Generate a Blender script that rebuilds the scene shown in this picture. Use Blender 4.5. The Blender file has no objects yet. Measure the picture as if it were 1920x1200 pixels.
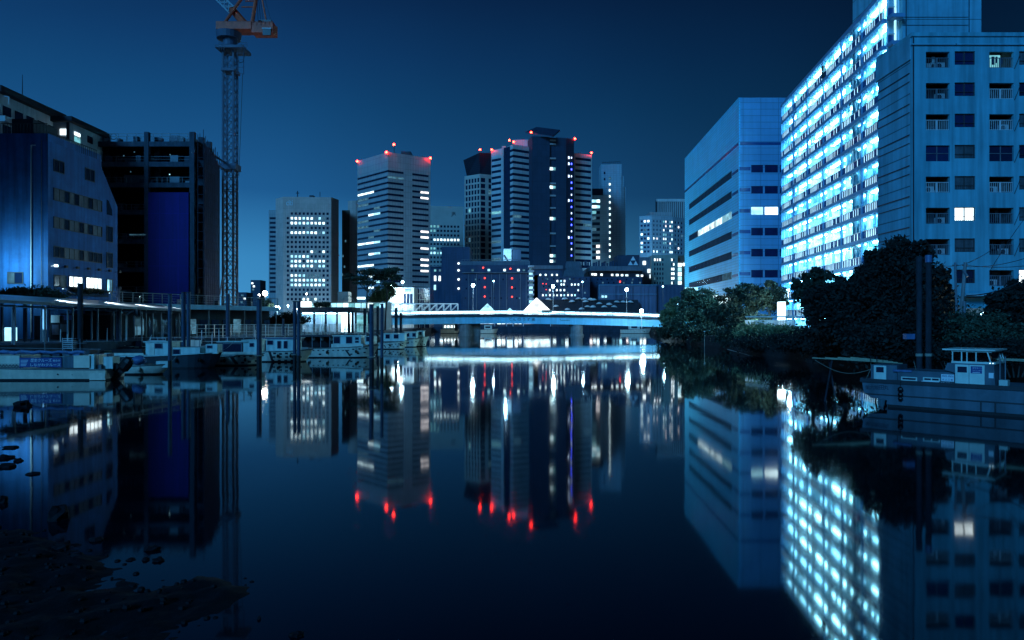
import bpy, math, random
import numpy as np
from mathutils import Vector, Matrix, noise

S = bpy.context.scene
COL = S.collection
random.seed(7)
F, HZ, CH = 1350.0, 603.0, 4.5            # focal length in photo pixels, horizon row, eye height in metres

# ------------------------------------------------------------------ camera
cam = bpy.data.cameras.new('camera')
cam.sensor_width = 36.0
cam.lens = 36.0 * F / 1920.0
cam.shift_y = 3.0 / 1920.0
cam.clip_end = 6000
camo = bpy.data.objects.new('camera', cam)
camo.location = (0, 0, CH)
camo.rotation_euler = (math.radians(90), 0, 0)
COL.objects.link(camo)
S.camera = camo

# ------------------------------------------------------------------ night sky
W = bpy.data.worlds.new('World')
S.world = W
W.use_nodes = True
nt = W.node_tree
nt.nodes.clear()
wo = nt.nodes.new('ShaderNodeOutputWorld')
bg = nt.nodes.new('ShaderNodeBackground')
tc = nt.nodes.new('ShaderNodeTexCoord')
sp = nt.nodes.new('ShaderNodeSeparateXYZ')
nt.links.new(tc.outputs['Generated'], sp.inputs[0])
rp = nt.nodes.new('ShaderNodeValToRGB')
cr = rp.color_ramp
cr.elements[0].position = 0.0
cr.elements[0].color = (0.060, 0.315, 0.640, 1)
cr.elements[1].position = 1.0
cr.elements[1].color = (0.0028, 0.0050, 0.0160, 1)
for pos, c in ((0.085, (0.040, 0.245, 0.530)), (0.17, (0.0130, 0.106, 0.288)), (0.277, (0.0066, 0.069, 0.203)), (0.34, (0.0050, 0.047, 0.155)),
               (0.42, (0.0034, 0.024, 0.090)), (0.6, (0.0030, 0.0085, 0.034))):
    e = cr.elements.new(pos)
    e.color = (*c, 1)
nt.links.new(sp.outputs['Z'], rp.inputs[0])
az = nt.nodes.new('ShaderNodeMapRange')        # the city glow is stronger towards the left of the canal
az.inputs['From Min'].default_value = -0.35
az.inputs['From Max'].default_value = 0.50
az.inputs['To Min'].default_value = 1.0
az.inputs['To Max'].default_value = 0.24
nt.links.new(sp.outputs['X'], az.inputs['Value'])
nz = nt.nodes.new('ShaderNodeTexNoise')
nz.inputs['Scale'].default_value = 3.0
nz.inputs['Detail'].default_value = 4.0
nt.links.new(tc.outputs['Generated'], nz.inputs['Vector'])
nm = nt.nodes.new('ShaderNodeMapRange')
nm.inputs['To Min'].default_value = 0.86
nm.inputs['To Max'].default_value = 1.14
nt.links.new(nz.outputs[0], nm.inputs['Value'])
mu = nt.nodes.new('ShaderNodeMath')
mu.operation = 'MULTIPLY'
nt.links.new(az.outputs[0], mu.inputs[0])
nt.links.new(nm.outputs[0], mu.inputs[1])
mx = nt.nodes.new('ShaderNodeVectorMath')
mx.operation = 'SCALE'
nt.links.new(rp.outputs[0], mx.inputs[0])
nt.links.new(mu.outputs[0], mx.inputs['Scale'])
nt.links.new(mx.outputs[0], bg.inputs['Color'])
bg.inputs['Strength'].default_value = 0.93
nt.links.new(bg.outputs[0], wo.inputs['Surface'])

# one dim, blue, very soft sun standing for the lit sky of the city behind the camera
sl = bpy.data.lights.new('sun', 'SUN')
sl.energy = 2.0
sl.angle = math.radians(14)
sl.color = (0.065, 0.42, 1.0)
slo = bpy.data.objects.new('sun', sl)
slo.rotation_euler = (math.radians(68), 0, math.radians(-32))   # from behind the camera, a little from the left
COL.objects.link(slo)

S.view_settings.view_transform = 'Standard'
S.view_settings.look = 'None'
S.view_settings.exposure = 0.0
S.view_settings.gamma = 1.0
S.cycles.max_bounces = 8
S.cycles.diffuse_bounces = 3
S.cycles.glossy_bounces = 4
S.cycles.transparent_max_bounces = 12
S.cycles.sample_clamp_indirect = 6.0
S.cycles.caustics_reflective = False
S.cycles.caustics_refractive = False

# ------------------------------------------------------------------ helpers
def P(px, py, D): return Vector(((px - 960) / F * D, D, CH + (HZ - py) / F * D))
def XX(px, D): return (px - 960) / F * D
def ZZ(py, D): return CH + (HZ - py) / F * D
def DW(py, z=0.0): return F * (CH - z) / (py - HZ)     # distance of a point at height z seen at row py

MATS = {}
def node_mat(name):
    m = bpy.data.materials.new(name)
    m.use_nodes = True
    n = m.node_tree
    n.nodes.clear()
    out = n.nodes.new('ShaderNodeOutputMaterial')
    MATS[name] = m
    return m, n, out

def mat(name, col, rough=0.75, var=0.25, scale=0.6, metal=0.0, spec=0.4, panel=None, bump=0.0, streak=0.0):
    """A plain surface with uneven tone; panel=(width, height, joint, darkness) adds joints in metres."""
    m, n, out = node_mat(name)
    b = n.nodes.new('ShaderNodeBsdfPrincipled')
    b.inputs['Roughness'].default_value = rough
    b.inputs['Metallic'].default_value = metal
    b.inputs['Specular IOR Level'].default_value = spec
    t = n.nodes.new('ShaderNodeTexCoord')
    z = n.nodes.new('ShaderNodeTexNoise')
    z.inputs['Scale'].default_value = scale
    z.inputs['Detail'].default_value = 6
    z.inputs['Roughness'].default_value = 0.65
    n.links.new(t.outputs['Object'], z.inputs['Vector'])
    r = n.nodes.new('ShaderNodeMapRange')
    r.inputs['From Min'].default_value = 0.3
    r.inputs['From Max'].default_value = 0.7
    r.inputs['To Min'].default_value = 1 - var
    r.inputs['To Max'].default_value = 1 + var * 0.6
    n.links.new(z.outputs[0], r.inputs['Value'])
    fac = r.outputs[0]
    if streak:
        mp = n.nodes.new('ShaderNodeMapping')
        mp.inputs['Scale'].default_value = (1.6, 0.09, 1)
        n.links.new(t.outputs['UV'], mp.inputs[0])
        z2 = n.nodes.new('ShaderNodeTexNoise')
        z2.inputs['Scale'].default_value = 1.0
        z2.inputs['Detail'].default_value = 5
        n.links.new(mp.outputs[0], z2.inputs['Vector'])
        r2 = n.nodes.new('ShaderNodeMapRange')
        r2.inputs['From Min'].default_value = 0.35
        r2.inputs['From Max'].default_value = 0.65
        r2.inputs['To Min'].default_value = 1 - streak
        r2.inputs['To Max'].default_value = 1.0
        n.links.new(z2.outputs[0], r2.inputs['Value'])
        q = n.nodes.new('ShaderNodeMath')
        q.operation = 'MULTIPLY'
        n.links.new(fac, q.inputs[0])
        n.links.new(r2.outputs[0], q.inputs[1])
        fac = q.outputs[0]
    if panel:
        w, h, j, dk = panel[:4]
        br = n.nodes.new('ShaderNodeTexBrick')
        br.offset = panel[4] if len(panel) > 4 else 0.0
        br.inputs['Scale'].default_value = 1.0
        br.inputs['Brick Width'].default_value = w
        br.inputs['Row Height'].default_value = h
        br.inputs['Mortar Size'].default_value = j
        br.inputs['Mortar Smooth'].default_value = 0.1
        br.inputs['Color1'].default_value = (1, 1, 1, 1)
        br.inputs['Color2'].default_value = (0.9, 0.9, 0.9, 1)
        br.inputs['Mortar'].default_value = (dk, dk, dk, 1)
        n.links.new(t.outputs['UV'], br.inputs['Vector'])
        q = n.nodes.new('ShaderNodeMath')
        q.operation = 'MULTIPLY'
        n.links.new(fac, q.inputs[0])
        n.links.new(br.outputs['Color'], q.inputs[1])
        fac = q.outputs[0]
    s = n.nodes.new('ShaderNodeVectorMath')
    s.operation = 'SCALE'
    s.inputs[0].default_value = col
    n.links.new(fac, s.inputs['Scale'])
    n.links.new(s.outputs[0], b.inputs['Base Color'])
    if bump:
        bp = n.nodes.new('ShaderNodeBump')
        bp.inputs['Strength'].default_value = bump
        bp.inputs['Distance'].default_value = 0.05
        n.links.new(z.outputs[0], bp.inputs['Height'])
        n.links.new(bp.outputs[0], b.inputs['Normal'])
    n.links.new(b.outputs[0], out.inputs[0])
    return m

def emis(name, col, strength, var=0.0, scale=(0.5, 0.5), sampled=False):
    m, n, out = node_mat(name)
    e = n.nodes.new('ShaderNodeEmission')
    e.inputs['Color'].default_value = (*col, 1)
    e.inputs['Strength'].default_value = strength
    if var:
        t = n.nodes.new('ShaderNodeTexCoord')
        mp = n.nodes.new('ShaderNodeMapping')
        mp.inputs['Scale'].default_value = (scale[0], scale[1], 1)
        n.links.new(t.outputs['UV'], mp.inputs[0])
        z = n.nodes.new('ShaderNodeTexNoise')
        z.inputs['Scale'].default_value = 1.0
        z.inputs['Detail'].default_value = 3
        n.links.new(mp.outputs[0], z.inputs['Vector'])
        r = n.nodes.new('ShaderNodeMapRange')
        r.inputs['From Min'].default_value = 0.3
        r.inputs['From Max'].default_value = 0.7
        r.inputs['To Min'].default_value = strength * (1 - var)
        r.inputs['To Max'].default_value = strength * (1 + var)
        n.links.new(z.outputs[0], r.inputs['Value'])
        n.links.new(r.outputs[0], e.inputs['Strength'])
    n.links.new(e.outputs[0], out.inputs[0])
    if not sampled:
        try:
            m.cycles.emission_sampling = 'NONE'
        except Exception:
            pass
    return m

def clear_glass(name, tint=(0.8, 0.95, 1.0), refl=0.1):
    m, n, out = node_mat(name)
    a = n.nodes.new('ShaderNodeBsdfTransparent')
    a.inputs[0].default_value = (*tint, 1)
    g = n.nodes.new('ShaderNodeBsdfGlossy')
    g.inputs['Roughness'].default_value = 0.05
    mixn = n.nodes.new('ShaderNodeMixShader')
    mixn.inputs[0].default_value = refl
    n.links.new(a.outputs[0], mixn.inputs[1])
    n.links.new(g.outputs[0], mixn.inputs[2])
    n.links.new(mixn.outputs[0], out.inputs[0])
    return m

class MB:
    """Collects faces; build() links them as one mesh object."""
    def __init__(self):
        self.v, self.f, self.m = [], [], []
        self.M = Matrix.Identity(4)
        self.mi = 0
    def at(self, M):
        self.M = M
        return self
    def use(self, i):
        self.mi = i
        return self
    def raw(self, vs, fs):
        n = len(self.v)
        M = self.M
        self.v += [M @ Vector(p) for p in vs]
        flip = M.determinant() < 0
        for f in fs:
            f = [n + i for i in f]
            self.f.append(f[::-1] if flip else f)
            self.m.append(self.mi)
        return self
    def box(self, a0, a1, b0, b1, c0, c1):
        vs = [(x, y, z) for z in (c0, c1) for y in (b0, b1) for x in (a0, a1)]
        return self.raw(vs, [(0, 2, 3, 1), (4, 5, 7, 6), (0, 1, 5, 4), (2, 6, 7, 3), (0, 4, 6, 2), (1, 3, 7, 5)])
    def prism(self, pts, z0, z1):
        """Upright prism over a counter-clockwise plan."""
        k = len(pts)
        vs = [(p[0], p[1], z0) for p in pts] + [(p[0], p[1], z1) for p in pts]
        fs = [tuple(range(k))[::-1], tuple(range(k, 2 * k))] + [(i, (i + 1) % k, k + (i + 1) % k, k + i) for i in range(k)]
        return self.raw(vs, fs)
    def plate(self, pts, d0, d1):
        """Outline in (s, z), given thickness along d, in the current frame."""
        k = len(pts)
        vs = [(p[0], d0, p[1]) for p in pts] + [(p[0], d1, p[1]) for p in pts]
        fs = [tuple(range(k)), tuple(range(k, 2 * k))[::-1]] + [((i + 1) % k, i, k + i, k + (i + 1) % k) for i in range(k)]
        return self.raw(vs, fs)
    def tube(self, p, q, r, n=6, r2=None, cap=True):
        p, q = Vector(p), Vector(q)
        r2 = r if r2 is None else r2
        d = (q - p)
        if d.length < 1e-6:
            return self
        d.normalize()
        a = d.orthogonal().normalized()
        b = d.cross(a)
        vs = []
        for c, rr in ((p, r), (q, r2)):
            for i in range(n):
                t = 2 * math.pi * i / n
                vs.append(c + a * math.cos(t) * rr + b * math.sin(t) * rr)
        fs = [(i, (i + 1) % n, n + (i + 1) % n, n + i) for i in range(n)]
        if cap:
            fs += [tuple(range(n))[::-1], tuple(range(n, 2 * n))]
        return self.raw(vs, fs)
    def path(self, pts, r, n=6):
        for a, b in zip(pts, pts[1:]):
            self.tube(a, b, r, n)
        return self
    def ball(self, c, r, n=10, k=6, squash=1.0):
        c = Vector(c)
        vs = [c + Vector((0, 0, -r * squash))]
        for j in range(1, k):
            ph = -math.pi / 2 + math.pi * j / k
            for i in range(n):
                t = 2 * math.pi * i / n
                vs.append(c + Vector((r * math.cos(ph) * math.cos(t), r * math.cos(ph) * math.sin(t), r * squash * math.sin(ph))))
        vs.append(c + Vector((0, 0, r * squash)))
        fs = [(0, 1 + (i + 1) % n, 1 + i) for i in range(n)]
        for j in range(k - 2):
            a = 1 + j * n
            fs += [(a + i, a + (i + 1) % n, a + n + (i + 1) % n, a + n + i) for i in range(n)]
        a = 1 + (k - 2) * n
        fs += [(a + i, a + (i + 1) % n, len(vs) - 1) for i in range(n)]
        return self.raw(vs, fs)
    def build(self, name, mats, parent=None, loc=None, smooth=False):
        off = Vector((0, 0, 0))
        if parent is not None:
            o = parent
            while o is not None:
                off += Vector(o.location)
                o = o.parent
        elif loc is not None:
            off = Vector(loc)
        me = bpy.data.meshes.new(name)
        me.from_pydata([tuple(p - off) for p in self.v], [], self.f)
        mats = mats if isinstance(mats, (list, tuple)) else [mats]
        for mm in mats:
            me.materials.append(MATS[mm] if isinstance(mm, str) else mm)
        if len(mats) > 1:
            me.polygons.foreach_set('material_index', self.m)
        uv = me.uv_layers.new(name='UVMap').data
        V = self.v
        for poly in me.polygons:
            nn = poly.normal
            if abs(nn.z) > 0.8:
                for li in poly.loop_indices:
                    p = V[me.loops[li].vertex_index]
                    uv[li].uv = (p.x, p.y)
            else:
                tx, ty = -nn.y, nn.x
                ln = math.hypot(tx, ty)
                tx /= ln
                ty /= ln
                for li in poly.loop_indices:
                    p = V[me.loops[li].vertex_index]
                    uv[li].uv = (p.x * tx + p.y * ty, p.z)
        if smooth:
            me.polygons.foreach_set('use_smooth', [True] * len(me.polygons))
        ob = bpy.data.objects.new(name, me)
        COL.objects.link(ob)
        if parent is not None:
            ob.parent = parent
        else:
            ob.location = off
        return ob

def tag(o, label=None, cat=None, group=None, kind=None):
    if label: o['label'] = label
    if cat: o['category'] = cat
    if group: o['group'] = group
    if kind: o['kind'] = kind
    return o

def thing(name, label, cat, loc=(0, 0, 0), group=None):
    o = bpy.data.objects.new(name, None)
    o.empty_display_size = 0.5
    o.location = loc
    COL.objects.link(o)
    return tag(o, label, cat, group)

def copy_tree(o, parent=None):
    c = o.copy()
    COL.objects.link(c)
    if parent is not None:
        c.parent = parent
    for ch in list(o.children):
        copy_tree(ch, c)
    return c

def frame(o, u, n, z=0.0):
    """Matrix taking (along, out, up) of a facade to the world."""
    u = Vector((u[0], u[1], 0)).normalized()
    n = Vector((n[0], n[1], 0)).normalized()
    return Matrix(((u.x, n.x, 0, o[0]), (u.y, n.y, 0, o[1]), (0, 0, 1, z), (0, 0, 0, 1)))

def face_frame(a, b, cam_side=True):
    """Facade frame running from plan point a to plan point b, facing the camera side."""
    u = Vector((b[0] - a[0], b[1] - a[1]))
    n = Vector((u.y, -u.x))
    mid = Vector(((a[0] + b[0]) / 2, (a[1] + b[1]) / 2))
    if (n.dot(-mid) < 0) == cam_side:
        n = -n
    return frame(a, u, n), u.length

def wall_open(mb, s0, s1, z0, z1, cols, th):
    """A wall slab (front at d=0) round rectangular openings: cols = [(a, b, [(zb, zt), ...]), ...]."""
    x = s0
    for a, b, op in cols:
        if a > x + 1e-4:
            mb.box(x, a, -th, 0, z0, z1)
        z = z0
        for zb, zt in sorted(op):
            if zb > z + 1e-4:
                mb.box(a, b, -th, 0, z, zb)
            z = zt
        if z1 > z + 1e-4:
            mb.box(a, b, -th, 0, z, z1)
        x = b
    if s1 > x + 1e-4:
        mb.box(x, s1, -th, 0, z0, z1)

def window_parts(parent, wins, th, glass, name='window'):
    """wins = [(M, a, b, zb, zt, mat or None)]; the hundred most telling ones are parts, the rest one mass."""
    lit = [w for w in wins if w[5]]
    dark = [w for w in wins if not w[5]]
    single = (lit + dark)[:100]
    rest = (lit + dark)[100:]
    for M, a, b, zb, zt, mm in single:
        mb = MB().at(M)
        mb.box(a, b, -th * 0.75, -th * 0.55, zb, zt)
        mb.build(name, mm or glass, parent)
    if rest:
        mb = MB()
        ms = sorted({(w[5] or glass) for w in rest})
        for M, a, b, zb, zt, mm in rest:
            mb.at(M).use(ms.index(mm or glass)).box(a, b, -th * 0.75, -th * 0.55, zb, zt)
        o = mb.build(name, ms, parent)
        o['kind'] = 'stuff'

FONT_CACHE = {}
def text_geo(body, size=1.0):
    if body not in FONT_CACHE:
        cu = bpy.data.curves.new('lettering', 'FONT')
        cu.body = body
        cu.size = 1.0
        ob = bpy.data.objects.new('lettering', cu)
        COL.objects.link(ob)
        dg = bpy.context.evaluated_depsgraph_get()
        ev = ob.evaluated_get(dg)
        me = ev.to_mesh()
        vs = [(v.co.x, v.co.y) for v in me.vertices]
        fs = [tuple(p.vertices) for p in me.polygons]
        ev.to_mesh_clear()
        bpy.data.objects.remove(ob)
        bpy.data.curves.remove(cu)
        FONT_CACHE[body] = (vs, fs)
    return FONT_CACHE[body]

def text_on(mb, body, s, z, height, d, width=None, flip=False, centre=False):
    """Adds lettering on the current frame with its lower left corner at (s, z)."""
    vs, fs = text_geo(body)
    if not vs:
        return
    x0, x1 = min(v[0] for v in vs), max(v[0] for v in vs)
    y0, y1 = min(v[1] for v in vs), max(v[1] for v in vs)
    ky = height / max(1e-6, y1 - y0)
    kx = ky if width is None else width / max(1e-6, x1 - x0)
    w = (x1 - x0) * kx
    if centre:
        s = s - w / 2
    sx = (lambda x: s + w - (x - x0) * kx) if flip else (lambda x: s + (x - x0) * kx)
    mb.raw([(sx(v[0]), d, z + (v[1] - y0) * ky) for v in vs], fs)

def leaf_cloud(name, blobs, count, size, matname, parent, seed=1, clumps=26, spread=0.2, flat=0.0, loc=None):
    """Many leaf-sized faces in clumps through the volume of the given ellipsoids [(centre, radii), ...]."""
    rg = np.random.default_rng(seed)
    off = Vector((0, 0, 0))
    o = parent
    while o is not None:
        off += Vector(o.location)
        o = o.parent
    if parent is None and loc is not None:
        off = Vector(loc)
    wts = np.array([(r[0] * r[1] * r[2]) ** (2 / 3) for c, r in blobs])
    wts = wts / wts.sum()
    allp = []
    for (c, r), w in zip(blobs, wts):
        k = max(50, int(count * w))
        r = np.array(r)
        d = rg.normal(size=(clumps, 3))
        d /= np.linalg.norm(d, axis=1)[:, None]
        cc = d * (0.45 + 0.5 * rg.random((clumps, 1)) ** 0.7)
        idx = rg.integers(0, clumps, k)
        sd = spread * (0.6 + 0.8 * rg.random((clumps, 1)))
        pts = cc[idx] + rg.normal(size=(k, 3)) * sd[idx]
        allp.append(pts * r + np.array(c))
    pts = np.concatenate(allp)
    k = len(pts)
    s = size * (0.55 + 0.9 * rg.random((k, 1)))
    a = rg.normal(size=(k, 3))
    a[:, 2] *= (1 - flat)
    a /= np.linalg.norm(a, axis=1)[:, None]
    b = rg.normal(size=(k, 3))
    b -= (b * a).sum(1)[:, None] * a
    b /= np.linalg.norm(b, axis=1)[:, None]
    pts = pts - np.array(off)
    v = np.stack([pts - a * s, pts + b * s * 0.5, pts + a * s, pts - b * s * 0.5], 1).reshape(-1, 3)
    me = bpy.data.meshes.new(name)
    me.vertices.add(4 * k)
    me.vertices.foreach_set('co', v.astype(np.float32).ravel())
    me.loops.add(4 * k)
    me.loops.foreach_set('vertex_index', np.arange(4 * k, dtype=np.int32))
    me.polygons.add(k)
    me.polygons.foreach_set('loop_start', np.arange(0, 4 * k, 4, dtype=np.int32))
    me.update()
    me.validate()
    me.materials.append(MATS[matname])
    ob = bpy.data.objects.new(name, me)
    COL.objects.link(ob)
    if parent is not None:
        ob.parent = parent
    else:
        ob.location = off
    return ob

def limb_mesh(mb, base, blobs, r0, seed, n_sub=4):
    """A tapered trunk that forks to every crown lump."""
    rg = random.Random(seed)
    base = Vector(base)
    top = sum((Vector(c) for c, r in blobs), Vector()) / len(blobs)
    low = min(c[2] - r[2] * 0.7 for c, r in blobs)
    fork = Vector((base.x + (top.x - base.x) * 0.4, base.y + (top.y - base.y) * 0.4, base.z + max(0.5, (low - base.z) * 0.85)))
    mid = (base + fork) / 2 + Vector((rg.uniform(-.1, .1), rg.uniform(-.1, .1), 0)) * r0 * 4
    mb.tube(base, mid, r0, 8, r0 * 0.82)
    mb.tube(mid, fork, r0 * 0.82, 8, r0 * 0.66)
    for c, r in blobs:
        c = Vector(c)
        k = fork + (c - fork) * 0.55 + Vector((rg.uniform(-.4, .4), rg.uniform(-.4, .4), rg.uniform(-.2, .4))) * r0 * 3
        mb.tube(fork, k, r0 * 0.5, 6, r0 * 0.34)
        mb.tube(k, c, r0 * 0.34, 6, r0 * 0.2)
        for i in range(n_sub):
            e = c + Vector((rg.uniform(-.8, .8) * r[0], rg.uniform(-.8, .8) * r[1], rg.uniform(-.3, .8) * r[2]))
            mb.tube(k if i % 2 else c, e, r0 * 0.17, 5, r0 * 0.05)

def ragged(blobs, seed):
    """Adds small side sprays to the crown lumps so that the outline is uneven."""
    rg_ = random.Random(seed)
    out = []
    for c, r in blobs:
        out.append((c, (r[0] * .86, r[1] * .86, r[2] * .86)))
        for k in range(4):
            th, ph = rg_.uniform(0, 6.283), rg_.uniform(-.2, 1.35)
            q = rg_.uniform(.18, .36)
            out.append(((c[0] + r[0] * .95 * math.cos(ph) * math.cos(th), c[1] + r[1] * .95 * math.cos(ph) * math.sin(th), c[2] + r[2] * .98 * math.sin(ph)), (r[0] * q, r[1] * q, r[2] * q)))
    return out

def tree(name, label, base, blobs, leaf, count, matname, r0, seed, group=None, clumps=26, spread=0.2, cat='tree'):
    t = thing(name, label, cat, base, group)
    mb = MB()
    limb_mesh(mb, base, blobs, r0, seed)
    mb.build('trunk', 'bark', t)
    leaf_cloud('crown', ragged(blobs, seed), count, leaf, matname, t, seed, clumps, spread)
    return t

def point_light(parent, p, energy, col, size=0.3, spot=None):
    l = bpy.data.lights.new('lamp_light', 'SPOT' if spot else 'POINT')
    l.energy = energy
    l.color = col
    l.shadow_soft_size = size
    o = bpy.data.objects.new('lamp_light', l)
    COL.objects.link(o)
    off = Vector((0, 0, 0))
    q = parent
    while q is not None:
        off += Vector(q.location)
        q = q.parent
    o.parent = parent
    o.location = Vector(p) - off
    if spot:
        l.spot_size = math.radians(spot[1])
        l.spot_blend = 0.8
        d = Vector(spot[0]) - Vector(p)
        o.rotation_euler = d.to_track_quat('-Z', 'Y').to_euler()
    return o

# ------------------------------------------------------------------ materials
mat('concrete', (0.30, 0.31, 0.32), 0.85, 0.35, 0.4, streak=0.35)
mat('dark_concrete', (0.035, 0.055, 0.085), 0.85, 0.4, 0.5, streak=0.3)
mat('asphalt', (0.05, 0.05, 0.055), 0.9, 0.3, 1.0)
mat('soil', (0.015, 0.018, 0.020), 0.95, 0.5, 0.6, bump=0.6)
mat('mud', (0.004, 0.005, 0.008), 0.75, 0.6, 2.5, spec=0.25, bump=0.9)
mat('rock', (0.004, 0.005, 0.008), 0.8, 0.5, 4.0, spec=0.25, bump=0.6)
mat('tile_wall', (0.030, 0.18, 0.50), 0.7, 0.28, 0.5, panel=(0.24, 0.12, 0.012, 0.72, 0.5), streak=0.4)
mat('apartment_wall', (0.13, 0.48, 0.60), 0.85, 0.2, 0.22, streak=0.4)
mat('apartment_side', (0.17, 0.52, 0.66), 0.85, 0.2, 0.3, panel=(40, 2.8, 0.06, 0.35), streak=0.3)
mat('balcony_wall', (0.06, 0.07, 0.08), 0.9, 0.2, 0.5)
mat('white_wall', (0.55, 0.57, 0.58), 0.8, 0.2, 0.3, streak=0.25)
mat('panel_wall_streetlit', (0.10, 0.68, 0.97), 0.5, 0.12, 0.15, panel=(9.0, 0.62, 0.035, 0.45), streak=0.12)  # paler than the front: street light on this side put into the colour
mat('panel_front', (0.17, 0.46, 0.72), 0.5, 0.12, 0.15, panel=(3.9, 1.42, 0.05, 0.45), streak=0.1)
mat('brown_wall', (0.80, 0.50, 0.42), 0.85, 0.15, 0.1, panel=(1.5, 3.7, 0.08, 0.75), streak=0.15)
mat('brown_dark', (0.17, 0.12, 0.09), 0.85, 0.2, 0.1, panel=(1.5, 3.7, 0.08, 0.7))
mat('banded_wall', (0.52, 0.44, 0.43), 0.6, 0.15, 0.1, panel=(1.6, 3.23, 0.09, 0.6), streak=0.1)
mat('tower_wall', (0.60, 0.58, 0.58), 0.6, 0.15, 0.1, panel=(3.5, 9, 0.09, 0.7), streak=0.1)
mat('tower_core', (0.03, 0.05, 0.088), 0.6, 0.2, 0.1, panel=(3.0, 3.9, 0.1, 0.7))
mat('tower_dark', (0.010, 0.016, 0.030), 0.5, 0.2, 0.1, panel=(1.2, 1.2, 0.12, 1.6))
mat('grid_wall', (0.55, 0.46, 0.40), 0.7, 0.15, 0.1)
mat('pale_tower', (0.42, 0.50, 0.56), 0.7, 0.12, 0.1, panel=(2.2, 1.6, 0.10, 0.68), streak=0.1)
mat('beige_wall', (0.36, 0.36, 0.30), 0.85, 0.2, 0.1, streak=0.2)
mat('warehouse', (0.040, 0.080, 0.150), 0.85, 0.25, 0.08, panel=(3.0, 0.5, 0.04, 0.75, 0.5), streak=0.25)
mat('warehouse_trim', (0.16, 0.19, 0.23), 0.8, 0.25, 0.2, streak=0.25)
mat('rib_wall', (0.13, 0.19, 0.30), 0.5, 0.2, 0.1)
mat('dark_roof', (0.03, 0.035, 0.045), 0.8, 0.3, 0.6)
mat('steel_frame', (0.030, 0.048, 0.078), 0.7, 0.4, 0.8, streak=0.4)
mat('shadow_interior', (0.012, 0.013, 0.016), 0.95, 0.3, 0.5)
mat('blue_sheet', (0.012, 0.004, 0.145), 0.8, 0.15, 0.2, panel=(3.6, 5.1, 0.05, 1.5), streak=0.2)
mat('green_mesh', (0.008, 0.016, 0.05), 0.9, 0.5, 0.3, panel=(1.8, 1.7, 0.06, 0.4))
mat('crane_mast', (0.08, 0.10, 0.15), 0.6, 0.3, 0.5)
mat('crane_red', (0.75, 0.10, 0.04), 0.55, 0.4, 0.5)
mat('crane_jib', (0.35, 0.45, 0.50), 0.5, 0.2, 0.5)
mat('cable', (0.02, 0.022, 0.026), 0.6, 0.1, 1)
mat('dark_glass', (0.006, 0.016, 0.045), 0.12, 0.3, 0.4, spec=0.5)
mat('blue_glass', (0.010, 0.025, 0.085), 0.15, 0.35, 0.5, spec=0.5)
mat('curtain_glass', (0.10, 0.12, 0.14), 0.4, 0.5, 0.9, spec=0.5, streak=0.5)
mat('window_frame', (0.05, 0.055, 0.06), 0.5, 0.2, 1)
mat('white_metal', (0.62, 0.64, 0.66), 0.45, 0.15, 1.2)
mat('grey_metal', (0.16, 0.18, 0.21), 0.5, 0.3, 1.2)
mat('bridge_paint', (0.24, 0.72, 0.95), 0.55, 0.15, 0.3, panel=(9, 20, 0.05, 0.7), streak=0.15)
mat('dark_paint', (0.02, 0.025, 0.04), 0.5, 0.2, 1)
mat('hull_white', (0.88, 0.72, 0.55), 0.4, 0.16, 1.5, streak=0.25)
mat('hull_cool', (0.82, 0.76, 0.62), 0.45, 0.18, 1.5, streak=0.25)
mat('hull_grey', (0.09, 0.14, 0.18), 0.6, 0.25, 1.2, streak=0.4)
mat('hull_dark', (0.03, 0.036, 0.045), 0.5, 0.3, 1.2, streak=0.3)
mat('boot_paint', (0.008, 0.009, 0.011), 0.6, 0.3, 2)
mat('deck_paint', (0.12, 0.15, 0.16), 0.7, 0.3, 2)
mat('cabin_white', (0.68, 0.78, 0.70), 0.45, 0.14, 1.5, streak=0.28)
mat('banner_blue', (0.03, 0.06, 0.22), 0.6, 0.15, 1)
mat('sign_white', (0.75, 0.78, 0.80), 0.5, 0.1, 1)
mat('sign_dark', (0.01, 0.012, 0.03), 0.6, 0.1, 1)
mat('tarp', (0.08, 0.15, 0.30), 0.45, 0.4, 2.5, bump=0.7)
mat('tarp_dark', (0.02, 0.03, 0.07), 0.4, 0.4, 2.5, bump=0.7)
mat('black_plastic', (0.006, 0.006, 0.007), 0.3, 0.2, 3)
mat('pile_wood', (0.022, 0.030, 0.042), 0.85, 0.55, 2.0, bump=0.8, streak=0.5)
mat('pile_steel', (0.045, 0.075, 0.13), 0.6, 0.4, 1.5, streak=0.5)
mat('rope', (0.30, 0.29, 0.24), 0.9, 0.2, 4)
mat('bamboo', (0.42, 0.40, 0.27), 0.6, 0.2, 2)
mat('shed_wall', (0.012, 0.017, 0.026), 0.85, 0.4, 0.8, panel=(0.3, 9, 0.025, 0.45), streak=0.3)
mat('roof_metal', (0.52, 0.54, 0.55), 0.35, 0.25, 0.6, metal=0.3, panel=(0.45, 0.45, 0.02, 0.7))
mat('fascia', (0.18, 0.42, 0.60), 0.5, 0.2, 0.4, streak=0.2)
mat('bark', (0.05, 0.045, 0.04), 0.9, 0.4, 2)
mat('bark_pale', (0.22, 0.22, 0.20), 0.9, 0.4, 2)
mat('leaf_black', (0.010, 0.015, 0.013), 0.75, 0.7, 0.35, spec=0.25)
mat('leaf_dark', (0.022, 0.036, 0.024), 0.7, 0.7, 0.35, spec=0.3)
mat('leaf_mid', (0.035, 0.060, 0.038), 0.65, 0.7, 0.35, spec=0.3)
mat('leaf_light', (0.095, 0.125, 0.060), 0.65, 0.6, 0.4, spec=0.3)
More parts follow.
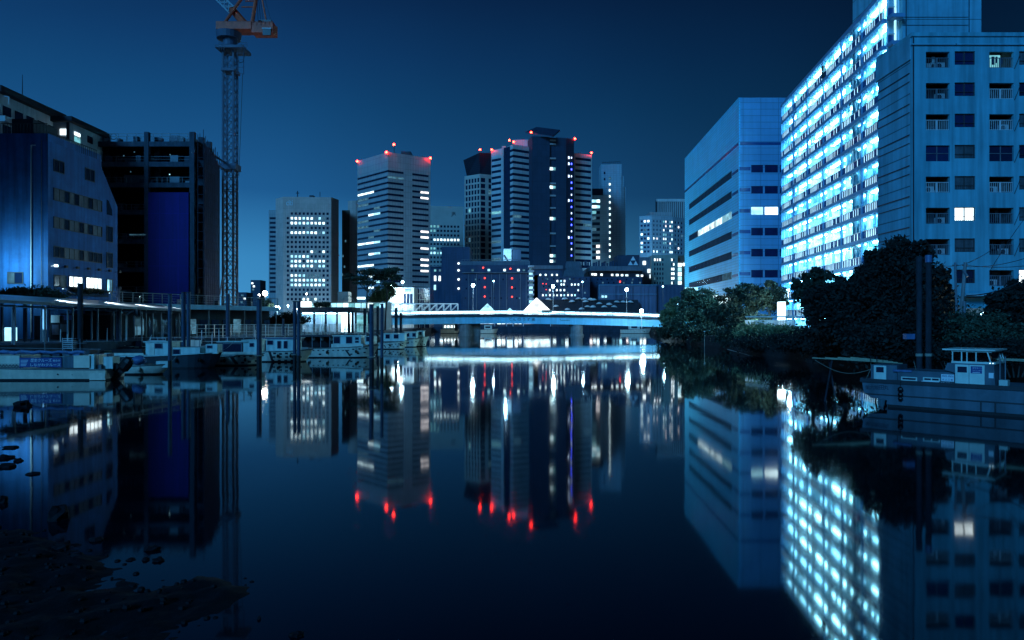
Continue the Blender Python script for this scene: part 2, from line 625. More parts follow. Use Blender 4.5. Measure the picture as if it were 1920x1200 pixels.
for nm_ in ('leaf_black', 'leaf_dark', 'leaf_mid', 'leaf_light'):
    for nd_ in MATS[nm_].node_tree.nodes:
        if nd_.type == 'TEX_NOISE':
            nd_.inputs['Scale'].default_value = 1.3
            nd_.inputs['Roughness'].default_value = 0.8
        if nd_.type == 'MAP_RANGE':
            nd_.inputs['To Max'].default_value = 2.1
mat('room_wall', (0.62, 0.86, 0.92), 0.9, 0.2, 0.35)
mat('room_floor', (0.25, 0.30, 0.32), 0.8, 0.3, 0.5)
mat('office_slab', (0.12, 0.30, 0.50), 0.7, 0.2, 0.3)
mat('office_panel', (0.025, 0.09, 0.26), 0.25, 0.3, 0.5, spec=0.5)
mat('blind', (0.55, 0.72, 0.78), 0.8, 0.1, 1)
mat('parasol_cloth', (0.75, 0.78, 0.75), 0.8, 0.15, 1)
mat('orange_cloth', (0.55, 0.12, 0.06), 0.7, 0.1, 1)
mat('red_paint', (0.35, 0.05, 0.03), 0.6, 0.2, 1)
m_, n_, o_ = node_mat('thin_blind')
tr_ = n_.nodes.new('ShaderNodeBsdfTranslucent')
tr_.inputs[0].default_value = (0.62, 0.85, 0.92, 1)
df_ = n_.nodes.new('ShaderNodeBsdfDiffuse')
df_.inputs[0].default_value = (0.55, 0.72, 0.78, 1)
mx_ = n_.nodes.new('ShaderNodeMixShader')
mx_.inputs[0].default_value = 0.35
n_.links.new(tr_.outputs[0], mx_.inputs[1])
n_.links.new(df_.outputs[0], mx_.inputs[2])
n_.links.new(mx_.outputs[0], o_.inputs[0])
clear_glass('clear_glass')
clear_glass('cabin_glass', (0.35, 0.42, 0.5), 0.15)
emis('lit_white', (0.66, 0.92, 1.0), 2.3, 0.6, (0.35, 0.5))
emis('lit_cyan', (0.36, 0.80, 1.0), 1.6, 0.5, (0.35, 0.5))
emis('lit_teal', (0.20, 0.62, 0.72), 0.8, 0.6, (0.5, 0.7))
emis('lit_warm', (0.95, 0.90, 0.92), 1.7, 0.4, (0.4, 0.6))
emis('lit_dim', (0.15, 0.42, 0.62), 0.35, 0.8, (0.6, 0.9))
emis('lit_home', (0.78, 0.94, 1.0), 2.4, 0.4, (0.5, 0.5))
emis('lit_shop', (0.66, 0.90, 1.0), 1.9, 0.85, (0.45, 0.6))
emis('lit_tent', (0.90, 0.97, 1.0), 1.9, 0.5, (0.22, 0.3))
emis('lit_wall', (0.16, 0.52, 1.0), 1.5, 0.35, (0.2, 0.4))
emis('lit_sign', (0.65, 0.92, 1.0), 4.0, 0.4, (0.2, 0.2))
emis('led_blue', (0.05, 0.08, 1.0), 8.0)
emis('led_white', (0.55, 0.72, 1.0), 3.0)
emis('beacon_red', (1.0, 0.022, 0.012), 62.0)
emis('red_light', (1.0, 0.06, 0.05), 3.6)
emis('globe', (0.62, 0.88, 1.0), 60.0)
emis('globe_warm', (1.0, 0.90, 0.80), 60.0)
emis('globe_dim', (0.35, 0.75, 1.0), 14.0)
emis('office_tube', (0.40, 0.84, 1.0), 80.0, sampled=True)
emis('office_tube_mid', (0.30, 0.74, 1.0), 50.0, sampled=True)
emis('office_tube_dim', (0.36, 0.80, 1.0), 30.0, sampled=True)
emis('lit_slit', (0.40, 0.78, 1.0), 2.0, 0.6, (0.3, 0.4))
emis('tube_soft', (0.45, 0.85, 1.0), 16.0, sampled=True)
emis('bridge_trail_glow', (0.46, 0.84, 1.0), 5.5, 0.85, (0.22, 0.5))

# ================================================================== the setting
def slab(name, pts, z0, z1, matname):
    mb = MB()
    a = sum(pts[i][0] * pts[(i + 1) % len(pts)][1] - pts[(i + 1) % len(pts)][0] * pts[i][1] for i in range(len(pts)))
    mb.prism(pts if a > 0 else pts[::-1], z0, z1)
    return tag(mb.build(name, matname), kind='structure')

g = MB()
g.raw([(-4000, -300, -3.0), (4000, -300, -3.0), (4000, 5000, -3.0), (-4000, 5000, -3.0)], [(0, 1, 2, 3)])
tag(g.build('ground', 'mud'), kind='structure')

# water: dark, smooth, a slow swell that smears reflections along the line of sight
m, n, out = node_mat('water')
b = n.nodes.new('ShaderNodeBsdfPrincipled')
b.inputs['Base Color'].default_value = (0.0012, 0.0040, 0.0095, 1)
zr = n.nodes.new('ShaderNodeTexNoise')
zr.inputs['Scale'].default_value = 0.045
zr.inputs['Detail'].default_value = 4
tw = n.nodes.new('ShaderNodeTexCoord')
n.links.new(tw.outputs['Object'], zr.inputs['Vector'])
rr = n.nodes.new('ShaderNodeMapRange')
rr.inputs['From Min'].default_value = 0.35
rr.inputs['From Max'].default_value = 0.65
rr.inputs['To Min'].default_value = 0.028
rr.inputs['To Max'].default_value = 0.062
n.links.new(zr.outputs[0], rr.inputs['Value'])
n.links.new(rr.outputs[0], b.inputs['Roughness'])
b.inputs['IOR'].default_value = 1.36
t = n.nodes.new('ShaderNodeTexCoord')
mp = n.nodes.new('ShaderNodeMapping')
mp.inputs['Scale'].default_value = (0.55, 0.16, 1)
mp.inputs['Rotation'].default_value = (0, 0, math.radians(12))
n.links.new(t.outputs['Object'], mp.inputs[0])
z = n.nodes.new('ShaderNodeTexNoise')
z.inputs['Scale'].default_value = 0.5
z.inputs['Detail'].default_value = 3
n.links.new(mp.outputs[0], z.inputs['Vector'])
bp = n.nodes.new('ShaderNodeBump')
bp.inputs['Strength'].default_value = 0.10
bp.inputs['Distance'].default_value = 0.06
n.links.new(z.outputs[0], bp.inputs['Height'])
n.links.new(bp.outputs[0], b.inputs['Normal'])
n.links.new(b.outputs[0], out.inputs[0])
g = MB()
g.raw([(-700, -120, 0), (700, -120, 0), (700, 700, 0), (-700, 700, 0)], [(0, 1, 2, 3)])
tag(g.build('water', 'water'), kind='structure')

LBANK = [(-52, 20), (-50, 52), (-44, 80), (-34, 100), (-25.5, 128), (-27, 160), (-31, 219), (-36, 330)]
RBANK = [(27, -20), (28, 10), (29, 30), (31.5, 45), (31.5, 65), (34, 100), (38, 150), (46, 222), (60, 330)]
slab('quay_left', LBANK + [(-900, 330), (-900, -100), (-60, -100)], -2.9, 2.3, 'dark_concrete')
slab('bank_right', [(27, -100)] + RBANK + [(900, 330), (900, -100)], -2.9, 1.9, 'soil')
slab('city_ground', [(-1600, 330.5), (1600, 330.5), (1600, 2500), (-1600, 2500)], -2.9, 2.4, 'asphalt')

# ================================================================== towers in the distance
def tower(name, label, plan, z1, wallmat, coremat='dark_glass', z0=2.0, inset=0.965, cat='building', loc=None):
    """Thing with a core body over the plan; faces are added by face()."""
    c = Vector((sum(p[0] for p in plan) / len(plan), sum(p[1] for p in plan) / len(plan)))
    t = thing(name, label, cat, (c.x, c.y, z0))
    pl = [((p[0] - c.x) * inset + c.x, (p[1] - c.y) * inset + c.y) for p in plan]
    a = sum(pl[i][0] * pl[(i + 1) % len(pl)][1] - pl[(i + 1) % len(pl)][0] * pl[i][1] for i in range(len(pl)))
    MB().prism(pl if a > 0 else pl[::-1], z0, z1 - 0.3).build('core', coremat, t)
    return t

def grid(parent, a, b, z0, z1, cols, rows, th, wallmat, glass, lit=None, wall=None, skip=None):
    """Facade from a to b: openings at every column x row; lit maps (row, col) to a material."""
    M, L = face_frame(a, b)
    mb = wall or MB()
    mb.at(M)
    lit = lit or {}
    cc, wins = [], []
    for ci, (s0, s1) in enumerate(cols):
        ops = []
        for ri, (zb, zt) in enumerate(rows):
            if skip and skip(ri, ci):
                continue
            ops.append((zb, zt))
            wins.append((M, s0, s1, zb, zt, lit.get((ri, ci))))
        cc.append((s0, s1, ops))
    wall_open(mb, 0, L, z0, z1, cc, th)
    if wall is None:
        mb.build('wall', wallmat, parent)
    return wins

def pcols(a, b, pxs):
    """Columns in metres along a-b for pairs of photo columns, by intersecting the view ray with the facade."""
    out = []
    ux, uy = b[0] - a[0], b[1] - a[1]
    L = math.hypot(ux, uy)
    ux, uy = ux / L, uy / L
    for p in pxs:
        k = (p - 960) / F
        s = (k * a[1] - a[0]) / (ux - k * uy)
        out.append(max(0.0, min(L, s)))
    return out

def roof_box(mb, px0, px1, D0, D1, z0, py):
    mb.box(XX(px0, D0), XX(px1, D0), D0, D1, z0, ZZ(py, D0))

# ---- brown office tower with the grid of square windows
D = 560
zt = ZZ(369, D)
plan = [(XX(517, D + 9), D + 9), (XX(531, D), D), (XX(621, D + 2), D + 2), (XX(635, D + 14), D + 14), (XX(635, D + 45), D + 45), (XX(517, D + 45), D + 45)]
t = tower('office_tower', 'brown office tower with rows of small square windows and a short word near its roof', plan, zt, 'brown_wall', inset=0.97)
xs = [537.5 + 7.45 * i for i in range(12)]
cols = list(zip(pcols(plan[1], plan[2], [x for x in xs]), pcols(plan[1], plan[2], [x + 4.4 for x in xs])))
rows = []
for r in range(19):
    yc = 400.2 + 8.93 * r
    rows.append((ZZ(yc + 2.3, D), ZZ(yc - 2.3, D)))
LR = {1: (1, 2, 3, 4, 5, 6, 8), 2: range(1, 10), 4: (1, 2, 3, 4, 5, 6, 7, 9), 8: (6, 9), 9: (1, 2, 3, 4, 5), 10: (1, 2, 3, 5, 6, 7, 8, 9),
      11: (1, 2, 3, 4, 5, 6, 8, 9), 13: (1, 2, 3, 4), 14: range(1, 10), 15: range(1, 10), 18: (4, 5, 7)}
lit = {(r, c): random.choice(['lit_white', 'lit_white', 'lit_cyan']) for r, cs in LR.items() for c in cs}
for rc in ((1, 7), (1, 9), (3, 5), (4, 8), (8, 7), (13, 5), (13, 6), (13, 7), (13, 8), (18, 6), (18, 8), (11, 7)):
    lit[rc] = 'lit_dim'
wl = MB()
wins = grid(t, plan[1], plan[2], 2.0, zt, cols, rows, 0.6, 'brown_wall', 'dark_glass', lit, wl, skip=lambda r, c: r == 0 and c in (0, 11))
for a, b2 in ((plan[0], plan[1]), (plan[2], plan[3])):
    M, L = face_frame(a, b2)
    wl.at(M).box(0, L, -0.6, 0, 2.0, zt)
wl.at(Matrix.Identity(4))
wl.build('wall', 'brown_wall', t)
window_parts(t, wins, 0.6, 'dark_glass')
M, L = face_frame(plan[1], plan[2])
mb = MB().at(M)
s0 = pcols(plan[1], plan[2], [537])[0]
text_on(mb, 'citi', s0, ZZ(385, D), 4.0, 0.25, 4.9)
pts = [(s0 + 1.6 + 2.4 * (i / 8.0), ZZ(379.6, D) + 1.1 * math.sin(math.pi * i / 8)) for i in range(9)]
for p, q in zip(pts, pts[1:]):
    mb.tube((p[0], 0.2, p[1]), (q[0], 0.2, q[1]), 0.22, 5)
mb.build('lettering', 'sign_white', t)
mb = MB()
roof_box(mb, 580, 587, D + 10, D + 16, zt, 366)
mb.build('roof_hut', 'dark_paint', t)
mb = MB().tube(P(600, 369, D + 12), P(600, 360, D + 12), 0.25, 5)
mb.build('roof_mast', 'dark_paint', t)
mb = MB()
mb.tube(P(558, 369, D + 12), P(558, 358, D + 12), 0.35, 5)
mb.tube(P(555, 362, D + 12), P(561, 362, D + 12), 0.3, 5)
mb.build('roof_mast', 'dark_paint', t)

# ---- slim banded tower at its left edge
D = 640
plan = [(XX(504, D), D), (XX(519, D), D), (XX(519, D + 12), D + 12), (XX(504, D + 12), D + 12)]
zt = ZZ(394, D)
t = tower('slim_tower', 'slim banded tower half hidden behind the left edge of the brown office tower', plan, zt, 'banded_wall')
rows = [(ZZ(409 + 8.6 * r + 2.3, D), ZZ(409 + 8.6 * r - 1.8, D)) for r in range(17)]
lit = {(4, 0): 'lit_warm', (11, 0): 'lit_warm', (12, 0): 'lit_white', (14, 0): 'lit_warm', (15, 0): 'lit_white', (16, 0): 'lit_cyan', (5, 0): 'lit_dim', (1, 0): 'lit_dim'}
wins = grid(t, plan[0], plan[1], 2, zt, [(0.8, 7.2)], rows, 0.5, 'banded_wall', 'dark_glass', lit)
window_parts(t, wins, 0.5, 'dark_glass')

# ---- tall narrow dark brown tower
D = 600
t = thing('narrow_tower', 'narrow dark brown tower standing between the brown office tower and the banded tower', 'building', (XX(655, D), D, 2))
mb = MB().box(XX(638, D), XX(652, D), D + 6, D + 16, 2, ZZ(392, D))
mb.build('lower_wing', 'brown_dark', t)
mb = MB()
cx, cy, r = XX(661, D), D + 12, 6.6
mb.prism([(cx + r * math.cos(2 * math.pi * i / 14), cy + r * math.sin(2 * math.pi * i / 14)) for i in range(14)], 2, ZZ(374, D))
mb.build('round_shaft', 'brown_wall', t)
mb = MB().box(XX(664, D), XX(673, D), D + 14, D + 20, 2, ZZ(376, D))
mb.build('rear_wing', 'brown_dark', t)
for (x, y) in ((648, 452), (643, 480), (646, 500), (642, 515)):
    p = P(x, y, D + 6)
    MB().box(p.x - 0.5, p.x + 0.5, p.y - 0.3, p.y - 0.05, p.z - 0.9, p.z + 0.9).build('window', 'lit_dim', t)

# ---- banded corner tower
Dc, Dl, Dr = 400, 423, 415
A, B, Cc = (XX(670, Dl), Dl), (XX(727, Dc), Dc), (XX(807, Dr), Dr)
plan = [A, B, Cc, (Cc[0] - 20, Cc[1] + 25), (A[0] + 2, A[1] + 25)]
zt = ZZ(285, Dc)
t = tower('banded_tower', 'tall pale banded tower with its corner forward and red lights on its flat top', plan, zt, 'banded_wall', inset=0.97)
rows = [(ZZ(320.5 + 10.85 * r + 2.2, Dc), ZZ(320.5 + 10.85 * r - 1.9, Dc)) for r in range(21)]
wl = MB()
LL = math.hypot(B[0] - A[0], B[1] - A[1])
LR_ = math.hypot(Cc[0] - B[0], Cc[1] - B[1])
e = pcols(A, B, [670, 690, 700, 712, 727])
colsL = [(0.15, e[1]), (e[1], e[2]), (e[2], e[3]), (e[3], LL)]
litL = {}
for r, cs in ((3, (0, 1)), (7, (1, 2)), (12, (0, 1, 2)), (14, (1, 2)), (16, (0, 1)), (17, (0,)), (18, (1, 2)), (19, (0, 1, 2)), (20, (1,))):
    for c in cs:
        litL[(r, c)] = 'lit_white' if c < 2 else 'lit_cyan'
for r in (4, 5, 6, 8, 9, 10, 11):
    litL[(r, random.choice((0, 1, 2)))] = 'lit_dim'
wins = grid(t, A, B, 2, zt, colsL, rows, 0.5, 'banded_wall', 'dark_glass', litL, wl)
e = pcols(B, Cc, [757, 773, 789, 804])
colsR = [(0, e[0]), (e[1], e[2]), (e[2], e[3])]
litR = {(r, 2): 'lit_warm' for r in (3, 4, 10, 11, 13, 15, 16, 17)}
litR[(1, 0)] = 'lit_dim'
wins += grid(t, B, Cc, 2, zt, colsR, rows, 0.5, 'banded_wall', 'dark_glass', litR, wl)
wl.build('wall', 'banded_wall', t)
window_parts(t, wins, 0.5, 'dark_glass')
mb = MB()
mb.box(XX(752, 415), XX(770, 415), 415, 422, zt - 0.3, ZZ(284, 415))
mb.build('roof_hut', 'dark_paint', t)
mb = MB()
mb.tube(P(739, 289, 412), P(739, 274, 412), 0.22, 5)
mb.build('roof_mast', 'dark_paint', t)

# ---- pale punched-window office block behind it
D = 520
plan = [(XX(804, D), D), (XX(869, D + 4), D + 4), (XX(869, D + 35), D + 35), (XX(804, D + 35), D + 35)]
zt = ZZ(386, D)
t = tower('office_block', 'pale square-windowed office block with a dark emblem near its roof, behind the banded tower', plan, zt, 'grid_wall')
xs = [806.5 + 6.35 * i for i in range(9)]
cols = list(zip(pcols(plan[0], plan[1], xs), pcols(plan[0], plan[1], [x + 3.9 for x in xs])))
rows = [(ZZ(424 + 8.35 * r + 2.1, D), ZZ(424 + 8.35 * r - 2.1, D)) for r in range(10)]
lit = {(3, c): 'lit_white' for c in range(1, 9)}
lit.update({(r, c): 'lit_teal' for r, c in ((0, 0), (0, 1), (1, 1), (0, 2), (1, 0), (5, 0), (5, 1), (6, 2))})
lit.update({(6, c): 'lit_cyan' for c in (0, 1, 3)})
wins = grid(t, plan[0], plan[1], 2, zt, cols, rows, 0.5, 'grid_wall', 'dark_glass', lit)
window_parts(t, wins, 0.5, 'dark_glass')
M, L = face_frame(plan[0], plan[1])
mb = MB().at(M)
text_on(mb, 'JR', pcols(plan[0], plan[1], [846])[0], ZZ(405, D), 3.4, 0.2)
mb.build('emblem', 'sign_dark', t)

# ---- the dark tower group: flared tower, banded tower, dark core
D = 480
plan = [(XX(871, D + 8), D + 8), (XX(900, D), D), (XX(924, D + 4), D + 4), (XX(924, D + 30), D + 30), (XX(871, D + 30), D + 30)]
zt = ZZ(326, D)
t = tower('flared_tower', 'gridded tower with a black flared crown left of the dark-cored tower', plan, zt, 'grid_wall')
rows = [(ZZ(337 + 11.1 * r + 4.0, D), ZZ(337 + 11.1 * r - 4.0, D)) for r in range(15)]
xs = [873, 878.5, 884, 889.5, 895]
cols = list(zip(pcols(plan[0], plan[1], xs), pcols(plan[0], plan[1], [x + 3.6 for x in xs])))
wl = MB()
wins = grid(t, plan[0], plan[1], 2, zt, cols, rows, 0.5, 'grid_wall', 'dark_glass', {(13, 0): 'lit_cyan', (13, 1): 'lit_teal', (5, 1): 'lit_teal', (10, 1): 'lit_dim', (14, 0): 'lit_cyan'}, wl)
cols = list(zip(pcols(plan[1], plan[2], [901.5, 916]), pcols(plan[1], plan[2], [910, 923.2])))
wins += grid(t, plan[1], plan[2], 2, zt, cols, rows, 0.5, 'grid_wall', 'dark_glass', {(2, 1): 'lit_dim'}, wl)
wl.build('wall', 'grid_wall', t)
window_parts(t, wins, 0.5, 'dark_glass')
zc0, zc1 = zt + 0.0, ZZ(298, D)
mb = MB()
lo = [(XX(874, D), D + 9, zc0), (XX(900, D), D + 1.5, zc0), (XX(924, D), D + 4, zc0), (XX(924, D), D + 30, zc0), (XX(874, D), D + 30, zc0)]
hi = [(XX(868, D), D + 4, zc1), (XX(899, D), D - 3, zc1 + 3.4), (XX(924, D), D + 1, zc1 + 4.2), (XX(924, D), D + 30, zc1 + 4), (XX(868, D), D + 30, zc1)]
mb.raw(lo + hi, [(4, 3, 2, 1, 0), (5, 6, 7, 8, 9)] + [(i, (i + 1) % 5, 5 + (i + 1) % 5, 5 + i) for i in range(5)])
mb.build('crown_block', 'tower_dark', t)
mb = MB().tube((XX(900, D), D + 6, zc1 + 2), P(900, 283, D + 6), 0.25, 5)
mb.tube(P(900, 291, D + 6), P(921, 289, D + 6), 0.15, 4)
mb.build('roof_mast', 'grey_metal', t)

PT = [(921, 472), (941, 466), (941, 467), (948, 466), (962, 458), (998, 466), (998, 456), (1077, 462), (1077, 470), (1110, 476)]
Q = [(XX(px, d), d) for px, d in PT]
plan = [Q[0], Q[4], Q[5], Q[6], Q[7], Q[8], Q[9], (Q[9][0] - 2, Q[9][1] + 40), (Q[0][0] + 2, Q[0][1] + 40)]
t = thing('dark_core_tower', 'tallest tower, striped wings round a plain dark core under a thin slanted roof slab', 'building', (XX(1010, 480), 480, 2))
zL, zC, zR = ZZ(272, 460), ZZ(258, 460), ZZ(287, 470)
inn = [(Q[0][0] + .8, Q[0][1] + 1.2), (Q[4][0], Q[4][1] + 1.2), (Q[5][0], Q[5][1] + 1.0), (Q[5][0], 500), (Q[0][0] + .8, 500)]
MB().prism(inn, 2, zL - 0.5).build('core', 'dark_glass', t)
inn = [(Q[8][0], Q[8][1] + 1), (Q[9][0] - .8, Q[9][1] + 1), (Q[9][0] - .8, 500), (Q[8][0], 500)]
MB().prism(inn, 2, zR - 0.5).build('core', 'dark_glass', t)
wl = MB()
p0 = 11.2
rows = [(ZZ(282.5 + p0 * r + 2.6, 460), ZZ(282.5 + p0 * r - 2.4, 460)) for r in range(21)]
wins = []
# left wing, pier, chevron corner
wins += grid(t, Q[0], Q[1], 2, ZZ(281, 470), [(0.2, pcols(Q[0], Q[1], [939.5])[0])], rows[1:], 0.5, '', '', {(9, 0): 'lit_teal', (14, 0): 'lit_dim', (17, 0): 'lit_dim'}, wl)
M, L = face_frame(Q[1], Q[3])
wl.at(M).box(0, L, -1.5, 0.5, 2, ZZ(274, 466))
Lc = math.hypot(Q[4][0] - Q[3][0], Q[4][1] - Q[3][1])
wins += grid(t, Q[3], Q[4], 2, zL, [(0.15, Lc)], rows, 0.5, '', '', {(12, 0): 'lit_dim'}, wl)
e = pcols(Q[4], Q[5], [978, 996])
wins += grid(t, Q[4], Q[5], 2, zL, [(0, e[0]), (e[0], e[1])], rows, 0.5, '', '', {(11, 0): 'lit_dim'}, wl)
e = pcols(Q[8], Q[9], [1078.5, 1094, 1108.5])
rowsR = [(ZZ(298 + p0 * r + 2.6, 472), ZZ(298 + p0 * r - 2.4, 472)) for r in range(20)]
wins += grid(t, Q[8], Q[9], 2, zR, [(e[0], e[1]), (e[1], e[2])], rowsR, 0.5, '', '', {(11, 1): 'lit_dim'}, wl)
wl.at(Matrix.Identity(4))
wl.build('wall', 'tower_wall', t)
window_parts(t, wins, 0.5, 'dark_glass')
# dark core with its stair shaft
M, L = face_frame(Q[6], Q[7])
sh = pcols(Q[6], Q[7], [1000, 1031, 1043, 1062, 1076])
mb = MB().at(M)
mb.box(0, sh[1], -36, 0, 2, zC)
mb.box(sh[2], sh[3], -36, 0, 2, zC)
mb.box(sh[1], sh[2], -36, -1.4, 2, zC)
mb.build('core_wall', 'tower_core', t)
MB().at(M).box(sh[3], L, -34, -0.8, 2, zC).build('core_side', 'tower_dark', t)
for y, mt in ((262, 'office_panel'), (269, 'office_panel'), (296, 'office_panel'), (315, 'lit_white'), (343, 'office_panel'), (350, 'lit_white'),
              (366, 'office_panel'), (389, 'office_panel'), (409, 'lit_white'), (437, 'office_panel'), (461, 'office_panel'), (479, 'lit_white'), (489, 'lit_white')):
    zz = ZZ(y, 458)
    if mt == 'lit_white':
        o = MB().at(M).box(sh[1] + .2, (sh[1] + sh[2]) / 2 + .3, -1.35, -1.1, zz - 0.9, zz + 0.9).build('window', 'lit_white', t)
        o = MB().at(M).box((sh[1] + sh[2]) / 2 + .5, sh[2] - .2, -1.35, -1.1, zz - 0.9, zz + 0.9).build('window', random.choice(['lit_dim', 'lit_teal']), t)
    else:
        MB().at(M).box(sh[1] + .1, sh[2] - .1, -1.4, -0.3, zz - 0.5, zz + 0.5).build('stair_landing', 'banded_wall', t)
for i, y in enumerate([293, 304.5, 315, 328, 340, 351, 363, 374, 386, 398, 409, 420, 432, 444, 455, 466, 478]):
    zz = ZZ(y, 458)
    x0 = sh[3] + 1.4
    if i in (0, 1, 3, 7, 13):
        MB().at(M).box(x0, x0 + 0.8, -0.75, -0.5, zz - 0.8, zz + 0.8).build('light_strip', 'led_white', t)
    MB().at(M).box(x0 + 1.9, x0 + 2.5, -0.75, -0.5, zz - 0.55, zz + 0.55).build('light_strip', 'led_blue' if i % 3 else 'led_white', t)
# slanted roof slab and left parapet
mb = MB()
a = [P(985, 250, 459), P(1006, 240.5, 470), P(1050, 246, 466), P(1036, 258, 452)]
mb.raw([tuple(p) for p in a] + [(p.x, p.y, p.z + 0.9) for p in a], [(3, 2, 1, 0), (4, 5, 6, 7), (0, 1, 5, 4), (1, 2, 6, 5), (2, 3, 7, 6), (3, 0, 4, 7)])
mb.build('roof_slab', 'tower_core', t)
mb = MB().box(XX(962, 468), XX(998, 468), 468, 480, zL - .3, ZZ(262, 468))
mb.build('roof_block', 'tower_wall', t)

# ---- pale stepped tower on the right of it
D = 530
t = thing('stepped_tower', 'pale slender tower with stepped shoulders and one column of tiny lit windows', 'building', (XX(1148, D), D, 2))
mb = MB()
mb.box(XX(1127, D), XX(1145, D), D, D + 14, 2, ZZ(308, D))
mb.box(XX(1145, D), XX(1165.5, D), D + 0.4, D + 14, 2, ZZ(307.2, D))
mb.box(XX(1165.5, D), XX(1170, D), D + 2, D + 30, 2, ZZ(329, D))
mb.box(XX(1170, D), XX(1174.5, D), D + 4, D + 30, 2, ZZ(349, D))
mb.build('wall', 'pale_tower', t)
for i in range(15):
    y = 323 + 11.3 * i
    p = P(1143.2, y, D)
    if i > 0:
        MB().box(p.x - 0.55, p.x + 0.55, D - 0.25, D - 0.05, p.z - 0.8, p.z + 0.8).build('window', 'lit_white' if i > 1 else 'lit_dim', t)
for y in (324.5, 336):
    p = P(1133.5, y, D)
    MB().box(p.x - 0.6, p.x + 0.6, D - 0.2, D - 0.05, p.z - 0.9, p.z + 0.9).build('window', 'dark_glass', t)
mb = MB()
for i in range(9):
    mb.tube(P(1130 + 4 * i, 307, D + 5), P(1131 + 4 * i, 302 + (i % 3), D + 5), 0.15, 4)
mb.tube(P(1129, 305, D + 5), P(1163, 303, D + 5), 0.18, 4)
mb.build('roof_rail', 'dark_paint', t)

D = 505
plan = [(XX(1108, D), D), (XX(1142, D), D), (XX(1142, D + 20), D + 20), (XX(1108, D + 20), D + 20)]
zt = ZZ(366, D)
t = tower('lower_tower', 'lower pale tower with a bright corner of lit floors in front of the stepped tower', plan, zt, 'pale_tower')
rows = [(ZZ(377 + 10.6 * r + 2.8, D), ZZ(377 + 10.6 * r - 2.8, D)) for r in range(11)]
e = pcols(plan[0], plan[1], [1110, 1118, 1125])
lit = {(0, 0): 'lit_cyan', (0, 1): 'lit_white', (1, 0): 'lit_white', (1, 1): 'lit_cyan', (2, 0): 'lit_teal', (5, 0): 'lit_dim', (8, 1): 'lit_warm', (9, 1): 'lit_warm', (10, 1): 'lit_warm', (3, 0): 'lit_dim'}
wins = grid(t, plan[0], plan[1], 2, zt, [(e[0], e[1]), (e[1], e[2])], rows, 0.5, 'pale_tower', 'dark_glass', lit)
window_parts(t, wins, 0.5, 'dark_glass')
mb = MB().box(XX(1110, D), XX(1132, D), D + 3, D + 14, zt - .3, ZZ(352, D))
mb.build('roof_block', 'warehouse', t)

# ---- residential tower with balconies, far right of the skyline
D = 440
plan = [(XX(1199, D + 3), D + 3), (XX(1222, D), D), (XX(1262, D + 6), D + 6), (XX(1283, D + 12), D + 12), (XX(1283, D + 32), D + 32), (XX(1199, D + 32), D + 32)]
zt = ZZ(404, D)
t = tower('residential_tower', 'pale residential tower with many small lit balconies left of the grey louvred building', plan, zt, 'pale_tower')
rows = [(ZZ(414 + 8.15 * r + 2.2, D), ZZ(414 + 8.15 * r - 2.0, D)) for r in range(8)]
wl = MB()
xs = [1201, 1207, 1213.5]
cols = list(zip(pcols(plan[0], plan[1], xs), pcols(plan[0], plan[1], [x + 4.2 for x in xs])))
lit = {(0, 1): 'lit_home', (0, 2): 'lit_home', (3, 0): 'lit_white', (5, 0): 'lit_white', (6, 0): 'lit_cyan', (7, 0): 'lit_white', (4, 2): 'lit_home', (2, 1): 'lit_dim'}
wins = grid(t, plan[0], plan[1], 2, zt, cols, rows, 0.6, '', '', lit, wl)
xs = [1225, 1231, 1237, 1243.5, 1247.5, 1251.5, 1255.5, 1259]
cols = list(zip(pcols(plan[1], plan[2], xs), pcols(plan[1], plan[2], [x + 2.4 for x in xs])))
lit = {}
for r in range(8):
    for c in (3, 4, 6, 7):
        if random.random() < 0.72:
            lit[(r, c)] = random.choice(['lit_home', 'lit_white', 'lit_warm', 'lit_teal'])
lit.update({(4, 0): 'lit_home', (7, 0): 'lit_home', (7, 1): 'lit_white', (4, 1): 'lit_warm'})
wins += grid(t, plan[1], plan[2], 2, zt, cols, rows, 0.6, '', '', lit, wl)
xs = [1265, 1271, 1277]
cols = list(zip(pcols(plan[2], plan[3], xs), pcols(plan[2], plan[3], [x + 3.2 for x in xs])))
wins += grid(t, plan[2], plan[3], 2, zt, cols, rows, 0.6, '', '', {(1, 1): 'lit_warm', (3, 2): 'lit_dim', (5, 0): 'lit_dim', (6, 1): 'lit_warm'}, wl)
wl.build('wall', 'pale_tower', t)
window_parts(t, wins, 0.6, 'blue_glass')
mb = MB()
mb.box(XX(1224, D), XX(1268, D), D + 10, D + 28, zt - .3, ZZ(393, D))
mb.build('penthouse', 'banded_wall', t)
D = 520
t = thing('finned_block', 'dark block of upright fins showing above the residential tower', 'building', (XX(1260, D), D, 2))
mb = MB().box(XX(1233, D), XX(1290, D), D + 1.4, D + 8, 2, ZZ(373, D))
mb.build('wall', 'tower_dark', t)
mb = MB()
for i in range(15):
    x = XX(1233.4 + 3.7 * i, D)
    mb.box(x, x + 0.55, D, D + 1.3, 2, ZZ(378 - i * .2, D))
mb.box(XX(1231, D), XX(1290, D), D - .2, D + 1.3, ZZ(378, D) + 0.02, ZZ(373, D))
mb.build('fin', 'tower_wall', t)

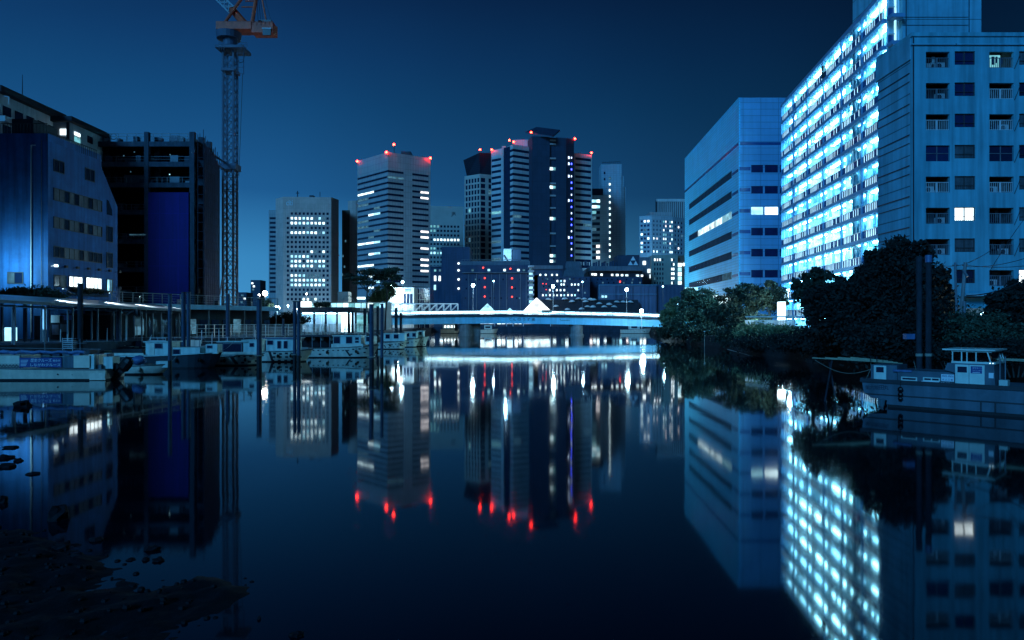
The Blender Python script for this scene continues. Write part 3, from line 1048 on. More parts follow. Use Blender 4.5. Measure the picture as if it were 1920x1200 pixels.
D = 380
t = thing('beige_block', 'beige low-rise with a stair tower lit on every landing, under the residential tower', 'building', (XX(1245, D), D, 2))
plan = [(XX(1222, D), D), (XX(1271, D), D)]
wl = MB()
xs = [1226.5, 1231.5, 1236.5, 1241.5, 1258.6, 1262]
rows = [(ZZ(487 + 8.7 * r + 2.4, D), ZZ(487 + 8.7 * r - 2.4, D)) for r in range(7)]
cols = list(zip(pcols(*plan, xs), pcols(*plan, [x + 2.6 for x in xs])))
lit = {(r, c): 'lit_home' for r in range(7) for c in (4, 5) if (r + c) % 5}
lit.update({(0, 0): 'lit_home', (0, 2): 'lit_home', (0, 1): 'lit_warm', (4, 0): 'lit_dim'})
wins = grid(t, plan[0], plan[1], 2, ZZ(478, D), cols, rows, 0.4, '', '', lit, wl)
wl.at(Matrix.Identity(4))
wl.box(XX(1222, D), XX(1271, D), D + 1.5, D + 26, 2, ZZ(478, D) - .2)
wl.build('wall', 'beige_wall', t)
window_parts(t, wins, 0.4, 'dark_glass')
MB().box(XX(1271.2, D), XX(1285, D), D + 3, D + 24, 2, ZZ(478, D)).build('side_wing', 'brown_dark', t)
for i in range(5):
    p = P(1273.5, 497 + 8.5 * i, D + 3)
    MB().box(p.x - .7, p.x + 1.2, p.y - .3, p.y - .05, p.z - 1, p.z + 1).build('window', 'lit_cyan' if i % 2 else 'lit_white', t)
p = P(1282, 496, D + 3)
MB().ball((p.x, p.y - .4, p.z), 0.9, 8, 5).build('wall_lamp', 'lit_home', t)
MB().box(XX(1200, D), XX(1221.8, D), D + 4, D + 22, 2, ZZ(481, D)).build('lower_wing', 'warehouse_trim', t)
for (x, y) in ((1208, 493), (1217, 508), (1221, 518)):
    p = P(x, y, D + 4)
    MB().box(p.x - .8, p.x + .8, p.y - .3, p.y - .05, p.z - 1, p.z + 1).build('window', 'lit_home', t)

# tiny far blocks low on the horizon at the left
for (x0, x1, y, D, lb) in ((470, 488, 525, 900, 'small dark far block with lit windows beside the foot of the crane'),
                           (445, 462, 548, 800, 'low far block on the skyline right behind the crane foot'),
                           (1176, 1200, 478, 640, 'plain far block in the gap between the stepped tower and the residential tower')):
    t = thing('far_block', lb, 'building', (XX((x0 + x1) / 2, D), D, 2))
    MB().box(XX(x0, D), XX(x1, D), D, D + 20, 2, ZZ(y, D)).build('wall', 'tower_core', t)
    for k in range(3):
        p = P(x0 + 3 + (x1 - x0 - 6) * random.random(), y + 6 + 6 * k, D)
        MB().box(p.x - 1.2, p.x + 1.2, D - .4, D - .1, p.z - 1, p.z + 1).build('window', random.choice(['lit_home', 'lit_dim']), t)

# ================================================================== dark warehouse block behind the bridge
D = 350
t = thing('warehouse_tower', 'windowless dark blue warehouse tower with a column of round lamps on its right edge', 'building', (XX(853, D), D, 2))
MB().box(XX(827, D), XX(880, D), D + 2, D + 30, 2, ZZ(462, D)).build('wall', 'warehouse', t)
mb = MB()
for i in range(13):
    mb.tube(P(829 + 4 * i, 462, D + 4), P(829 + 4 * i, 458.5 + (i * 7 % 4), D + 4), 0.12, 4)
mb.tube(P(829, 460.5, D + 4), P(878, 460.5, D + 4), 0.12, 4)
mb.build('roof_rail', 'dark_paint', t)
for y in (494, 507, 524, 541):
    p = P(860, y, D + 2)
    o = MB().ball((p.x, D + 1.5, p.z), .55, 10, 6).build('wall_lamp', 'lit_home', t)
t = thing('side_block', 'dark block with narrow lit windows between the banded tower and the warehouse tower', 'building', (XX(817, D), D, 2))
MB().box(XX(804, D), XX(826.8, D), D + 6, D + 30, 2, ZZ(497, D)).build('wall', 'warehouse', t)
MB().box(XX(806, D), XX(826.8, D), D + 5.2, D + 5.9, ZZ(499, D), ZZ(496.5, D)).build('cornice', 'warehouse_trim', t)
for (x, y, hh, mt) in ((816, 507, 2.2, 'lit_teal'), (825, 507, 2.2, 'lit_dim'), (816, 522, 5, 'lit_home'), (824.5, 522, 5, 'lit_home'), (815.5, 539, 5, 'lit_cyan')):
    p = P(x, y, D + 6)
    MB().box(p.x - .5, p.x + .5, D + 5.6, D + 5.95, p.z - hh / 4, p.z + hh / 4).build('window', mt, t)

D = 345
t = thing('long_warehouse', 'long dark blue warehouse with two columns of red lights and bright upper windows', 'building', (XX(935, D), D, 2))
MB().box(XX(865, D), XX(992, D), D, D + 40, 2, ZZ(497, D)).build('wall', 'warehouse', t)
MB().box(XX(862, D), XX(994, D), D + 2, D + 40, ZZ(497, D) + .01, ZZ(489, D)).build('parapet', 'warehouse_trim', t)
mb = MB()
for i in range(26):
    mb.tube(P(866 + 5 * i, 489, D + 3), P(866 + 5 * i, 486.4, D + 3), 0.12, 4)
mb.tube(P(866, 486.6, D + 3), P(991, 486.6, D + 3), 0.12, 4)
mb.build('roof_rail', 'grey_metal', t)
MB().box(XX(866, D), XX(991, D), D - 1.2, D - 0.02, ZZ(512, D), ZZ(510.5, D)).build('ledge', 'warehouse_trim', t)
for (x, mt) in ((886, 'lit_dim'), (916.5, 'lit_cyan'), (946, 'lit_white'), (972, 'lit_white'), (982, 'lit_dim')):
    p = P(x, 506.5, D)
    MB().box(p.x - .55, p.x + .6, D - .3, D - .03, p.z - .5, p.z + .5).build('window', mt, t)
for x, ys in ((906, (502,)), (909, (521.5, 538.5, 556)), (957, (504,)), (960, (522, 539, 556.5))):
    for y in ys:
        p = P(x, y, D)
        MB().ball((p.x, D - .35, p.z), 0.42, 8, 5).build('red_light', 'red_light', t)
t = thing('rooftop_room', 'small pale blue floodlit room on the warehouse roof with a diagonal pipe', 'building', (XX(960, D), D, ZZ(489, D)))
MB().box(XX(944, 355), XX(959, 355), 355, 364, ZZ(489, 355), ZZ(466.5, 355)).build('wall', 'pale_tower', t)
MB().box(XX(959.1, 355), XX(977, 355), 356, 364, ZZ(489, 355), ZZ(467, 355)).build('side_wall', 'warehouse', t)
mb = MB().tube(P(945, 478, 354), P(953, 490, 354), 0.35, 6)
mb.build('pipe', 'dark_paint', t)
point_light(t, P(948, 474, 348), 5200, (0.35, 0.75, 1.0), 0.5)

t = thing('stair_tower', 'open stair tower with curved pale landings lit from inside, between two dark warehouses', 'building', (XX(997, D), D, 2))
MB().box(XX(1001, D), XX(1009, D), D - 2, D + 20, 2, ZZ(516, D)).build('wall', 'pale_tower', t)
for i in range(9):
    z0 = ZZ(500 + 8.7 * i, D)
    MB().prism([(XX(989, D), D + 1), (XX(992, D), D - 3.4), (XX(1001, D), D - 3.4), (XX(1001, D), D + 1)], z0 - .55, z0 + .35).build('landing', 'white_wall', t)
    MB().box(XX(990.5, D), XX(1000, D), D + 1.1, D + 1.4, z0 - 1.7, z0 - .6).build('lit_wall', 'lit_cyan' if i % 3 else 'lit_dim', t)

D = 337
t = thing('windowed_warehouse', 'dark warehouse with three rows of tiny bright windows right of the stair tower', 'building', (XX(1055, D), D, 2))
MB().box(XX(1009.2, D), XX(1106, D), D, D + 40, 2, ZZ(519, D)).build('wall', 'warehouse', t)
MB().box(XX(1000, D), XX(1056, D), D + 6, D + 40, 2, ZZ(496, D)).build('upper_wall', 'warehouse', t)
MB().box(XX(998, D), XX(1057, D), D + 5.2, D + 5.95, ZZ(503, D), ZZ(496, D)).build('parapet', 'warehouse_trim', t)
mb = MB()
mb.raw([tuple(P(x, y, d)) for x, y, d in ((1056, 518, D + 1), (1096, 520, D + 1), (1088, 490, D + 16), (1062, 490, D + 16), (1056, 518, D + 20), (1096, 520, D + 20), (1088, 490, D + 22), (1062, 490, D + 22))],
       [(0, 1, 2, 3), (5, 4, 7, 6), (1, 5, 6, 2), (4, 0, 3, 7), (3, 2, 6, 7)])
mb.build('sloped_roof', 'warehouse_trim', t)
rowspec = {527: (1045, 1052, 1058.5), 533.5: (1052.5, 1057.5, 1072, 1078, 1084.5), 544: (1031, 1044, 1051, 1058, 1084), 553.5: (1018, 1024, 1031, 1038, 1044.5, 1052, 1058, 1065, 1072, 1078)}
for y, xs in rowspec.items():
    for x in xs:
        p = P(x, y, D)
        MB().box(p.x - .32, p.x + .32, D - .3, D - .03, p.z - .45, p.z + .45).build('window', random.choice(['lit_white', 'lit_home', 'lit_white', 'lit_cyan']), t)
for x in (1013, 1023, 1035, 1044):
    p = P(x, 515.5, D + 5.2)
    MB().ball((p.x, p.y - .5, p.z), 0.5, 8, 5).build('wall_lamp', 'lit_white', t)
for x, y in ((1018, 532), (1024, 532.5), (1024, 543)):
    p = P(x, y, D)
    MB().ball((p.x, D - .2, p.z), 0.22, 6, 4).build('red_light', 'red_light', t)
for x, hgt in ((1070, 12), (1084, 18), (1093, 9)):
    pass

D = 350
t = thing('gallery_warehouse', 'dark warehouse with a long gallery of white lamps under its flat roof', 'building', (XX(1155, D), D, 2))
MB().box(XX(1096, D), XX(1206, D), D + 3, D + 40, 2, ZZ(519, D)).build('wall', 'warehouse', t)
MB().box(XX(1108, D), XX(1207, D), D + 4.5, D + 40, ZZ(519, D), ZZ(507, D)).build('gallery_back', 'tower_dark', t)
MB().box(XX(1107, D), XX(1206, D), D + 1.5, D + 40, ZZ(507, D) + .01, ZZ(498.5, D)).build('roof_band', 'warehouse_trim', t)
for i, x in enumerate((1111, 1117, 1128, 1138, 1148, 1158, 1166.5, 1176, 1186, 1196, 1204)):
    if i in (3, 8):
        continue
    p = P(x, 514.5 + i * .25, D + 4)
    MB().box(p.x - .5 - .3 * (i % 2), p.x + .5, D + 4, D + 4.4, p.z - .45, p.z + .5).build('gallery_lamp', random.choice(['lit_white', 'lit_home', 'lit_white']), t)
p = P(1162.5, 528, D + 3)
MB().ball((p.x, p.y - .3, p.z), 0.42, 8, 5).build('red_light', 'red_light', t)
mb = MB()
for i in range(22):
    x = 1060 + i * 5.2
    mb.box(XX(x, 362), XX(x + 2 + (i * 5 % 3), 362), 362, 364, ZZ(499, 362), ZZ(493 - (i * 7 % 5), 362))
mb.build('roof_machinery', 'warehouse', t)
t = thing('emblem_block', 'dark rooftop block bearing a pale triangle emblem', 'building', (XX(1180, D), D, ZZ(499, D)))
MB().box(XX(1158, 358), XX(1198, 358), 358, 372, ZZ(499, 358), ZZ(478.5, 358)).build('wall', 'tower_core', t)
mb = MB().at(frame((0, 357.8), (1, 0), (0, -1)))
c = P(1187, 490, 357.8)
h = 3.9
for (u0, w0, k) in ((0, 2.35, .5), (-1.3, 0, .5), (1.3, 0, .5)):
    x, z = c.x + u0, c.z - 1.9 + w0
    mb.plate([(x - 1.25, z), (x + 1.25, z), (x, z + 2.1)], 0, 0.12)
text_on(mb, 'TERRADA', c.x, c.z - 3.5, 0.9, 0.12, 6.0, centre=True)
mb.build('emblem', 'sign_white', t)

D = 338
t = thing('ribbed_hall', 'low blue ribbed hall with a pale frame line at the right end of the bridge', 'building', (XX(1180, D), D, 2))
MB().box(XX(1124, D), XX(1232, D), D + 1, D + 10, 2, ZZ(534, D)).build('wall', 'rib_wall', t)
mb = MB()
for i in range(46):
    x = 1124.5 + 2.34 * i + random.uniform(-.5, .5)
    d = random.uniform(.15, .6)
    mb.box(XX(x, D), XX(x, D) + random.uniform(.12, .35), D + 1 - d, D + .99, 2, ZZ(535, D))
mb.build('rib', 'rib_wall', t)
mb = MB()
mb.box(XX(1123, D), XX(1232, D), D + .1, D + .35, ZZ(552, D), ZZ(551, D))
mb.box(XX(1123, D), XX(1232, D), D + .1, D + .35, ZZ(534.8, D), ZZ(533.6, D))
mb.box(XX(1123, D), XX(1124, D), D + .1, D + .35, 2, ZZ(534.8, D))
mb.build('frame_line', 'fascia', t)
for x in (1130, 1136):
    p = P(x, 556, D)
    MB().box(p.x - .5, p.x + .5, D - .1, D + .2, p.z - .5, p.z + .5).build('window', 'lit_cyan', t)
t = thing('dark_ribbed_hall', 'darker ribbed hall adjoining the blue ribbed hall, next to the trees', 'building', (XX(1257, D), D, 2))
MB().box(XX(1232.2, D), XX(1284, D), D + 3, D + 10, 2, ZZ(533, D)).build('wall', 'warehouse', t)
mb = MB()
for i in range(20):
    x = XX(1233 + 2.5 * i, D + 3)
    mb.box(x, x + .18, D + 2.7, D + 2.99, 2, ZZ(533.5, D))
mb.build('rib', 'rib_wall', t)

mb = MB()
for px in (878, 893, 921, 936, 949, 975, 986):
    mb.box(XX(px, 345), XX(px, 345) + .35, 344.7, 344.98, 2, ZZ(513, 345))
mb.build('pilaster_pattern', 'warehouse_trim', next(o for o in COL.objects if o.name == 'long_warehouse'))
rgw = random.Random(4)
for own, D_, x0_, x1_, ys_ in (('long_warehouse', 345, 872, 986, (524, 541, 559)), ('windowed_warehouse', 337, 1012, 1104, (523, 537, 549)), ('gallery_warehouse', 353, 1100, 1204, (524, 530))):
    ow = next(o for o in COL.objects if o.name == own)
    for y in ys_:
        for k in range(9):
            px = x0_ + (x1_ - x0_) * (k + rgw.random() * .8) / 9
            if abs(px - 908) < 5 or abs(px - 959) < 5:
                continue
            p = P(px, y, D_)
            MB().box(p.x - .35, p.x + .35, D_ - .12, D_ - .02, p.z - .4, p.z + .4).build('dark_window', rgw.choice(['dark_glass', 'dark_glass', 'tower_dark', 'lit_dim']), ow)

# terrace with closed-ranks parasols
D = 285
def parasol_proto():
    o = thing('parasol', '', 'parasol', (0, 0, 0), 'parasols on the waterside terrace')
    mb = MB().tube((0, 0, 0), (0, 0, 2.6), 0.05, 5)
    mb.build('pole', 'grey_metal', o)
    mb = MB()
    k = 10
    ring = [[(r * math.cos(2 * math.pi * i / k), r * math.sin(2 * math.pi * i / k), zz) for i in range(k)] for r, zz in ((1.5, 2.25), (1.25, 2.62), (0.75, 2.98))]
    vs = sum(ring, []) + [(0, 0, 3.2)]
    fs = []
    for j in range(2):
        fs += [(j * k + i, j * k + (i + 1) % k, (j + 1) * k + (i + 1) % k, (j + 1) * k + i) for i in range(k)]
    fs += [(2 * k + i, 2 * k + (i + 1) % k, 3 * k) for i in range(k)]
    fs.append(tuple(range(k))[::-1])
    mb.raw(vs, fs)
    mb.build('canopy', 'parasol_cloth', o)
    return o
pp = parasol_proto()
spots = [(1027, 559, 'nearest the large white tent, just under the small bright windows'), (1043, 572, 'low in the terrace beside the lamp post right of the white tent'),
         (1073, 563, 'under the first gap of the windowed warehouse'), (1059.5, 558, 'small and bright, highest below the lit window row'), (1085, 558, 'second of the two small bright ones below the lit windows'),
         (1098, 563, 'under the small blue lamp behind the bridge'), (1096, 558.5, 'tiny, touching the top of the row under the small blue lamp'), (1101, 573, 'low, left in the bottom row of three'),
         (1112, 573, 'low, middle in the bottom row of three'), (1107, 559, 'tiny, last of the top row'), (1114, 560, 'left of the blue ribbed hall corner, top row'), (1124, 567, 'at the corner of the blue ribbed hall, tilted'),
         (1133, 573, 'low and bright below the ribbed hall corner'), (1142, 568, 'tilted, before the lit windows of the ribbed hall'), (1151, 573, 'low and bright, left of the tall lamp post at the ribbed hall'),
         (1156, 564, 'dim, first of three along the ribbed hall wall'), (1168, 564, 'dim, second of three along the ribbed hall wall'), (1181, 564, 'dim, third of three along the ribbed hall wall'),
         (1064, 578, 'bottom of the terrace, half hidden by the bridge railing'), (1091, 577, 'half hidden behind the railing under the small blue lamp')]
TZ = 5.2
for i, (x, y, lb) in enumerate(spots):
    o = pp if i == 0 else copy_tree(pp)
    d = 331.8 + (580 - y) * .18
    p = P(x, y, d)
    o.location = (p.x, d, p.z - 3.0)
    o.rotation_euler = (random.uniform(-.12, .12), random.uniform(-.12, .12), random.random())
    o['label'] = 'round terrace parasol ' + lb
mb = MB()
mb.raw([(XX(1012, 331), 331, ZZ(583, 331)), (XX(1200, 331), 331, ZZ(583, 331)), (XX(1200, 331), 336.8, ZZ(562, 337)), (XX(1012, 331), 336.8, ZZ(562, 337)),
        (XX(1012, 331), 331, 2), (XX(1200, 331), 331, 2), (XX(1200, 331), 336.8, 2), (XX(1012, 331), 336.8, 2)],
       [(0, 1, 2, 3), (4, 5, 1, 0), (5, 6, 2, 1), (6, 7, 3, 2), (7, 4, 0, 3)])
tag(mb.build('terrace', 'dark_roof'), kind='structure')

# white tents that glow from inside
def tent(px0, px1, py0, py1, D, lb, strength='lit_tent'):
    x0, x1 = XX(px0, D), XX(px1, D)
    z0, z1 = ZZ(py0, D), ZZ(py1, D)
    w = (x1 - x0) / 2
    cx = (x0 + x1) / 2
    t = thing('tent', lb, 'tent', (cx, D + w, 2.2), 'white tents behind the bridge')
    mb = MB()
    k = 6
    vs, fs = [], []
    for j in range(k + 1):
        f = j / k
        hw = w * (1 - f) ** 0.93
        zz = z0 + (z1 - z0) * f
        vs += [(cx - hw, D + w - hw, zz), (cx + hw, D + w - hw, zz), (cx + hw, D + w + hw, zz), (cx - hw, D + w + hw, zz)]
    for j in range(k):
        for i in range(4):
            fs.append((4 * j + i, 4 * j + (i + 1) % 4, 4 * j + 4 + (i + 1) % 4, 4 * j + 4 + i))
    mb.raw(vs, fs)
    mb.build('canopy', strength, t)
    mb = MB()
    for sx, sy in ((-1, -1), (1, -1), (1, 1), (-1, 1)):
        for q in (0, .5):
            e0 = Vector((cx + sx * w, D + w + sy * w, z0))
            e1 = Vector((cx + sx * w * (-1 if sx * sy > 0 else 1), D + w + sy * w * (1 if sx * sy > 0 else -1), z0))
            e = e0.lerp(e1, q)
            e = e + Vector((0, -.05, .05))
            mb.tube(e, (cx, D + w - .05, z1 + .05), .05 if q == 0 else .03, 4)
    mb.build('seam_pattern', 'grey_metal', t)
    MB().box(cx - w * .96, cx + w * .96, D + w * .06, D + w * 1.9, 3.5, z0 - .02).build('wall', 'lit_shop', t)
    MB().box(cx - w * .97, cx + w * .97, D + w * .05, D + w * 1.91, 2.2, 3.49).build('base', 'dark_concrete', t)
    for sx in (-1, 1):
        MB().tube((cx + sx * w * .98, D - .1, 2.2), (cx + sx * w * .98, D - .1, z0), .18, 6).build('pole', 'white_metal', t)
    return t
tent(981, 1033, 583, 557, 318, 'largest bright white pyramid tent glowing behind the bridge railing')
tent(899, 928, 583, 568.5, 318, 'smaller bluish white pyramid tent left of the largest one', 'lit_cyan')
tent(950, 962, 583, 577, 318, 'tiny low white tent between the two pyramid tents', 'lit_cyan')

# lit waterside shops below the level of the bridge, seen in the water under it
shops = [(806, 830, 'lit_shop', 'lit waterside shop under the warehouse tower, beyond the left bridge pier'),
         (838, 894, 'lit_shop', 'lit waterside shop just right of the left bridge pier'),
         (931, 948, 'lit_sign', 'lit waterside shop under the white pyramid tents'),
         (964, 979, 'lit_shop', 'lit waterside shop just left of the largest white tent'),
         (1037, 1068, 'lit_sign', 'lit waterside shop with bright front right of the largest tent'),
         (1100, 1140, 'lit_shop', 'lit waterside shop right of the right bridge pier'),
         (1150, 1215, 'lit_sign', 'lit waterside shop near the right bank trees')]
for i, (a, b2, mt, lb) in enumerate(shops):
    D = 317
    t = thing('waterside_shop', lb, 'shop', (XX((a + b2) / 2, D), D, 2.4), 'lit shops along the far quay')
    x0, x1 = XX(a, D), XX(b2, D)
    MB().box(x0, x1, D + 4, D + 9, 2.4, 7.2).build('wall', 'tower_core', t)
    nbay = max(2, int((x1 - x0) / 1.5))
    for k in range(nbay):
        xa = x0 + (x1 - x0) * k / nbay
        if (k * 7 + i * 3) % 4 == 3:
            continue
        MB().box(xa + .2, xa + (x1 - x0) / nbay - .2, D + 3.7, D + 3.95, 3.45, 3.45 + random.uniform(1.2, 3.4)).build('window', random.choice([mt, 'lit_home', 'lit_shop', 'lit_cyan', 'lit_dim', 'lit_warm']), t)
    MB().box(x0 - .4, x1 + .4, D + 2, D + 9.2, 7.21, 7.6).build('roof', 'dark_roof', t)
slab('far_quay', [(-60, 316), (62, 316), (62, 330.4), (-60, 330.4)], -2.9, 2.4, 'dark_concrete')

# ================================================================== the bridge
D = 225
t = thing('girder_bridge', 'low blue girder bridge over the canal on two round piers with an added glow strip', 'bridge', (XX(980, D), D, 0))
x0, x1 = XX(690, D), XX(1248, D)
def btop(px):                 # slight arch: underside and deck rows in photo pixels
    u = (px - 965) / 270
    return 588.2 + 3.2 * u * u + 0.012 * max(0, px - 965)
NS = 28
xsb = [690 + (1248 - 690) * i / NS for i in range(NS + 1)]
mb = MB()
for a, b2 in zip(xsb, xsb[1:]):
    za, zb = ZZ(btop(a) + 4.0, D), ZZ(btop(b2) + 4.0, D)
    la, lb_ = ZZ(btop(a) + 18.5, D), ZZ(btop(b2) + 18.5, D)
    xa, xb = XX(a, D), XX(b2, D)
    for (yf, yb) in ((D, D + 0.5), (D + 8, D + 8.5)):
        vs = [(xa, yf, la), (xb, yf, lb_), (xb, yf, zb), (xa, yf, za), (xa, yb, la), (xb, yb, lb_), (xb, yb, zb), (xa, yb, za)]
        mb.raw(vs, [(0, 1, 2, 3), (5, 4, 7, 6), (1, 0, 4, 5)])
mb.build('girder', 'bridge_paint', t)
mb = MB()
mk = MB()
for a, b2 in zip(xsb, xsb[1:]):
    za, zb = ZZ(btop(a) + 1.2, D), ZZ(btop(b2) + 1.2, D)
    xa, xb = XX(a, D), XX(b2, D)
    th = 0.62
    vs = [(xa, D - .6, za - th), (xb, D - .6, zb - th), (xb, D - .6, zb), (xa, D - .6, za), (xa, D + 9.2, za - th), (xb, D + 9.2, zb - th), (xb, D + 9.2, zb), (xa, D + 9.2, za)]
    mb.raw(vs, [(0, 1, 2, 3), (5, 4, 7, 6), (1, 0, 4, 5), (3, 2, 6, 7)])
mb.build('deck', 'dark_concrete', t)
for a, nm in ((866, 'left'), (1076, 'right')):
    mb = MB()
    for dx, w in ((0, 1.9),):
        k = 16
        cx, cy = XX(a + 6, D + 1), D + 2.2
        mb.prism([(cx + w * math.cos(2 * math.pi * i / k), cy + w * math.sin(2 * math.pi * i / k)) for i in range(k)], -2.5, ZZ(605, D) + .4)
        mb.prism([(cx + 1.2 * w * math.cos(2 * math.pi * i / k), cy + 1.2 * w * math.sin(2 * math.pi * i / k)) for i in range(k)], -2.8, 0.55)
    mb.box(cx - 1.5, cx + (4.5 if a < 900 else 1.5), cy + 1.2, cy + 6, -2.5, ZZ(605, D) + .2)
    mb.build('pier', 'concrete', t)
mb = MB()
for a, b2 in zip(xsb, xsb[1:]):
    za, zb = ZZ(btop(a), D), ZZ(btop(b2), D)
    xa, xb = XX(a, D), XX(b2, D)
    for hh in (0.35, 0.75, 1.15):
        mb.tube((xa, D - .45, za + hh), (xb, D - .45, zb + hh), 0.05, 4)
    mb.tube((xa, D - .45, za - .2), (xa, D - .45, za + 1.2), 0.06, 4)
    mb.tube(((xa + xb) / 2, D - .45, (za + zb) / 2 - .2), ((xa + xb) / 2, D - .45, (za + zb) / 2 + 1.2), 0.06, 4)
mb.build('railing', 'grey_metal', t)
mb = MB()
for a, b2 in zip(xsb, xsb[1:]):
    za, zb = ZZ(btop(a), D), ZZ(btop(b2), D)
    mb.tube((XX(a, D), D + 1.2, za + .55), (XX(b2, D), D + 1.2, zb + .55), 0.36, 5, cap=False)
mb.build('added_glow_strip', 'bridge_trail_glow', t)  # added emissive strip standing for the glow of car trails and lamps
mb = MB()
for a, b2 in zip(xsb, xsb[1:]):
    za, zb = ZZ(btop(a), D), ZZ(btop(b2), D)
    xa, xb = XX(a, D), XX(b2, D)
    vs = [(xa, D + 8.6, za), (xb, D + 8.6, zb), (xb, D + 8.6, zb + 1.1), (xa, D + 8.6, za + 1.1)]
    mb.raw(vs + [(v[0], v[1] + .25, v[2]) for v in vs], [(0, 1, 2, 3), (5, 4, 7, 6), (3, 2, 6, 7)])
mb.build('far_parapet', 'white_metal', t)
M = frame((0, D - .03), (1, 0), (0, -1))
mb = MB().at(M)
for ch, px in zip('てんのうず橋', (956.5, 964.5, 973.5, 982.5, 991, 1000)):
    text_on(mb, ch, XX(px, D), ZZ(btop(px) + 13.2, D), 0.95, 0.03, centre=True)
text_on(mb, 'Tennozu', XX(1049, D), ZZ(1.9 + btop(1058) + 10, D), 0.5, 0.03, 3.2)
mb.build('lettering', 'dark_paint', t)
mb = MB().at(frame((0, D - .7), (1, 0), (0, -1)))
a = P(1015.5, 586, D)
mb.box(a.x, a.x + 3.2, 0, .08, a.z - .1, a.z + .75)
mb.build('sign_board', 'lit_dim', t)

# white truss footbridge at the left end
t = thing('truss_footbridge', 'white steel truss footbridge beside the left end of the girder bridge', 'bridge', (XX(790, 236), 236, 4))
D2 = 236
mb = MB()
for dy in (0, 3):
    za, zb = ZZ(584, D2), ZZ(569.5, D2)
    xs = [XX(724 + 13.4 * i, D2) for i in range(11)]
    mb.tube((xs[0], D2 + dy, zb), (xs[-1], D2 + dy, zb), .16, 5)
    mb.tube((xs[0], D2 + dy, za), (xs[-1], D2 + dy, za), .16, 5)
    for i, x in enumerate(xs):
        mb.tube((x, D2 + dy, za), (x, D2 + dy, zb), .1, 5)
        if i < len(xs) - 1:
            mb.tube((x, D2 + dy, za), (xs[i + 1], D2 + dy, zb), .1, 5)
mb.build('truss', 'white_metal', t)
mb = MB().box(XX(724, D2), XX(858, D2), D2 + .1, D2 + 2.9, ZZ(586, D2), ZZ(584.5, D2))
mb.build('walkway', 'grey_metal', t)
for k in range(2):
    x = XX(731 if k == 0 else 855, D2)
    MB().box(x - .5, x + .5, D2 + .6, D2 + 2.4, 1.5, ZZ(586, D2) - .02).build('support', 'concrete', t)

# ---------------------------------------------------------------- lamps
G = 'street lamps along the bridge'
def street_lamp(px, py, D, zb, lb, globe='globe', power=900, col=(0.5, 0.85, 1.0), r=0.36, arm=0.0, name='street_lamp', group=None):
    p = P(px, py, D)
    t = thing(name, lb, 'street lamp', (p.x + arm, D, zb), group)
    mb = MB().tube((p.x + arm, D, zb), (p.x + arm, D, p.z - (0.35 if not arm else -0.3)), 0.09, 6, 0.06)
    if arm:
        mb.tube((p.x + arm, D, p.z + .3), (p.x, D, p.z + .35), 0.05, 5)
    mb.build('post', 'grey_metal', t)
    MB().box(p.x - r * .8, p.x + r * .8, D - r * .5, D + r * .5, p.z + r * .82, p.z + r * 1.05).build('lamp_head', 'grey_metal', t)
    MB().ball((p.x, D, p.z), r, 12, 8).build('globe', globe, t)
    if power:
        point_light(t, (p.x, D - (3.0 if group == G else r + 0.25), p.z - 0.35), power, col, r)
    return t
zd = ZZ(588, 225)
street_lamp(887, 535, 227, zd, 'bright street lamp on the bridge in front of the long warehouse', group=G, power=4200, r=.5)
street_lamp(1037, 537, 227, zd, 'bright street lamp on the bridge right of the largest white tent', group=G, power=4200, r=.5)
street_lamp(1175, 543, 227, zd, 'bright street lamp on the bridge in front of the blue ribbed hall', group=G, power=4200, r=.5)
street_lamp(925.5, 527, 316.8, 2.4, 'fainter blue street lamp behind the bridge between the two columns of red lights', 'globe_dim', 900, group=G)
street_lamp(1092, 528.5, 316.8, 2.4, 'fainter blue street lamp behind the bridge at the corner of the windowed warehouse', 'globe_dim', 900, group=G)
street_lamp(1243, 537, 316.8, 2.4, 'fainter blue street lamp by the dark ribbed hall', 'globe_dim', 900, group=G)
street_lamp(1203, 583, 214, 1.9, 'low dazzling lamp at the right end of the bridge by the bushes', 'globe', 6000, r=0.55, group=G)
street_lamp(735, 536, 214, 2.3, 'street lamp with a white head beside the lit tree', 'globe', 2600, r=0.45, group=G)
street_lamp(755, 529, 226, 2.3, 'tall street lamp right of the lit tree, in front of the banded tower', 'globe', 1500, r=0.36, group=G)
street_lamp(497, 550, 150, 2.3, 'warm white dazzling lamp on a post near the crane foot', 'globe_warm', 250, (1, .9, .8), 0.5, group='lamps of the left quay')
street_lamp(486, 553, 156, 2.3, 'smaller warm lamp just left of the dazzling warm white lamp', 'globe_warm', 60, (1, .85, .7), 0.16, group='lamps of the left quay')
street_lamp(520, 578, 146, 2.3, 'cool white dazzling lamp below the warm one on the left quay', 'globe', 700, r=0.5, group='lamps of the left quay')
street_lamp(557, 579, 158, 2.3, 'small lamp beside the lit pavilion wall', 'globe', 200, r=0.12, group='lamps of the left quay')
street_lamp(575, 551, 240, 2.3, 'small warm lamp in front of the brown office tower', 'globe_warm', 300, (1, .85, .7), 0.22, group='lamps of the left quay')
street_lamp(444, 546, 200, 2.3, 'small lamp low beside the crane foot', 'globe_dim', 200, r=0.3, group='lamps of the left quay')

for px, py, D_, pw, lb in ((765, 560, 385, 26000, 'street lamp behind the truss footbridge at the foot of the banded tower'), (648, 570, 520, 26000, 'street lamp between the brown office tower and the narrow tower'),
                           (540, 573, 530, 20000, 'street lamp at the left foot of the brown office tower'), (1152, 500, 480, 26000, 'street lamp behind the gallery warehouse, below the stepped tower'),
                           (1212, 484, 425, 16000, 'street lamp behind the beige block, below the residential tower')):
    street_lamp(px, py, D_, 2.4, lb, 'globe', pw, (.25, .68, 1.0), .5, group='street lamps at the feet of the towers')

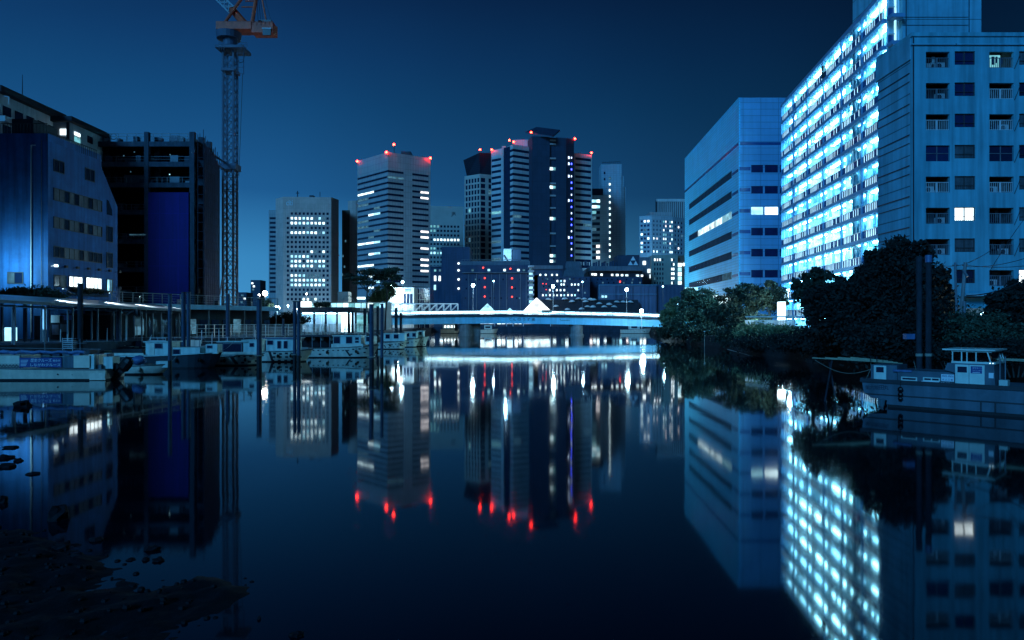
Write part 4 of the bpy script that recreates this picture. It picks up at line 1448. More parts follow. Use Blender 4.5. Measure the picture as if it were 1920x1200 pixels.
# ---------------------------------------------------------------- red obstruction beacons
def beacon_proto():
    o = thing('beacon_light', '', 'beacon', (0, 0, 0), 'red obstruction lights on the towers')
    MB().tube((0, 0, -1.6), (0, 0, -.6), .14, 6).build('stem', 'grey_metal', o)
    MB().tube((0, 0, -.75), (0, 0, -.5), .55, 8).build('base', 'grey_metal', o)
    MB().ball((0, 0, 0.1), .62, 10, 6, 1.1).build('lens', 'beacon_red', o)
    return o
bp_ = beacon_proto()
blist = [(670, 303, 422, 'on the left corner of the banded tower'), (724.5, 286, 399, 'on the front corner of the banded tower'),
         (738.5, 271.5, 412, 'on the mast above the banded tower'), (807, 297, 413, 'on the right corner of the banded tower'),
         (900, 281, 486, 'on the mast of the flared tower'), (922, 281, 470, 'on the left shoulder of the dark-cored tower'),
         (955, 263.5, 462, 'left of the pair on the roof edge of the dark-cored tower'), (963, 266.5, 459, 'right of the pair on the roof edge of the dark-cored tower'),
         (996, 248.5, 457, 'highest, under the slanted roof slab'), (1078, 260.5, 462, 'on the right corner of the dark core'),
         (1109, 287, 474, 'on the right wing of the dark-cored tower')]
for i, (x, y, d, lb) in enumerate(blist):
    o = bp_ if i == 0 else copy_tree(bp_)
    o.location = P(x, y, d)
    o['label'] = 'red obstruction light ' + lb

# ================================================================== right bank: grey louvred office
D = 158
A = (XX(1385, D), D)
far = (A[0] + 0.039 * 59, D + 59)
right = (XX(1500, D), D)
zt = ZZ(183, D)
t = thing('louvred_office', 'grey blue louvre-clad office with long dark window bands and one lit band', 'building', (A[0] + 8, D + 20, 1.9))
MB().prism([(A[0] + .6, D + .6), (right[0], D + .6), (right[0], D + 59), (far[0] + .6, D + 59)], 1.9, zt - .3).build('core', 'shadow_interior', t)
wl = MB()
ML, L = face_frame(far, A)
def onL(px): return pcols(far, A, [px])[0]
ys = [316, 355.5, 395, 434, 473.5, 513]
rows = [(ZZ(y + 7.5, D), ZZ(y - 7, D)) for y in ys]
thin = (ZZ(272, D), ZZ(266.5, D))
e = pcols(far, A, [1284, 1291, 1307, 1330, 1352, 1372, 1383])
cols = [(e[1], e[2]), (e[2], e[3]), (e[3], e[4]), (e[4], e[5])]
lit = {(2, 1): 'lit_white', (2, 2): 'lit_white', (2, 3): 'lit_cyan', (5, 3): 'lit_dim'}
wins = grid(t, far, A, 1.9, zt, cols, rows, 0.35, '', '', lit, wl)
wl.at(Matrix.Identity(4))
wl.build('wall', 'panel_wall_streetlit', t)
for zb, ztp in rows:
    for a_, b_ in zip(e[1:5], e[2:6]):
        mb = MB().at(ML)
        for i in range(9):
            s = a_ + (b_ - a_) * (i + .5) / 9
            mb.box(s - .05, s + .05, -.2, -.06, zb, ztp)
        mb.build('mullion', 'window_frame', t)
mb = MB().at(ML).box(0.05, L - .05, -0.02, 0.03, thin[0], thin[1])
mb.build('louvre_strip', 'office_panel', t)
for i, y in enumerate(ys):
    MB().at(ML).box(e[5] + .3, L - .2, -.05, .025, ZZ(y + 5, D), ZZ(y - .5, D)).build('louvre_strip', 'office_panel', t)
wl = MB()
e = pcols(A, right, [1385, 1386.5, 1407, 1408.5, 1431, 1434, 1459, 1462, 1486])
rowsF = rows
cols = [(e[3], e[4]), (e[5], e[6]), (e[7], e[8])]
lit = {(2, 0): 'lit_cyan', (2, 1): 'lit_white', (5, 0): None}
wins2 = grid(t, A, right, 1.9, zt, cols, rowsF, 0.35, '', '', lit, wl)
wl.at(Matrix.Identity(4))
wl.build('front_wall', 'panel_front', t)
window_parts(t, wins + wins2, 0.35, 'blue_glass')
MF, LF = face_frame(A, right)
mb = MB().at(MF).box(0.3, LF, -.02, .03, thin[0], thin[1])
mb.build('louvre_strip', 'office_panel', t)
for i, y in enumerate(ys):
    MB().at(MF).box(e[1], e[2], -.02, .03, ZZ(y + 3.5, D), ZZ(y - 3, D)).build('louvre_strip', 'office_panel', t)
# lit canopy at its foot, glowing between the trees
p = P(1350, 562, 150)
MB().box(p.x - 3.5, p.x + 3.5, 150, 154, p.z - 1.2, p.z + .9).build('entrance_canopy', 'lit_white', t)
p = P(1289, 546, 200)
MB().box(p.x - 1, p.x + 2.4, 198, 199, p.z - 1, p.z + 1).build('entrance_canopy', 'lit_cyan', t)

# ================================================================== right bank: the lit glass office
N0 = (XX(1657, 97), 97.0)
u = Vector((0.104, 1.0)).normalized()
Lf = 50.5
N1 = (N0[0] + u.x * Lf, N0[1] + u.y * Lf)
nrm = Vector((-u.y, u.x))
MO = frame(N0, u, nrm)
t = thing('lit_office', 'glass office slab with every floor lit, seen at a steep angle beside the apartment block', 'building', (N0[0] + 6, N0[1] + 25, 1.9))
FP, NF = 3.6, 13
ztop = 48.6
bays = [0, 7.2, 15.6, 24.2, 33.0, 42.0, Lf]
DEP = 4.6
slabs, backs, parts_, floorm = MB().at(MO), MB().at(MO), MB().at(MO), MB().at(MO)
rg = random.Random(3)
panes = []
for f in range(NF):
    zf = ztop - FP * (f + 1)
    slabs.box(-.1, Lf + .1, -.3, .35, zf - .28, zf + .22)                    # slab edge
    floorm.box(0, Lf, -DEP, -.31, zf - .28, zf + .02)
    backs.box(0, Lf, -DEP - .2, -DEP - .01, zf + .02, zf + FP - .28)
    for b in bays[1:-1]:
        parts_.box(b - .08, b + .08, -DEP, -.4, zf + .03, zf + FP - .29)
    MB().at(MO).box(0, Lf, .05, .13, zf + .25, zf + 1.28).build('spandrel_panel', 'office_panel', t)
    mul = MB().at(MO)
    s = 0.12
    k = 0
    while s < Lf:                                                            # uneven rhythm of upright bars
        bay_pos = (s % 8.6) / 8.6
        mul.use(1).box(s - .045, s + .045, .132, .16, zf + .25, zf + 1.26)
        s += 0.62 if 0.25 < bay_pos < 0.62 else rg.choice((0.9, 1.2, 1.75))
        k += 1
    mul.use(0).box(0, Lf, .135, .2, zf + 1.28, zf + 1.36)
    mul.build('railing', ['white_metal', 'lit_slit'], t)
    fr = MB().at(MO)
    s = 0.0
    while s <= Lf + .01:
        fr.box(s - .03, s + .03, -.05, .02, zf + .23, zf + FP - .29)
        s += 1.44
    fr.box(0, Lf, -.1, .0, zf + 1.32, zf + 1.40)
    fr.build('window_frame', 'white_metal', t)
    for i, (b0, b1) in enumerate(zip(bays, bays[1:])):
        MB().at(MO).box(b0 + .05, b1 - .05, -.08, -.06, zf + .24, zf + FP - .3).build('window', 'clear_glass', t)
        c = (b0 + b1) / 2
        zc = zf + FP - .36
        mb = MB().at(MO)
        for d0 in (-.8, -2.9):
            mb.box(b0 + .6, b1 - .6, d0 - .5, d0, zc - .05, zc + .03)
        mb.build('ceiling_light', rg.choice(['office_tube', 'office_tube', 'office_tube_mid', 'office_tube', 'office_tube_dim']), t)
        # blinds and curtains, drawn here and there
        bl = MB().at(MO)
        for j in range(int((b1 - b0) / 1.44)):
            if rg.random() < 0.3:
                drop = rg.choice((.5, .8, 1.3, 2.0))
                bl.box(b0 + .2 + 1.44 * j, b0 + 1.5 + 1.44 * j, -.3, -.27, zf + FP - .3 - drop, zf + FP - .3)
        if bl.v:
            bl.build('blind', 'thin_blind', t)
slabs.box(-.1, Lf + .1, -.3, .35, ztop - .28, ztop + .3)
floorm.box(0, Lf, -DEP, -.31, ztop - .28, ztop + .1)
slabs.build('slab_edge', 'office_slab', t)
floorm.build('floor_slab', 'room_wall', t)
backs.build('back_wall', 'room_wall', t)
for b in bays[1:-1]:
    MB().at(MO).box(b - .16, b + .16, .02, .34, 2, ztop - .3).build('column', 'office_slab', t)
parts_.build('partition', 'room_wall', t)
MB().at(MO).box(0, .14, -DEP, -.4, 2, ztop).build('end_wall', 'room_wall', t)
MB().at(MO).box(Lf - .2, Lf, -DEP, .3, 2, ztop).build('end_wall', 'office_slab', t)
# roof edge with railing and a hanging figure-like cradle
mb = MB().at(MO)
for i in range(26):
    mb.tube((Lf * i / 25, -.6, ztop + .3), (Lf * i / 25, -.6, ztop + 1.4), .04, 4)
mb.tube((0, -.6, ztop + 1.4), (Lf, -.6, ztop + 1.4), .05, 4)
mb.tube((0, -.6, ztop + .9), (Lf, -.6, ztop + .9), .04, 4)
mb.build('roof_rail', 'grey_metal', t)
MB().at(MO).box(1.8, Lf, -11, -DEP - .25, 1.9, ztop - .5).build('rear_core', 'shadow_interior', t)
p = P(1546, 132, 121)
MB().box(p.x - .45, p.x + .1, 120.6, 121.2, p.z - 1.3, p.z + .7).build('facade_lift', 'black_plastic', t)
# stair wing that rises out of the frame, with the glazed corner
mb = MB()
xa = XX(1692, 96)
mb.box(xa, XX(1840, 96), 96, 110, 1.9, 62)
mb.build('stair_wing', 'apartment_side', t)
mb = MB()
for y in (32, 47):
    mb.box(xa + .02, XX(1815, 96), 95.93, 95.99, ZZ(y + .7, 96), ZZ(y, 96))
mb.box(XX(1698, 96), XX(1699, 96), 95.9, 95.99, 2, 61)
mb.box(XX(1816, 96), XX(1817, 96), 95.9, 95.99, 2, 61)
mb.build('wall_joint', 'dark_paint', t)
for f in range(5):
    zf = ztop - FP * (f + 1)
    x0_, x1_ = N0[0] + .15, XX(1678, 96)
    MB().box(x0_, x1_, 95.9, 96.0, zf + 1.5, zf + FP - .35).build('window', 'clear_glass', t)
    MB().box(x0_ - .05, x1_ + .1, 95.8, 95.99, zf + 1.35, zf + 1.49).build('window_frame', 'white_metal', t)
    MB().box(x1_ - .12, x1_ + .06, 95.75, 95.99, zf + .25, zf + FP - .4).build('window_frame', 'lit_cyan', t)
    MB().box(x0_ - .2, XX(1688, 96), 94.8, 96.1, zf - .35, zf + .15).build('corner_ledge', 'office_slab', t)
    MB().box(x0_, x1_, 96.02, 96.2, zf + .2, zf + 1.34).build('spandrel_panel', 'office_panel', t)
    MB().box(x0_ + .1, x1_ - .1, 98.9, 99.0, zf + .2, zf + FP - .3).build('back_wall', 'room_wall', t)
    MB().box(x0_ + .4, x0_ + 1.2, 97.2, 98.2, zf + FP - .46, zf + FP - .38).build('ceiling_light', 'office_tube', t)

# ================================================================== right bank: the apartment block
D = 65.0
A = (XX(1710, D), D)
xr = XX(1990, D)
zt = ZZ(69, D)
t = thing('apartment_block', 'pale concrete apartment block with recessed railed balconies, two of its openings lit', 'building', (A[0] + 6, D + 4, 1.9))
pxs = [(1736, 1781), (1790, 1828.5), (1855, 1901), (1911, 1950)]
cols, types = [], ('b', 'w', 'b', 'w')
NR = 8
lvl = [97 + 58.5 * r for r in range(NR)]
wl = MB()
M, L = face_frame(A, (xr, D))
cc = []
for (a, b2), ty in zip(pxs, types):
    s0, s1 = XX(a, D) - A[0], XX(b2, D) - A[0]
    ops = [(ZZ(y + (30 if ty == 'b' else 24.5), D), ZZ(y - (0 if ty == 'b' else 1), D)) for y in lvl]
    cc.append((s0, s1, ops))
wl.at(M)
wall_open(wl, 0, L, 1.9, zt, cc, 0.32)
wl.build('wall', 'apartment_wall', t)
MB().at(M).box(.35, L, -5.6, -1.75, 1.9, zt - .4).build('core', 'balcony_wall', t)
fl = MB().at(M)
for y in lvl:
    zb = ZZ(y + 30, D)
    fl.box(.35, L, -1.74, -.33, zb - .3, zb - .02)
    for (s0, s1, _) in cc:
        fl.box(s0 - .14, s0 - .02, -1.74, -.33, zb - .02, zb + 2.4)
        fl.box(s1 + .02, s1 + .14, -1.74, -.33, zb - .02, zb + 2.4)
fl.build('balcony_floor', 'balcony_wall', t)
MB().at(M).box(-.1, L, -6.2, .14, zt + .01, zt + .35).build('roof_edge', 'apartment_wall', t)
MB().at(M).box(-.14, L, .02, .18, ZZ(84, D) - .06, ZZ(84, D) + .06).build('ledge', 'apartment_side', t)
# receding side towards the canal
wl = MB().box(A[0] + .02, A[0] + .34, D + .33, D + 6.1, 1.9, zt - 2.0)
wl.build('side_wall', 'apartment_side', t)
MB().box(A[0] - .1, A[0] + .34, D + .15, D + 6.3, zt - 1.98, zt).build('roof_band', 'apartment_side', t)
mb = MB()
for k in range(10):
    z_ = zt - 3.2 - 2.8 * k
    mb.box(A[0] - .03, A[0] + .0, D + .4, D + 6.0, z_, z_ + .1)
    mb.box(A[0] - .03, A[0] + .0, D + .4, D + 6.0, z_ - .75, z_ - .68)
mb.tube((A[0] + .1, D - .06, 1.9), (A[0] + .1, D - .06, zt), .06, 6)
mb.build('side_joint', 'dark_paint', t)
rg = random.Random(11)
litmap = {(2, 0): 'lit_teal', (1, 5): 'lit_home', (3, 7): 'lit_home'}
for ci, ((s0, s1, ops), ty) in enumerate(zip(cc, types)):
    for ri, (zb, ztp) in enumerate(ops):
        lm = litmap.get((ci, ri))
        if ty == 'b' and lm is None and (ci, ri) in ((0, 3), (2, 3)):
            mb = MB().at(M)                                         # closed with shutters / windows
            mb.box(s0, s1, -.24, -.2, zb, ztp)
            w = mb.build('window', 'blue_glass' if ci == 0 else 'dark_glass', t)
            mb = MB().at(M)
            mb.box(s0, s1, -.2, -.14, zb + .72, zb + .77)
            mb.box((s0 + s1) / 2 - .03, (s0 + s1) / 2 + .03, -.2, -.14, zb, ztp)
            mb.build('frame', 'grey_metal', w)
        elif ty == 'b':
            bal = MB().at(M)
            k = 13
            hgt = .92
            for i in range(k + 1):
                s = s0 + (s1 - s0) * i / k
                bal.box(s - .012, s + .012, -.22, -.18, zb + .08, zb + hgt)
            bal.box(s0, s1, -.24, -.16, zb + hgt, zb + hgt + .05)
            bal.box(s0, s1, -.24, -.16, zb + .06, zb + .1)
            bal.box((s0 + s1) / 2 - .04, (s0 + s1) / 2 + .04, -.26, -.15, zb, zb + hgt)
            bal.build('balcony_railing', 'white_metal' if rg.random() < .25 else 'grey_metal', t)
            mb = MB().at(M)
            mb.box(s0 + .1, s1 - .1, -1.73, -1.68, zb, ztp + .3)
            mb.build('balcony_door', lm or rg.choice(['dark_glass', 'curtain_glass', 'dark_glass']), t)
            cl = MB().at(M)
            for j in range(rg.randint(1, 5)):                       # laundry, boxes, plants
                sx = rg.uniform(s0 + .1, s1 - .5)
                if rg.random() < .5 or lm:
                    cl.box(sx, sx + rg.uniform(.15, .4), -.9, -.86, ztp - rg.uniform(.6, 1.1), ztp - .12)
                else:
                    cl.box(sx, sx + rg.uniform(.2, .5), -1.2, -.6, zb, zb + rg.uniform(.3, .8))
            cl.build('laundry', rg.choice(['tarp_dark', 'balcony_wall', 'white_wall']), t)
            if rg.random() < .6:
                sx = s1 - 1.0 if rg.random() < .5 else s0 + .15
                ac = MB().at(M).box(sx, sx + .8, -.75, -.42, zb + .02, zb + .62).build('air_conditioner', 'white_wall', t)
                MB().at(M).tube((sx + .3, -.415, zb + .32), (sx + .3, -.40, zb + .32), .22, 12).build('fan', 'dark_paint', ac)
        else:
            mb = MB().at(M)
            mb.box(s0, s1, -.2, -.18, zb, ztp)
            w = mb.build('window', lm or rg.choice(['curtain_glass', 'blue_glass', 'dark_glass', 'curtain_glass']), t)
            mb = MB().at(M)
            for a_, b_ in ((s0, s0 + .06), (s1 - .06, s1), ((s0 + s1) / 2 - .035, (s0 + s1) / 2 + .035)):
                mb.box(a_, b_, -.17, -.08, zb, ztp)
            mb.box(s0 + .06, s1 - .06, -.17, -.08, ztp - .05, ztp)
            mb.box(s0 + .06, s1 - .06, -.17, -.08, zb, zb + .05)
            mb.box(s0 + .06, s1 - .06, -.12, -.06, zb + .38, zb + .41)
            if rg.random() < .6:
                for i in range(9):
                    s = s0 + (s1 - s0) * (i + 1) / 10
                    mb.box(s - .01, s + .01, -.07, -.05, zb + .03, zb + .4)
            mb.build('frame', 'window_frame', w)
# aircon pipes slung between balconies
mb = MB().at(M)
for r in range(NR):
    z0 = ZZ(lvl[r] + 24, D)
    MB().at(M).path([(cc[2][1], .06, z0 - .4), (cc[2][1] + .25, .08, z0 + .2), (cc[3][0] + .05, .06, z0 + .95)], .025, 5).build('pipe', 'window_frame', t)
MB().at(M).box(XX(1795, D) - A[0], XX(1990, D) - A[0], .02, 1.3, ZZ(556, D), ZZ(551, D)).build('canopy', 'apartment_side', t)

# small street behind the bushes: garage shutter front
t = thing('garage_front', 'low garage front with a half lit shutter behind the bushes below the apartments', 'building', (XX(1850, 60), 60, 1.9))
MB().box(XX(1790, 60), XX(1930, 60), 60, 61.5, 1.9, ZZ(578, 60)).build('wall', 'beige_wall', t)
MB().box(XX(1815, 60), XX(1900, 60), 59.8, 59.98, 1.95, ZZ(590, 60)).build('shutter', 'white_metal', t)
t = thing('white_crate', 'pale boxes stacked on the bank left of the utility pole', 'crate', (XX(1765, 52), 52, 1.9))
MB().box(XX(1752, 52), XX(1783, 52), 52, 53.2, 1.9, ZZ(619, 52)).build('lower_box', 'beige_wall', t)
MB().box(XX(1754, 52), XX(1782, 52), 52.1, 53.1, ZZ(618.6, 52), ZZ(604, 52)).build('upper_box', 'beige_wall', t)

# ================================================================== right bank: trees and bushes
def bl(px, py, D, rx, ry, rd=None):
    """Crown lump given by photo position, depth and radii in photo pixels."""
    c = P(px, py, D)
    k = D / F
    return ((c.x, c.y, c.z), (rx * k, (rd or rx) * k, ry * k))
GT = 'trees on the right bank'
tree('broadleaf_tree', 'big black silhouetted tree in front of the corner of the apartment block', (XX(1690, 54), 54, 1.9),
     [bl(1688, 488, 54, 52, 44), bl(1650, 505, 53, 40, 45), bl(1735, 520, 54, 45, 50), bl(1690, 560, 53, 75, 65), bl(1760, 575, 55, 40, 55), bl(1625, 570, 52, 50, 55)], .15, 34000, 'leaf_black', .35, 21, GT, 60, .13)
tree('broadleaf_tree', 'lower black tree left of the big silhouetted tree, touching the water side', (XX(1585, 56), 56, 1.9),
     [bl(1580, 550, 56, 45, 28), bl(1620, 535, 57, 35, 25), bl(1555, 585, 55, 50, 45), bl(1610, 600, 54, 60, 55), bl(1535, 565, 57, 28, 30)], .15, 26000, 'leaf_black', .28, 22, GT, 60, .13)
tree('broadleaf_tree', 'round bluish tree standing against the bright lowest floors of the lit office', (XX(1522, 72), 72, 1.9),
     [bl(1520, 530, 72, 28, 24), bl(1545, 517, 72, 20, 13), bl(1508, 552, 72, 24, 26), bl(1540, 548, 72, 26, 24)], .17, 9000, 'leaf_dark', .25, 23, GT, 40, .13)
tree('broadleaf_tree', 'small thin-leaved tree in front of the corner of the louvred office', (XX(1446, 118), 118, 1.9),
     [bl(1442, 548, 118, 30, 20), bl(1425, 560, 118, 28, 22), bl(1455, 566, 118, 22, 25)], .22, 5200, 'leaf_dark', .2, 24, GT, 40, .14)
tree('broadleaf_tree', 'spreading dark tree whose branches cross the lit entrance of the louvred office', (XX(1398, 122), 122, 1.9),
     [bl(1400, 547, 122, 32, 13), bl(1378, 558, 122, 28, 16), bl(1412, 565, 122, 30, 24)], .22, 5500, 'leaf_dark', .2, 25, GT, 40, .14)
tree('broadleaf_tree', 'rounded green tree, the largest of the lit clump at the right end of the bridge', (XX(1312, 150), 150, 1.9),
     [bl(1318, 560, 150, 36, 20), bl(1300, 580, 148, 40, 30), bl(1335, 585, 146, 40, 32), bl(1290, 605, 145, 45, 28)], .26, 15000, 'leaf_mid', .3, 26, GT, 50, .14)
tree('broadleaf_tree', 'pale green bush-like tree where the bridge meets the right bank', (XX(1262, 190), 190, 1.9),
     [bl(1268, 580, 190, 22, 20), bl(1256, 597, 190, 22, 20), bl(1247, 592, 192, 14, 10)], .28, 8000, 'leaf_light', .25, 27, GT, 44, .14)
tree('broadleaf_tree', 'low rounded tree between the lit green clump and the white fence', (XX(1370, 120), 120, 1.9),
     [bl(1365, 590, 120, 40, 26), bl(1395, 603, 116, 40, 22)], .22, 9000, 'leaf_dark', .25, 28, GT, 44, .14)
tree('conifer_tree', 'dark feathery tree at the right edge in front of the apartments', (XX(1905, 48), 48, 1.9),
     [bl(1895, 565, 48, 34, 20), bl(1920, 550, 48, 30, 24), bl(1880, 580, 48, 26, 10), bl(1915, 590, 47, 35, 18)], .15, 9000, 'leaf_black', .16, 29, GT, 22, .26)
def bush(lb, blobs, leaf, n_, mt, seed, grp='bushes along the right bank'):
    c = blobs[0][0]
    t = thing('bush', lb, 'bush', (c[0], c[1], 1.5), grp)
    mb = MB()
    for cc_, r in blobs:
        for k in range(4):
            mb.tube((cc_[0] + (k - 1.5) * r[0] * .15, cc_[1], min(1.4, cc_[2] - r[2])), (cc_[0] + (k - 1.5) * r[0] * .4, cc_[1], cc_[2]), .05, 5, .02)
    mb.build('stem', 'bark', t)
    leaf_cloud('foliage', blobs, n_, leaf, mt, t, seed, 22, .24)
bush('sparse lit bush with pale leaves beside the utility poles', [bl(1840, 610, 45, 42, 28), bl(1810, 625, 44, 40, 28), bl(1865, 640, 44, 40, 25)], .1, 9000, 'leaf_mid', 41)
bush('leafy bush right of the poles in front of the garage front', [bl(1880, 610, 50, 40, 22), bl(1905, 640, 46, 30, 30)], .12, 6000, 'leaf_dark', 42)
bush('dark bush behind the two tall timber piles', [bl(1745, 620, 46, 45, 40), bl(1705, 640, 46, 50, 45), bl(1660, 640, 47, 60, 45)], .15, 14000, 'leaf_black', 43)
bush('grass-like bush lit pale beneath the white fence', [bl(1440, 622, 105, 45, 14), bl(1475, 625, 100, 40, 14), bl(1410, 618, 112, 30, 14)], .2, 8000, 'leaf_light', 44)
bush('shadowed shrubs hanging to the water left of the black trees', [bl(1500, 640, 80, 60, 20), bl(1440, 642, 98, 60, 18), bl(1545, 640, 66, 50, 28)], .17, 15000, 'leaf_black', 45)
bush('dim shrubs at the waterline under the lit green clump', [bl(1330, 622, 142, 50, 18), bl(1275, 622, 165, 40, 16), bl(1380, 632, 118, 45, 16)], .24, 12000, 'leaf_dark', 46)
bush('reddish dark shrubs behind the wheelhouse', [bl(1790, 660, 41, 60, 16), bl(1850, 655, 42, 60, 18), bl(1905, 660, 40, 50, 18)], .1, 8000, 'leaf_black', 47)

# street behind the trees: white fence, glowing pillar and lamp
t = thing('white_fence', 'white slatted fence with a rail on the bank below the lit office', 'fence', (XX(1460, 108), 108, 1.9))
mb = MB()
fx0, fx1 = XX(1398, 112), XX(1490, 104)
for i in range(34):
    f = i / 33
    x, y = fx0 + (fx1 - fx0) * f, 112 - 8 * f
    mb.box(x - .09, x + .09, y - .05, y + .05, 1.95, ZZ(600, 108))
mb.build('slat', 'white_wall', t)
mb = MB().tube((fx0, 111.9, ZZ(594, 112)), (fx1, 103.9, ZZ(594, 104)), .12, 6)
mb.build('rail', 'white_metal', t)
t = thing('light_pillar', 'bright white light pillar between the bluish tree and the white fence', 'lamp', (XX(1467, 112), 112, 1.9))
MB().box(XX(1462, 112), XX(1473, 112), 112, 113, 3.0, ZZ(566, 112)).build('light_box', 'lit_sign', t)
MB().box(XX(1461, 112), XX(1474, 112), 111.8, 113.2, 1.9, 2.98).build('base', 'concrete', t)
point_light(t, P(1467, 590, 110), 4500, (.5, .85, 1), .6)
street_lamp(1478, 545, 128, 1.9, 'cool street lamp half hidden by the bluish tree under the lit office', 'globe', 1800, r=.3)
street_lamp(1272, 570, 205, 1.9, 'cool street lamp inside the bushes at the right bridge end', 'globe_dim', 1500, r=.3)
street_lamp(1842, 588, 54, 1.9, 'small lamp in the bush lighting the leaves by the utility poles', 'globe_dim', 260, (.8, .95, .85), r=.12)

# ================================================================== two timber piles, utility poles, wires
GP = 'tall piles behind the right boat'
for x0_, x1_, yt, lb, mt in ((1718, 1729, 481, 'left of two tall rough timber piles behind the right boat', 'pile_wood'), (1735.5, 1746.5, 479, 'right of two tall timber piles behind the right boat, with a blue cap', 'pile_wood')):
    D = 39.5
    xc = XX((x0_ + x1_) / 2, D)
    r = (x1_ - x0_) / 2 * D / F
    t = thing('timber_pile', lb, 'pile', (xc, D, 0), GP)
    mb = MB()
    zs = [-2.5, 1, 3, 5, 6.6, ZZ(yt, D)]
    for a, b2 in zip(zs, zs[1:]):
        mb.tube((xc + random.uniform(-.015, .015), D, a), (xc, D, b2), r * random.uniform(.95, 1.05), 12, r * random.uniform(.93, 1.02))
    mb.build('shaft', mt, t)
    if '1746' in str(x1_):
        MB().tube((xc, D, ZZ(492, D)), (xc, D, ZZ(478.5, D)), r * 1.1, 12).build('cap', 'tarp', t)
    MB().tube((xc, D, 2.6), (xc, D, 2.75), r * 1.12, 12).build('band', 'rope', t)
t = thing('utility_pole', 'concrete utility pole leaning slightly, with a strapped box, behind the right boat', 'utility pole', (XX(1798, 47), 47, 1.5), 'utility poles on the right bank')
MB().tube(P(1797, 650, 47), P(1810, 492, 47), .13, 10, .1).build('shaft', 'concrete', t)
p = P(1798, 605, 46.8)
MB().box(p.x - .28, p.x + .2, 46.5, 46.85, p.z - .2, p.z + .25).build('junction_box', 'grey_metal', t)
mb = MB().tube(P(1804, 497, 47), P(1815, 497, 47), .05, 6)
mb.tube(P(1806, 506, 47), P(1814, 519, 46.8), .09, 6)
mb.build('crossarm', 'grey_metal', t)
t = thing('utility_pole', 'thin dark utility pole just left of the leaning concrete one', 'utility pole', (XX(1793, 50), 50, 1.5), 'utility poles on the right bank')
MB().tube(P(1795, 640, 50), P(1791, 492, 50), .09, 8, .07).build('shaft', 'grey_metal', t)
MB().tube(P(1786, 497, 50), P(1796, 497, 50), .04, 6).build('crossarm', 'grey_metal', t)
t = thing('utility_pole', 'short grey pole right of the leaning concrete one, below the wires', 'utility pole', (XX(1810, 46), 46, 1.5), 'utility poles on the right bank')
MB().tube(P(1809, 650, 46), P(1808, 565, 46), .11, 8, .1).build('shaft', 'grey_metal', t)
MB().tube(P(1804, 572, 46), P(1813, 572, 46), .04, 5).build('crossarm', 'grey_metal', t)
wires = [((1811, 497, 47), (1935, 497, 44), 4, 'level dark wire running right from the top of the leaning pole'),
         ((1811, 500, 47), (1935, 480, 44), 6, 'sagging wire rising to the right edge above the level one'),
         ((1812, 494, 47), (1860, 468, 60), 2, 'wire climbing from the pole head towards the apartments'),
         ((1812, 554, 47), (1930, 520, 44), 8, 'thick bundled wire crossing before the lowest balconies'),
         ((1812, 558, 47), (1900, 528, 50), 10, 'thin wire just under the thick bundled one'),
         ((1752, 497, 60), (1808, 496, 47), 3, 'wire running left from the pole head into the big tree'),
         ((1855, 510, 55), (1921, 410, 62), -4, 'steep wire rising to the right edge beside the lit balconies')]
for a, b2, sag, lb in wires:
    pa, pb = P(*a), P(*b2)
    mb = MB()
    pts = [pa.lerp(pb, i / 14) + Vector((0, 0, -sag * .035 * 4 * (i / 14) * (1 - i / 14))) for i in range(15)]
    mb.path(pts, .022 if 'thick' not in lb else .045, 4)
    tag(mb.build('wire', 'cable', None, pa), lb, 'wire', 'overhead wires on the right bank')

# ================================================================== boats
def hull_shape(L, B, H0, H1, fine=2.2, full=0.55, stern=0.9, wl=0.86, rake=0.8):
    """Returns functions of the hull skin; x runs from the stern (0) to the bow (L)."""
    def half(t):
        f = max(0.0, (t - full) / (1 - full))
        return B / 2 * (1 - 0.97 * f ** fine) * (stern + (1 - stern) * min(1, t / 0.25))
    def top(t): return H0 + (H1 - H0) * t * t
    def skin(t, z):
        h = top(t)
        k = max(0.0, min(1.0, z / h))
        y = half(t) * (wl + (1 - wl) * k)
        x = L * t - rake * (1 - k) * max(0, (t - 0.6) / 0.4) ** 2
        return x, y
    return half, top, skin

def add_hull(mb, L, B, H0, H1, **kw):
    half, top, skin = hull_shape(L, B, H0, H1, **kw)
    n_ = 16
    rows = []
    for i in range(n_ + 1):
        t_ = i / n_
        h = top(t_)
        prof = []
        for z_ in (-0.45, 0.0, 0.13, h * .5, h):
            x, y = skin(t_, max(z_, 0.0))
            if z_ < 0:
                y *= 0.6
            prof.append((x, y, z_))
        rows.append(prof)
    V, Fc, Mi = [], [], []
    K = 5
    for sgn in (1, -1):
        base = len(V)
        for r in rows:
            V += [(p[0], sgn * p[1], p[2]) for p in r]
        for i in range(n_):
            for k in range(K - 1):
                q = (base + i * K + k, base + (i + 1) * K + k, base + (i + 1) * K + k + 1, base + i * K + k + 1)
                Fc.append(q if sgn < 0 else q[::-1])
                Mi.append(1 if k < 2 else 0)
    off = (n_ + 1) * K
    for k in range(K - 1):                                   # transom
        Fc.append((k, k + 1, off + k + 1, off + k))
        Mi.append(1 if k < 2 else 0)
    base = len(V)
    for r in rows:                                           # deck a little below the gunwale
        p = r[-1]
        V += [(p[0], p[1] * .96, p[2] - .1), (p[0], -p[1] * .96, p[2] - .1)]
    for i in range(n_):
        Fc.append((base + 2 * i, base + 2 * i + 1, base + 2 * i + 3, base + 2 * i + 2))
        Mi.append(2)
    n0 = len(mb.v)
    flip = mb.M.determinant() < 0
    mb.v += [mb.M @ Vector(p) for p in V]
    for f, mi in zip(Fc, Mi):
        f = [n0 + i for i in f]
        mb.f.append(f[::-1] if flip else f)
        mb.m.append(mi)
    return half, top, skin

